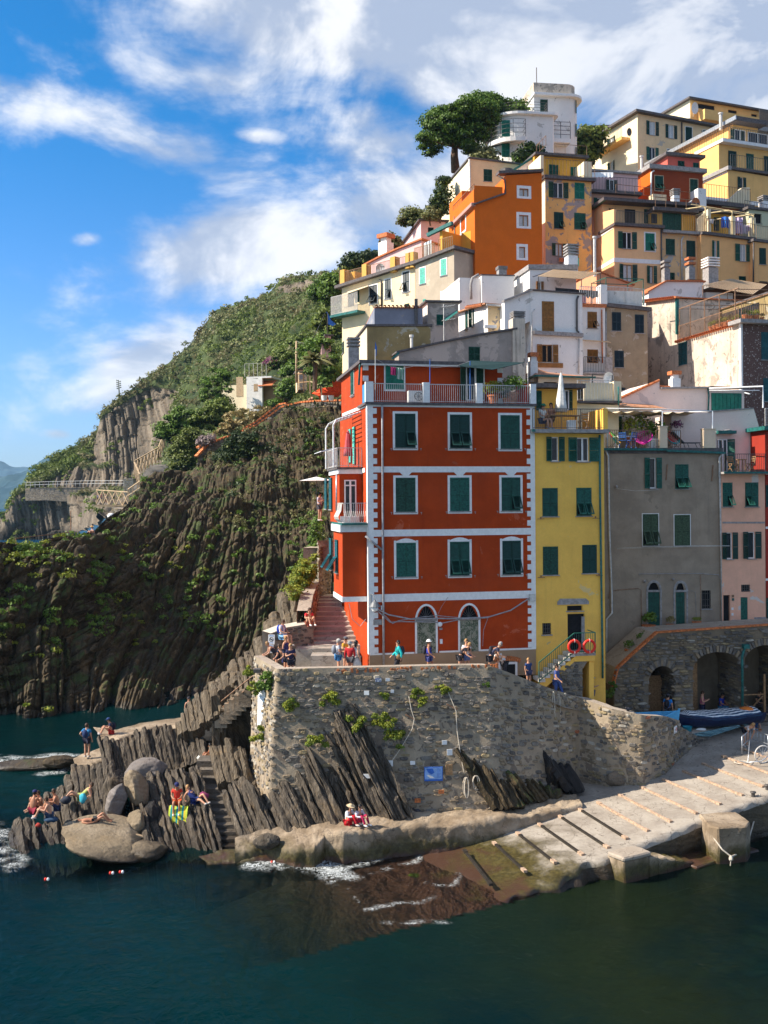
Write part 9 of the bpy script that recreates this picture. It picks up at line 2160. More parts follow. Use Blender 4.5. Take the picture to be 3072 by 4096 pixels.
for i,(x,y,r_,l_)in enumerate(((625,290,66,'round yellow green samphire below the dark drain hole'),(385,333,58,'samphire clump near the sunlit corner of the wall'),(205,515,48,'yellowed samphire on the sunlit end of the wall'),(550,540,64,'samphire on top of the striped outcrop, left'),(800,435,62,'samphire on top of the striped outcrop, right'),(950,440,62,'large samphire in mid wall, upper left lump'),(1030,500,78,'large samphire in mid wall, lower right lump'),(1145,265,36,'small samphire beside the left iron hook'),(1185,315,38,'hanging samphire just under the left hook'),(968,280,26,'tiny samphire high in mid wall'),(1325,238,38,'small samphire round the right rope hook'),(825,700,34,'samphire tuft low on the striped outcrop'),(1572,207,20,'small green tuft in the upper wall'),(145,130,45,'samphire on the outer corner of the lookout parapet'),(170,225,45,'samphire hanging over the white banner'))):
 plant(l_,x,y,r_,L_green if i==12 else None,int(300+r_*14),.05,20+i,.35 if i in(3,4,11)else .12,Y=(46.8 if i in(13,)else 46. if i==14 else 45.8 if i==2 else None))
plant('tall green grass tuft at the corner of the lookout',255,200,70,L_green,1500,.06,60,Y=45.2)
for i,(x,y,Y_,r_,l_)in enumerate(((640,215,51.5,60,'creeper at the foot of the brick coping'),(700,140,51.5,30,'creeper on the stones beside the brick coping'),(510,130,51.8,25,'small weed on the steps by the arcade'))):
 plant(l_,300+x*.1 if 0 else x,y,r_,L_green,700,.05,70+i,fz=lambda a,c:t5(a*.45,c+480),sc=2.149,Y=Y_,name='creeper')
def pot(lb,q,s=1,mat=None,leafm=None,n=160,r_=.22,name='flower_pot'):
 e=emp(name,q,lb=lb,cat='potted plant');MB().lh([(.1*s,0),(.16*s,.24*s),(.18*s,.25*s),(.18*s,.3*s),(.14*s,.3*s),(0,.27*s)],n=12).bd('pot',mat or M['terracotta'],e,smooth=0)
 fol('leaves',[(0,0,.42*s),(.05*s,.03,.5*s)],[r_*s,r_*.8*s],n//2,.04*s,leafm or L_green,3,e);return e
q=GREY.gb(GREY.FP(*z2(878,1765),-.5));pot('big round clay pot at the head of the brick coping',q,2.2,n=200)
q=GREY.gb(GREY.FP(*z2(1005,1735),-.4));pot('dry bush in a pot between the two green doors',q,1.4,leafm=L_dry)
for i in range(3):
 q=GREY.gb(GREY.FP(*z2(1146+i*14,1700),-.4));pot(['left','middle','right'][i]+' small pot of yellow flowers on the little shelf',q,.8,leafm=L_yel,n=80)
q=GREY.gb(GREY.FP(*z2(1162,1722),-.4));b=MB();b.bx_((-.45,-.15,.28),(.45,.15,.33));[b.bx_((x-.02,-.13,-.25),(x+.02,.13,.28))for x in(-.4,.4)];o=b.bd('plant_shelf',M['cloth_white'],loc=q,rot=R(8));tag(o,'little white shelf carrying flower pots by the barred window','shelf')
q=P(*t5(462,375),53.9);pot('spiky aloe in a clay pot on the brick coping',q,1.3,leafm=L_green,r_=.3);q=P(*t5(560,305),54.2);pot('white pot with a plant on the brick coping',q,1.3,M['cloth_white']);q=P(*t5(600,260),54.4);pot('clay pot beside the white pot on the coping',q,1.1)
rg=random.Random(5)
for i,(x,y)in enumerate(((1095,470),(1135,468),(1168,462),(1205,458),(1242,452),(1285,445),(1318,438),(1352,432),(1430,430),(1480,432),(1540,436),(1600,445))):
 yy_,zz_=PLH.L(*t8(x,y),.25)if x<1385 else(0,0)
 q=PLH.gb((.25,max(.4,yy_),PLH.top[0][1]+.12))if x<1385 else PLH.gb((PLH.F(*t8(x,y),.25)[0],.25,PLH.top[0][1]+.24))
 l_='clay pot plant on the plaster house terrace, %s one along the rail'%('first','second','third','fourth','fifth','sixth','seventh','eighth','ninth','tenth','eleventh','twelfth')[i]
 pot(l_,q,rg.uniform(.8,1.2),leafm=[L_green,L_yel,L_dark][i%3],r_=.26).__setitem__('group','clay pots along the plaster house terrace')
for i,(x,y,s_)in enumerate(((1222,400,2.6),(1340,398,3.2),(1300,398,1.6))):
 q=RED.gb((RED.F(*z1(x,y),.55)[0],.55,ZT));pot(['bushy lemon tree in a clay pot on the red house roof','largest potted shrub on the red house roof','small potted shrub between the two large ones on the roof'][i],q,s_*.62,leafm=[L_yel,L_green,L_dark][i],n=420,r_=.42)
q=RED.gb((RED.F(*z1(740,395),.5)[0],.5,ZT));e=emp('air_conditioner',q,RED.a,lb='white air conditioning unit on the red house roof terrace',cat='air conditioner');MB().bx_((-.42,0,.08),(.42,.32,.64)).bd('casing',M['cloth_white'],e);b=MB();torus(b,(.08,-.01,.36),.2,.015,16,5);[b.bem((.08-.2*mh.cos(a),-.01,.36-.2*mh.sin(a)),(.08+.2*mh.cos(a),-.01,.36+.2*mh.sin(a)),.012,.012)for a in(0,.8,1.6,2.4)];b.bd('fan_grille',M['metal'],e)
def cloth_sheet(name,lb,p0,p1,h_,mat,waves=5,cat='laundry',parent=None,amp=.05,cols=None):
 n=16;V=[];Vb=[]
 for i in range(n+1):
  t=i/n;c=Vc(p0).lerp(Vc(p1),t);w_=amp*mh.sin(t*PI*waves);V+=[(c.x,c.y+w_,c.z),(c.x,c.y+w_*1.5,c.z-h_*.5),(c.x+.02*mh.sin(i),c.y+w_*1.2,c.z-h_*(1-.04*mh.sin(i*1.7)))]
 b=MB();b.v=V;b.f=[(3*i+j,3*i+3+j,3*i+4+j,3*i+1+j)for i in range(n)for j in(0,1)];ms=mat if isinstance(mat,list)else[mat];b.m=[(i//2)%len(ms)for i in range(n)for j in(0,1)]
 o=b.bd(name,ms,smooth=1);return tag(o,lb,cat)
q=RED.gb(RED.FP(*z1(1360,305),.9));q1=RED.gb(RED.FP(*z1(1452,290),.3));cloth_sheet('red_screen','bright red sheet stretched at the corner of the roof terrace',q,q1,1.15,flt('red_sheet',(.62,.05,.02),.8),2)
ln=[RED.gb(RED.FP(*z1(x,y),.1))for x,y in((478,135),(560,180),(650,195),(735,178),(860,190),(1000,175),(1073,150))];tag(MB().tbe(ln,.008,4).bd('washing_line',M['cable'],recalc=0),'thin washing line across the red house roof terrace','washing line')
cloth_sheet('laundry','pink cloth on the roof terrace line',RED.gb(RED.FP(*z1(572,186),.1)),RED.gb(RED.FP(*z1(606,190),.1)),.38,clo((.6,.06,.2)));cloth_sheet('laundry','green and white cloth on the roof terrace line',RED.gb(RED.FP(*z1(612,190),.1)),RED.gb(RED.FP(*z1(655,196),.1)),.55,[clo((.62,.62,.58)),clo((.12,.35,.2))])
p=RED.gb(RED.FP(*z1(476,50),.15));b=MB();b.add([(0,0,.6),(.08,.02,.3),(.05,0,-.1),(-.03,0,-.15)],[(0,1,2,3)]);tag(b.bd('pennant',M['blue'],loc=p-Vc((0,0,.4))),'little blue pennant on the roof terrace pole','flag')
for i,(x0,x1,y,h_,c,l_)in enumerate(((1165,1222,965,75,[(.02,.1,.5),(.05,.22,.62)],'big blue striped bedspread on the peach terrace'),(1255,1312,970,110,[(.55,.42,.6),(.62,.5,.66)],'lilac sheet on the peach terrace line'),(1300,1345,1020,60,[(.55,.5,.58)],'pale shirt hanging over the peach terrace rail'),(1345,1385,1022,40,[(.45,.35,.5)],'small lilac cloth at the right of the peach terrace'),(1080,1112,980,30,[(.65,.66,.68)],'white cloth at the left of the peach terrace'))):
 a=LAUN.gb(LAUN.FP(*z4(x0,y),.3));c_=LAUN.gb(LAUN.FP(*z4(x1,y),.3));cloth_sheet('laundry',l_,a,c_,h_/1.7018/FPX*92,[clo(k)for k in c],3,amp=.12)
a=WH.gb(WH.FP(*t9(940,548),2));c_=WH.gb(WH.FP(*t9(1142,560),2));cloth_sheet('laundry','red and blue checked blanket on the mid slope terrace rail',a,c_,2.4,[clo((.5,.02,.04)),clo((.02,.04,.22))],2)
SEAm=SEA.gb(SEA.FP(*z3(655,620),-.2));cloth_sheet('laundry','pale sheet drying on the shoulder terrace',SEAm,SEA.gb(SEA.FP(*z3(705,595),-.2)),1.3,clo((.55,.62,.66)))
def parasol_closed(lb,q,h_=2,c=(.68,.66,.62),r_=.2):
 e=emp('closed_parasol',q,lb=lb,cat='parasol');MB().tbe([(0,0,0),(0,0,h_+.1)],.02,6).bd('pole',M['palewood'],e);prof=[(.03,h_),(.09,h_*.92),(.13,h_*.75),(r_,h_*.45),(r_*1.15,h_*.32),(.04,h_*.33)]
 b=MB().lh(prof,n=14);rg_=random.Random(2);b.v=[(x*(1+.25*mh.sin(5*mh.atan2(y,x))),y*(1+.25*mh.sin(5*mh.atan2(y,x))),z)for x,y,z in b.v];b.bd('canopy',clo(c),e,smooth=1);return e
q=YEL.gb((YEL.F(*z2(362,440),.5)[0],.5,ZT2));parasol_closed('closed white parasol on the yellow house terrace',q,2.9,r_=.26)
q=RED.gb((bx3*.45,y03+1.2,ZB3));parasol_closed('folded pink parasol on the sea side balcony',q,1.9,(.45,.08,.1),.2)
def table(lb,q,w_,d_,h_,m_,a=0):e=emp('table',q,a,lb=lb,cat='table');MB().bx_((-w_/2,-d_/2,h_-.04),(w_/2,d_/2,h_)).bd('tabletop',m_,e);[MB().bx_((x-.03,y-.03,0),(x+.03,y+.03,h_-.04)).bd('leg',m_,e)for x in(-w_/2+.06,w_/2-.06)for y in(-d_/2+.06,d_/2-.06)];return e
def fold_chair(lb,q,a,m_,sc=1,seatm=None):
 e=emp('folding_chair',q,a,lb=lb,cat='chair');e.scale=(sc,)*3
 for x in(-.2,.2):MB().bem((x,-.22,0),(x,.16,.5),.03,.03).bd('leg',m_,e);MB().bem((x,.22,0),(x,-.2,.45),.03,.03).bd('leg',m_,e);MB().bem((x,.14,.44),(x,.26,.92),.03,.03).bd('back_post',m_,e)
 MB().bx_((-.21,-.2,.44),(.21,.2,.47)).bd('seat',seatm or m_,e)
 for z_ in(.62,.74,.86):MB().bx_((-.2,.17+(z_-.6)*.25,z_-.03),(.2,.19+(z_-.6)*.25,z_+.03)).bd('back_slat',m_,e)
 return e
tx=YEL.F(*z2(370,520),.3)[0];table('wooden table on the yellow house terrace',YEL.gb((tx,.35,ZT2)),1.7,.7,.74,M['wood'],YEL.a);q=YEL.gb((YEL.F(*z2(492,540),.2)[0],.2,ZT2));fold_chair('pale folding chair at the right of the yellow terrace',q,YEL.a-.8,M['palewood'])
e=emp('cool_box',YEL.gb((YEL.F(*z2(420,530),-.1)[0],-.1,ZT2)),YEL.a,lb='white and blue box under the yellow terrace table',cat='box');MB().bx_((-.2,-.15,0),(.2,.15,.4)).bd('body',M['cloth_white'],e);MB().bx_((-.21,-.16,.401),(.21,.16,.46)).bd('lid',M['cloth_white'],e)
GZ=ZG;gp=lambda x,y=.5:GREY.gb((GREY.F(*z2(x,640),y)[0],y,GZ))
table('white table on the grey house terrace',gp(738,.9),1.1,.7,.72,M['cloth_white'],GREY.a);fold_chair('blue folding chair, left of two on the grey terrace',gp(725),GREY.a+2.6,M['blue']);fold_chair('blue folding chair, right of two on the grey terrace',gp(775),GREY.a+3.6,M['blue'])
fold_chair('wooden folding chair at the left of the pink balcony',PINK.gb((PINK.F(*z2(1375,790),-.2)[0],-.15,PINK.top[0][1]+.12)),.4,M['wood']);fold_chair('wooden folding chair at the right of the pink balcony',PINK.gb((PINK.F(*z2(1478,790),-.2)[0],-.15,PINK.top[0][1]+.12)),-1.3,M['wood']);table('small wooden table between the pink balcony chairs',PINK.gb((PINK.F(*z2(1425,790),-.2)[0],-.1,PINK.top[0][1]+.12)),.5,.5,.72,M['wood'])
def acapulco(lb,q,a,cols,R_=.42):
 e=emp('string_chair',q,a,lb=lb,cat='chair');b=MB();n=22;ms=[clo(c)for c in cols]
 rim=[Vc((R_*mh.cos(t),-.05+.3*mh.sin(t),.62+.36*mh.sin(t)))for t in[2*PI*k/n for k in range(n)]];cen=Vc((0,-.1,.34))
 for k in range(n):b.tbe([rim[k],rim[k].lerp(cen,.5)+Vc((0,-0,-.1)),cen],.016,4,k*len(ms)//n)
 for k in range(n):b.tbe([rim[k],rim[(k+1)%n]],.022,4,k*len(ms)//n)
 for rr_ in(.4,.7):b.tbe([r_.lerp(cen,rr_)+Vc((0,0,-.09*mh.sin(rr_*PI)))for r_ in rim+[rim[0]]],.012,4,0)
 b.bd('woven_seat',ms,e,recalc=0);b=MB();[b.tbe([cen+Vc((0,0,.02)),Vc((x,y,0))],.013,4)for x,y in((-.3,-.3),(.3,-.3),(-.25,.3),(.25,.3))];b.bd('legs',M['metal'],e);return e
acapulco('pink round string chair on the grey terrace',gp(852,.3),GREY.a-.7,[(.7,.02,.36)],.48);acapulco('multicoloured string chair at the left of the grey terrace',gp(672,.4),GREY.a+.9,[(.1,.42,.04),(.6,.03,.05),(.02,.3,.35),(.75,.35,.02)],.42);acapulco('red and turquoise string chair behind the grey terrace rail',gp(1015,.5),GREY.a+.3,[(.6,.03,.05),(.02,.35,.38)],.42)
q=gp(1085,.6);e=emp('deck_lounger',q,GREY.a,lb='dark grey lounger at the right of the grey terrace',cat='lounger');dg_=clo((.07,.075,.085));MB().bem((-.75,0,.95),(-.1,0,.32),.55,.04,up=(0,0,1)).bd('backrest',dg_,e);MB().bx_((-.1,-.28,.3),(.9,.28,.34)).bd('seat',dg_,e);[MB().bem((x,y,.3),(x+dx_,y,0),.025,.025).bd('leg',M['metal'],e)for x,dx_ in((-.3,-.2),(.1,.1),(.8,.15))for y in(-.25,.25)]
for i,(x,l_)in enumerate(((885,'left white planter by the grey terrace rail'),(922,'right white planter by the grey terrace rail'))):pot(l_,gp(x,.45),1.8,M['cloth_white'],L_green,120,.25,'planter')
pot('palm in a planter by the grey terrace pier',gp(915,.9),2.2,M['cloth_white'],L_green,260,.42,'planter');pot('red flowers in a white trough beside the terrace pier',GREY.gb((GREY.F(*z2(1040,560),1.2)[0],1.2,GZ+.6)),1.6,M['cloth_white'],L_purple,160,.3,'planter');pot('leafy vine behind the string chairs',gp(790,1.6),2.6,M['terracotta'],L_yel,300,.5,'planter')
e=emp('lattice_screen',gp(830,1.9),GREY.a,lb='black and white zigzag lattice screen on the grey terrace',cat='screen');b=MB()
for k in range(9):b.bem((-.55+k*.14,0,.5),(-.45+k*.14,0,1.25),.03,.02,up=(0,1,0));b.bem((-.45+k*.14,.03,.5),(-.55+k*.14,.03,1.25),.03,.02,up=(0,1,0))
b.bd('lattice',M['cloth_white'],e);b=MB();b.pr_([(.35*mh.cos(t)+.05,.08,1.35+.35*mh.sin(t))for t in[PI*k/10 for k in range(11)]],(0,.03,0));b.bd('round_top',M['cloth_white'],e)
q=P(*z1(105,905),56);e=emp('white_umbrella',q,lb='small white umbrella sticking out left of the red house',cat='parasol');b=MB();n=12;b.v=[(0,0,.22)]+[(1*mh.cos(2*PI*k/n),1*mh.sin(2*PI*k/n),0)for k in range(n)];b.f=[(0,1+k,1+(k+1)%n)for k in range(n)];b.m=[0]*n;b.bd('canopy',M['cloth_white'],e,recalc=0);MB().tbe([(0,0,-1.8),(0,0,.3)],.02,5).bd('pole',M['metal'],e)
bark=flt('pine_bark',(.12,.075,.05),.9,.3,.6,scale=4)
def tree(lb,bs_,crowns,mat,n=60,leaf=.22,trunk_r=.28,seed=1,name='pine_tree',limbs=1,cat='tree',bend=None,shade=None,group=None):
 """base point, crowns: (u, v, Y, radius in metres) clumps; every clump sits at the end of a limb"""
 e=emp(name,bs_,lb=lb,cat=cat,group=group);rg=random.Random(seed);cs=[(P(u,v,y)-Vc(bs_),r_)for u,v,y,r_ in crowns];cen=sum((c for c,_ in cs),Vc())/len(cs)
 b=MB();low=min(c.z-r_*.5 for c,r_ in cs);fork=Vc((cen.x*.25,cen.y*.25,max(.5,low*.75)))if bend is None else Vc(bend)
 b.tbe([Vc((0,0,-.6)),fork*.5+Vc((rg.uniform(-.2,.2),0,0)),fork],[trunk_r*1.25,trunk_r,trunk_r*.8],8)
 if limbs:
  for c,r_ in cs[::max(1,len(cs)//26)]:
   m_=fork.lerp(c,.5)+Vc((rg.uniform(-.4,.4),rg.uniform(-.3,.3),-abs(c.z-fork.z)*.12));b.tbe([fork,m_,c],[trunk_r*.5,trunk_r*.26,trunk_r*.1],5)
 b.bd('trunk',bark,e,smooth=1);fol('crown',[tuple(c)for c,_ in cs],[r_ for _,r_ in cs],n,leaf,mat,seed,e,flt=.62,shell=.35,up=.25)
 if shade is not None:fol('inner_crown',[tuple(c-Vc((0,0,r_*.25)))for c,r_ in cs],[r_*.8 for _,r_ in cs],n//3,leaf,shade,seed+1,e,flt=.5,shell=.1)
 return e
def clp(poly,fz,Y,r_,n,seed=1,jy=2,edge=1):
 rg=random.Random(seed);pts=[fz(*p)for p in poly];us_,vs_=[p[0]for p in pts],[p[1]for p in pts];out=[];k=0
 while len(out)<n and k<9000:
  k+=1;u=rg.uniform(min(us_),max(us_));v=rg.uniform(min(vs_),max(vs_))
  if inpoly(np.array([u]),np.array([v]),pts)[0]:out.append((u,v,Y+rg.uniform(-jy,jy),r_*rg.uniform(.6,1.25)))
 return out
PINE=[(185,505),(200,430),(250,350),(330,300),(420,260),(520,210),(600,200),(700,215),(770,290),(790,350),(720,420),(690,520),(650,600),(560,640),(500,600),(440,560),(350,560),(260,640),(200,590)]
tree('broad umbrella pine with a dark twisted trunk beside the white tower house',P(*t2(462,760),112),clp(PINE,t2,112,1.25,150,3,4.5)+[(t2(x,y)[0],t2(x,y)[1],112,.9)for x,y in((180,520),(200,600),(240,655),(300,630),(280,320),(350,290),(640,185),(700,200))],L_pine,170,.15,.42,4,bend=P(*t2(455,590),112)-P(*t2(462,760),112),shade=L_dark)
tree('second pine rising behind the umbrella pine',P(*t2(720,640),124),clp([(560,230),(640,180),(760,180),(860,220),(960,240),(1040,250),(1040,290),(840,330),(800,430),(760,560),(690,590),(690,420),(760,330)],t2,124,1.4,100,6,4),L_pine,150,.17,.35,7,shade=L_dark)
def shb(lb,poly,fz,Y,r_,n,mat,leafn=70,leaf=.1,seed=1,bs_=None,name='shrub',jy=.8,shade=None,group=None):
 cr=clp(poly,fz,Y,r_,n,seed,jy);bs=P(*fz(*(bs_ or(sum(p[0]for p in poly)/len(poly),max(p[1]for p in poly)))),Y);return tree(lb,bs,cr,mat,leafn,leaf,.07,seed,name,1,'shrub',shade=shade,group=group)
shb('round shrub with red flowers before the white tower house',[(950,700),(990,630),(1080,580),(1160,600),(1200,660),(1180,700),(1060,735),(960,735)],t2,104,.8,34,L_dark,90,.16,11,shade=L_green)
shb('grey green bushes under the pines on the slope',[(610,690),(650,640),(740,600),(800,640),(800,720),(640,710)],t2,108,.9,26,L_scrub2,80,.18,12)
shb('dark shrub strip on the cream house flank',[(270,1110),(300,1010),(340,900),(395,830),(398,1060),(350,1160),(280,1180)],t2,100,.9,36,L_dark,80,.17,13,shade=L_scrub)
shb('brown dry bush left of the dark shrub strip',[(190,1200),(230,1110),(290,1130),(300,1200)],t2,99,.7,14,L_scrub2,70,.14,14)
shb('olive tree above the pink house roof',[(10,1240),(15,1140),(80,1115),(180,1150),(190,1210),(120,1240)],t2,103,.9,28,L_scrub2,90,.14,15,name='olive_tree',shade=L_dark)
shb('prickly bush left of the pink house',[(390,600),(430,570),(490,580),(500,650),(460,680),(400,640)],z3,102,.8,18,L_scrub2,60,.2,16)
shb('round dark treetop above the long pink house',[(130,760),(170,715),(260,695),(350,700),(370,720),(250,760),(150,790)],z3,150,1.6,30,L_dark,90,.3,17,shade=L_scrub)
shb('trees between the white tower and the cream block',[(205,440),(240,390),(330,385),(420,350),(330,430),(310,600),(220,560)],z4,132,1.6,46,L_scrub,90,.28,18,shade=L_dark,name='tree_clump')
shb('bright pine at the left foot of the sea facing row',[(-10,900),(20,850),(90,840),(112,880),(110,980),(60,1030),(0,1010)],z3,120,1.3,34,L_pine,100,.2,19,name='pine_tree',shade=L_dark)
shb('bright umbrella pine on the hill left of the row of houses',[(1450,200),(1490,150),(1560,125),(1590,160),(1590,230),(1520,245),(1460,225)],zD,160,1.9,44,L_pine,110,.26,20,name='pine_tree',shade=L_dark)
shb('dark round tree by the hill stair, upper',[(735,830),(760,770),(830,740),(900,760),(900,850),(800,890),(745,870)],zD,150,1.25,46,L_green,110,.2,21,name='tree',shade=L_dark)
shb('dark round tree by the hill stair, lower',[(780,1000),(800,920),(860,850),(930,840),(930,900),(900,1010),(850,1045),(790,1035)],zD,138,1.2,56,L_scrub,110,.19,22,name='tree',shade=L_dark)
shb('dark shrub clinging under the brick coped path',[(1030,960),(1050,880),(1130,850),(1190,870),(1200,930),(1130,985)],zD,123,1.1,46,L_dark,110,.18,23,shade=L_scrub)
shb('grey pink heather bush beside the brick coped path',[(925,900),(940,865),(980,860),(990,900),(950,915)],zD,128,.8,14,leafmat('heather',(.2,.15,.15),(.32,.24,.24),(.16,.14,.1)),90,.16,24)
for i,(pl,Y_,mt,l_,nm)in enumerate((([(930,620),(980,560),(1060,545),(1078,620),(1060,720),(950,730)],178,L_green,'light green bushes left of the white hill house','shrub'),([(1255,740),(1285,650),(1330,560),(1390,480),(1390,640),(1330,720),(1240,740)],158,L_green,'bright bushes right of the white hill house','shrub'),([(1010,860),(1060,770),(1200,730),(1280,740),(1200,800),(1100,850),(1030,870)],140,L_dry,'tall dry reeds above the brick coped path','reeds'),([(900,780),(950,720),(1050,700),(1090,760),(1010,830),(920,830)],150,L_scrub,'mid green thicket below the white hill house','shrub'),([(1400,520),(1440,420),(1520,400),(1560,480),(1560,640),(1480,620)],120,L_green,'tall bushes beside the cream house flank','shrub'),([(1250,560),(1280,480),(1390,400),(1480,390),(1440,460),(1330,560)],170,L_scrub,'hedge of mid green trees on the upper slope','tree_clump'),([(1460,330),(1520,270),(1590,280),(1590,400),(1520,420)],135,L_scrub,'dense shrubs below the sea facing row','shrub'),([(1250,530),(1270,510),(1330,515),(1310,545)],172,L_purple,'purple bougainvillea on the upper slope','shrub'))):
 shb(l_,pl,zD,Y_,1.2 if nm!='reeds' else .9,44,mt,80,.22,40+i,name=nm,jy=2.5,shade=L_dark if mt is not L_dry else None)
shb('yellow green samphire bank below the tall red house bays',[(430,320),(400,250),(440,180),(500,120),(560,60),(620,20),(620,140),(590,250),(560,330),(480,350)],t6,56.5,.42,60,L_yel,80,.07,60,shade=L_green)
shb('green bush bank climbing beside the sea side bays',[(20,1420),(60,1300),(100,1180),(130,1080),(115,1400),(80,1560),(20,1500)],z1,60,.5,54,L_green,90,.08,61,shade=L_dark)
shb('mixed scrub on the ribs left of the stone stair',[(340,370),(430,330),(500,390),(480,470),(420,480),(380,410)],t6,54,.35,20,L_yel,80,.06,62)
e=emp('palm_tree',P(*t7(1130,900),112),lb='shaggy palm above the wooden rails on the right of the hill',cat='tree');rg=random.Random(9);b=MB();b.tbe([(0,0,-1),(.1,0,2.5)],.25,8);b.bd('trunk',bark,e)
Vp,Fp=[],[]
for k in range(34):
 a=rg.uniform(0,2*PI);el=rg.uniform(.1,1.35);L_=rg.uniform(2.2,3.4);prev=None
 for j in range(9):
  t=j/8;x=L_*t*mh.cos(el);c=Vc((.1+x*mh.cos(a),x*mh.sin(a),2.4+L_*t*mh.sin(el)-1.7*t*t));w_=.34*mh.sin(PI*min(1,t+.15));s_=Vc((-mh.sin(a),mh.cos(a),0))
  Vp+=[tuple(c-s_*w_-Vc((0,0,w_*.7))),tuple(c),tuple(c+s_*w_-Vc((0,0,w_*.7)))]
 bs_=len(Vp)-27
 for j in range(8):q=bs_+j*3;Fp+=[(q,q+3,q+4,q+1),(q+1,q+4,q+5,q+2)]
b=MB();b.add(Vp,Fp);b.bd('fronds',L_scrub2,e,recalc=0)
def Hb(lb,corner,Y,a,depth,mat,bs_,top,name='hill_house'):h_=Hs(name,lb,'house',corner,Y,a,depth,mat if isinstance(mat,list)else[mat],bs_=bs_,top=top);return h_
H=Hb('small white flat roofed house among the bushes on the hill',t7(375,900),182,-16,6,Wwh,31,[t7(375,870),t7(440,868),t7(505,872)])
H.w('F',t7,[(456,928,500,1012,'ss')],sh=M['palewood'],sill=0);H.body()
za=H.top[0][1];MB().bx_((-5.6,1.5,0),(-.01,6,za-.9)).bd('side_wall',Wcw,H.e);q=H.F(*t7(262,960),1.4);MB().bx_((q[0],1.45,q[1]-1.8),(q[0]+1.3,1.5,q[1]+1.8)).bd('window',M['palewood'],H.e)
q0=H.F(*t7(505,900));q1=H.F(*t7(652,900));MB().bx_((q0[0]+.01,1.8,0),(q1[0],6,za-1.2)).bd('porch_wall',pls('porch_brown',(.4,.26,.14),.1,.1),H.e);MB().pr_([(q0[0],-.2,za-1.5),(q1[0]+.2,-.2,za-1.5),(q1[0]+.2,2,za-.4),(q0[0],2,za-.4)],(0,0,.15)).bd('tiled_roof',M['terracotta'],H.e);MB().bx_((q0[0],-.05,0),(q0[0]+.8,.5,za)).bd('pillar',Wwh,H.e);MB().bx_((0,0,za+.001),(q1[0],6,za+.3)).bd('terrace_slab',Wwh,H.e)  # porch wall is brown render, mottled and faintly streaked
H.rail([(-.3,0,za+.3),(q1[0]-1,0,za+.3)],2.4,'palemetal',.8,.03)
H=Hb('small yellow hut with green shutter behind the palm',t7(955,770),135,10,5,W_cream,30,[t7(952,772),t7(1045,765)],'hut');H.w('F',t7,[(973,793,1003,823,'cc')],sh='shutter_teal',sill=0);H.body();H.roof(.15,.3)
H=Hb('narrow pink garden hut under the blue flag',t7(1205,480),118,14,3,W_pinkl,31.5,[t7(1205,480),t7(1240,395),t7(1310,400)],'hut');H.body();H.roof(.15,.3)
q=P(*t7(1265,380),118);b=MB();b.tbe([(0,0,-1),(.1,0,2.6)],.03,5,0);b.add([(.1,0,2.6),(-.1,0,2.7),(.5,.1,1.7),(1.1,.1,1.2),(.7,0,1),(.15,0,1.2)],[(0,1,2),(0,2,5),(2,3,4,5)],1);tag(b.bd('flag',[M['metal'],M['blue']],loc=q),'wind torn blue and white flag on the slope','flag')
b=MB();p0=P(*t7(928,915),128);p1=P(*t7(928,455),128);b.tbe([p0,p1],[.16,.11],8);tag(b.bd('utility_pole',M['palewood'],smooth=1),'tall bare wooden utility pole on the hill slope','pole')
q=P(*t7(1240,150),125);tag(MB().tbe([p1.lerp(q,k/10)+Vc((0,0,-1.6*mh.sin(PI*k/10)))for k in range(11)],.025,4).bd('overhead_wire',M['cable'],recalc=0),'sagging wire from the wooden pole up to the houses','wire')
def coped_wall(lb,pts,fz,Ys,h_,seed,stones=1):
 T_=[P(*fz(*p),y)for p,y in zip(pts,Ys)];o0=T_[0].copy();e=emp('path_wall',o0,lb=lb,cat='wall');b=MB()
 for a,c in zip(T_[:-1],T_[1:]):b.pr_([a-o0,c-o0,c-o0-Vc((0,0,h_)),a-o0-Vc((0,0,h_))],(0,.6,0))
 b.bd('masonry',C_mortard,e)
 sf,S_,H__,kp,_=ribbon([p-o0 for p in T_],[p-o0-Vc((0,-.02,h_))for p in T_]);swl(e,sf,S_,H__,(.2,.42),(.35,.95),.85,seed=seed,keep=kp,wfn=lambda s,t:(4,3,4,.8,.2,0),n_part=0,out=.1)
 bc=MB().bx_((-.2,-.12,0),(.2,.75,.22)).mesh('coping_brick',M['brick']);cum_=0
 for a,c in zip(T_[:-1],T_[1:]):
  L_=(c-a).length;n=max(1,int(L_/.46))
  for k in range(n):q=a.lerp(c,(k+.5)/n)-o0;link('coping_brick',bc,e,q,(0,-mh.atan2(c.z-a.z,mh.hypot(c.x-a.x,c.y-a.y)),mh.atan2(c.y-a.y,c.x-a.x)))
 return e
coped_wall('stone path wall with orange brick coping winding up the dark cliff',[(920,965),(975,905),(1060,872),(1130,845),(1200,815),(1250,780),(1310,735),(1400,712),(1480,706),(1590,704)],zD,[127,128,129,129.5,130,130,130,129,127,124],3.2,71)
coped_wall('upper brick coped wall on the far side of the hill path',[(1135,835),(1200,800),(1270,745),(1300,722),(1335,718)],zD,[132,132.5,133,133,132],1.4,72)
coped_wall('short brick coped wall at the bend of the hill path',[(925,925),(975,895),(1010,880)],zD,[130,131,131.5],1.2,73)
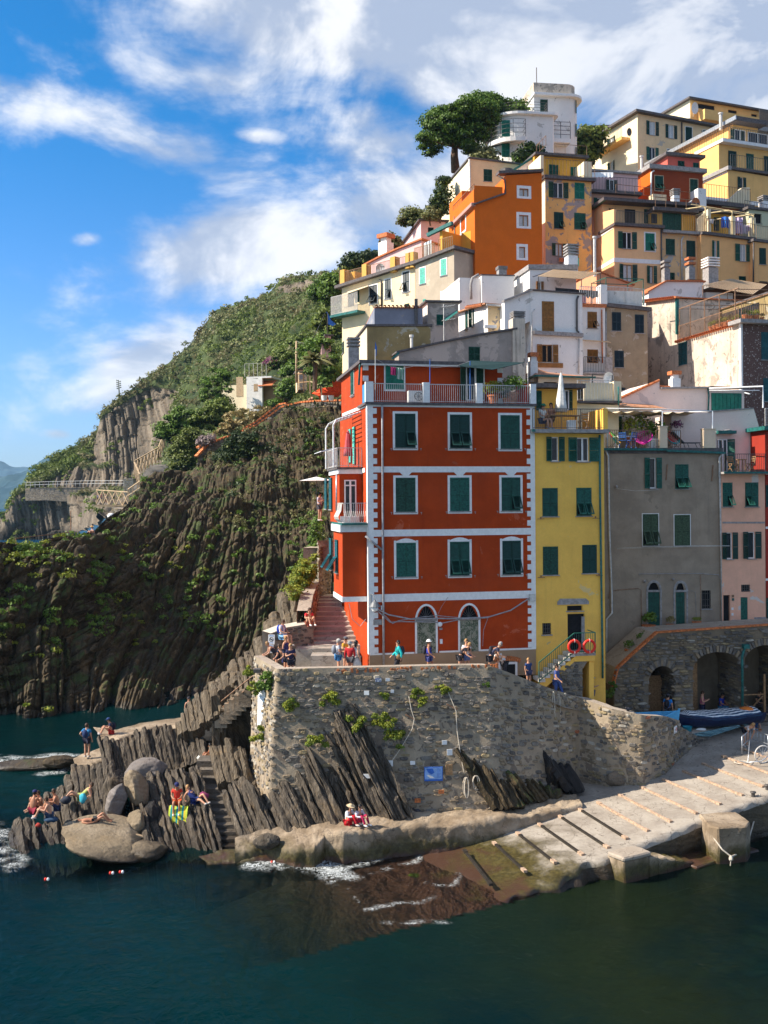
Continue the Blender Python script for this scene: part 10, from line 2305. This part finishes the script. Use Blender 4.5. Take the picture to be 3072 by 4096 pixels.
def tmr(lb,a,c,n,h_=1.1,cross=1,m_='palewood',r_=.07,name='timber_fence'):
 o0=a.copy();e=emp(name,o0,lb=lb,cat='fence');d=c-a
 for k in range(n+1):q=d*(k/n);MB().bem(q,q+Vc((0,0,h_)),r_*1.5,r_*1.5,up=(1,0,0)).bd('post',M[m_],e)
 MB().bem(Vc((0,0,h_)),d+Vc((0,0,h_)),r_*1.5,r_*1.3).bd('top_rail',M[m_],e)
 for k in range(n):
  q0,q1=d*(k/n),d*((k+1)/n)
  if cross:MB().bem(q0+Vc((0,0,.1)),q1+Vc((0,0,h_)),r_,r_).bd('brace',M[m_],e);MB().bem(q0+Vc((0,.05,h_)),q1+Vc((0,.05,.1)),r_,r_).bd('brace',M[m_],e)
  else:MB().bem(q0+Vc((0,0,h_*.5)),q1+Vc((0,0,h_*.5)),r_,r_).bd('mid_rail',M[m_],e)
 return e
pf=lambda x,y,Y_:P(*z5(x,y),Y_)
tmr('crossed timber fence along the viewing platform',pf(915,752,180),pf(1225,778,172),5,2.6,r_=.13)
tmr('sloping timber fence beside the hill stair, lower flight',pf(1325,600,170),pf(1275,480,178),4,2.4,r_=.13);tmr('sloping timber fence beside the hill stair, upper flight',pf(1275,490,178),pf(1505,350,190),7,2.8,r_=.12);tmr('timber fence at the top landing of the hill stair',pf(1505,355,190),pf(1560,215,192),3,3,r_=.12);tmr('pale timber rail on the landing above the hill stair',pf(1555,215,150),pf(1625,195,150),2,2,0,r_=.1)
tmr('timber rails going down from the hill stair to the platform',pf(1350,640,168),pf(1215,730,172),3,2.2,0,r_=.12)
tmr('grey timber rail beside the orange umbrella on the slope',P(*t7(1080,1040),124),P(*t7(1205,1100),122),2,3.2,0,r_=.12);tmr('wooden rail left of the palm',P(*t7(945,1010),126),P(*t7(1075,1000),124),2,2.2,0,'wood',.1)
o0=pf(1340,600,172);e=emp('hill_stair',o0,lb='straight stair on the hill between timber fences',cat='stairs')
for k in range(16):q=pf(1340,600,172).lerp(pf(1500,375,190),k/15)-o0;MB().bx_((q.x-1.6,q.y-.2,q.z-1.5),(q.x+2,q.y+1.6,q.z)).bd('step',C_step,e)
MB().bx_((0,0,0),(8.5,3,.35)).bd('platform_deck',M['palewood'],tag(emp('viewing_platform',pf(905,770,181),-.06),'timber deck of the viewing platform','platform'),(0,0,-.1));
q=pf(1060,780,172);smw('pale rubble support wall under the viewing platform',[(1060,782),(1160,792),(1240,800)],z5,[173,172,171],[3.5,4,4],2,75,(2,.5,3,3,4,0),0,C_mortar,'support_wall')
smw('square pale block wall on the headland path',[(1172,508),(1262,508)],z5,[255,255],[4.5,4.5],4,76,(1,.2,2,3,4,0),0,pls('pale_block',(.5,.44,.36),.1,.2),'block_wall')
smw('retaining wall of the headland path',[(240,600),(420,595),(800,590),(1170,585)],z5,[401,398,393,380],[5,5,6,6],2,77,(4,2,4,1,.5,0),0,C_mortar,'retaining_wall')
b=MB();pts_=[P(*z5(*p),y)for p,y in zip(((245,596),(420,590),(800,582),(1170,580)),(400,397,392,379))]
for a,c in zip(pts_[:-1],pts_[1:]):
 n=int((c-a).length/2)
 for k in range(n+1):q=a.lerp(c,k/n);b.bem(q,q+Vc((0,0,2.2)),.14,.14,up=(1,0,0))
 for hh in(1.1,2.2):b.bem(a+Vc((0,0,hh)),c+Vc((0,0,hh)),.16,.14)
tag(b.bd('path_railing',M['palemetal'],recalc=0),'pale railing along the headland path over the sea','railing')
b=MB();q=pf(1512,0,150);
q0=P(*z5(150,1075),83);q1=P(*z5(710,1012),92);b.tbe([q0,q1],.045,5);b.tbe([q0,P(*z5(152,1130),83)],.045,5);b.tbe([P(*z5(670,815),91),P(*z5(672,1060),91)],.05,5);b.tbe([P(*z5(750,1058),90),P(*z5(860,1045),91)],.04,5);tag(b.bd('rusty_handrail',M['rust']),'rusty handrail along the lower left ridge','handrail')
q=P(*z5(1050,862),120);tag(MB().blb(q,(.5,.3,.35),2).bd('white_bird',M['cloth_white'],smooth=1),'white gull resting on the ridge','bird')
q=P(*t7(1275,1050),123);e=emp('orange_umbrella',q,lb='folded orange beach umbrella on the path wall',cat='parasol');redo=flt('orange_red_canvas',(.8,.09,.02),.8);MB().blb((1.3,0,1.6),(.75,.6,1.6),4,10,.25).bd('canopy',redo,e);MB().blb((-.3,0,.2),(1.5,.6,.7),5,10,.35).bd('loose_canvas',redo,e);MB().tbe([(1.3,0,-1),(1.3,0,3.3)],.05,5).bd('pole',M['metal'],e)
for i,(x,l_)in enumerate(((1237,'left white bucket under the orange umbrella'),(1312,'right white bucket under the orange umbrella'))):q=P(*t7(x,1112),121);tag(MB().lh([(.3,0),(.36,.6),(.3,.6),(.26,.05)],n=10).bd('white_bucket',M['cloth_white'],loc=q),l_,'bucket')
for i,(fz,x,y0_,y1_,Y_,l_)in enumerate(((zD,556,690,605,421,'agave flower spike on the far left skyline'),(z3,745,290,200,101,'agave flower spike behind the dark shrub strip'))):
 a,c=P(*fz(x,y0_),Y_),P(*fz(x-4,y1_),Y_);b=MB();b.tbe([a,c],[.12*Y_/150,.05*Y_/150],5);L_=(c-a).length
 for k in range(9):q=a.lerp(c,.5+.055*k);s_=(1 if k%2 else-1)*L_*.1;b.tbe([q,q+Vc((s_,0,L_*.03))],.05*Y_/150,4);b.blb(q+Vc((s_,0,L_*.04)),L_*.035,k,6,.2)
 tag(b.bd('agave_spike',L_scrub2),l_,'plant')
_scale_fix()
hm=bpy.data.materials.new('haze_air');hm.use_nodes=1;ht=NT(hm.node_tree);ht.n.clear()
pv=ht.node('ShaderNodeVolumePrincipled',{'Color':(.42,.72,1,1),'Density':.00006,'Anisotropy':0});ho=ht.node('ShaderNodeOutputMaterial');ht.l.new(pv.outputs[0],ho.inputs['Volume'])
HZ=MB().bx_((-8000,-300,-9),(8000,10500,235)).bd('haze',hm);HZ['kind']='stuff'
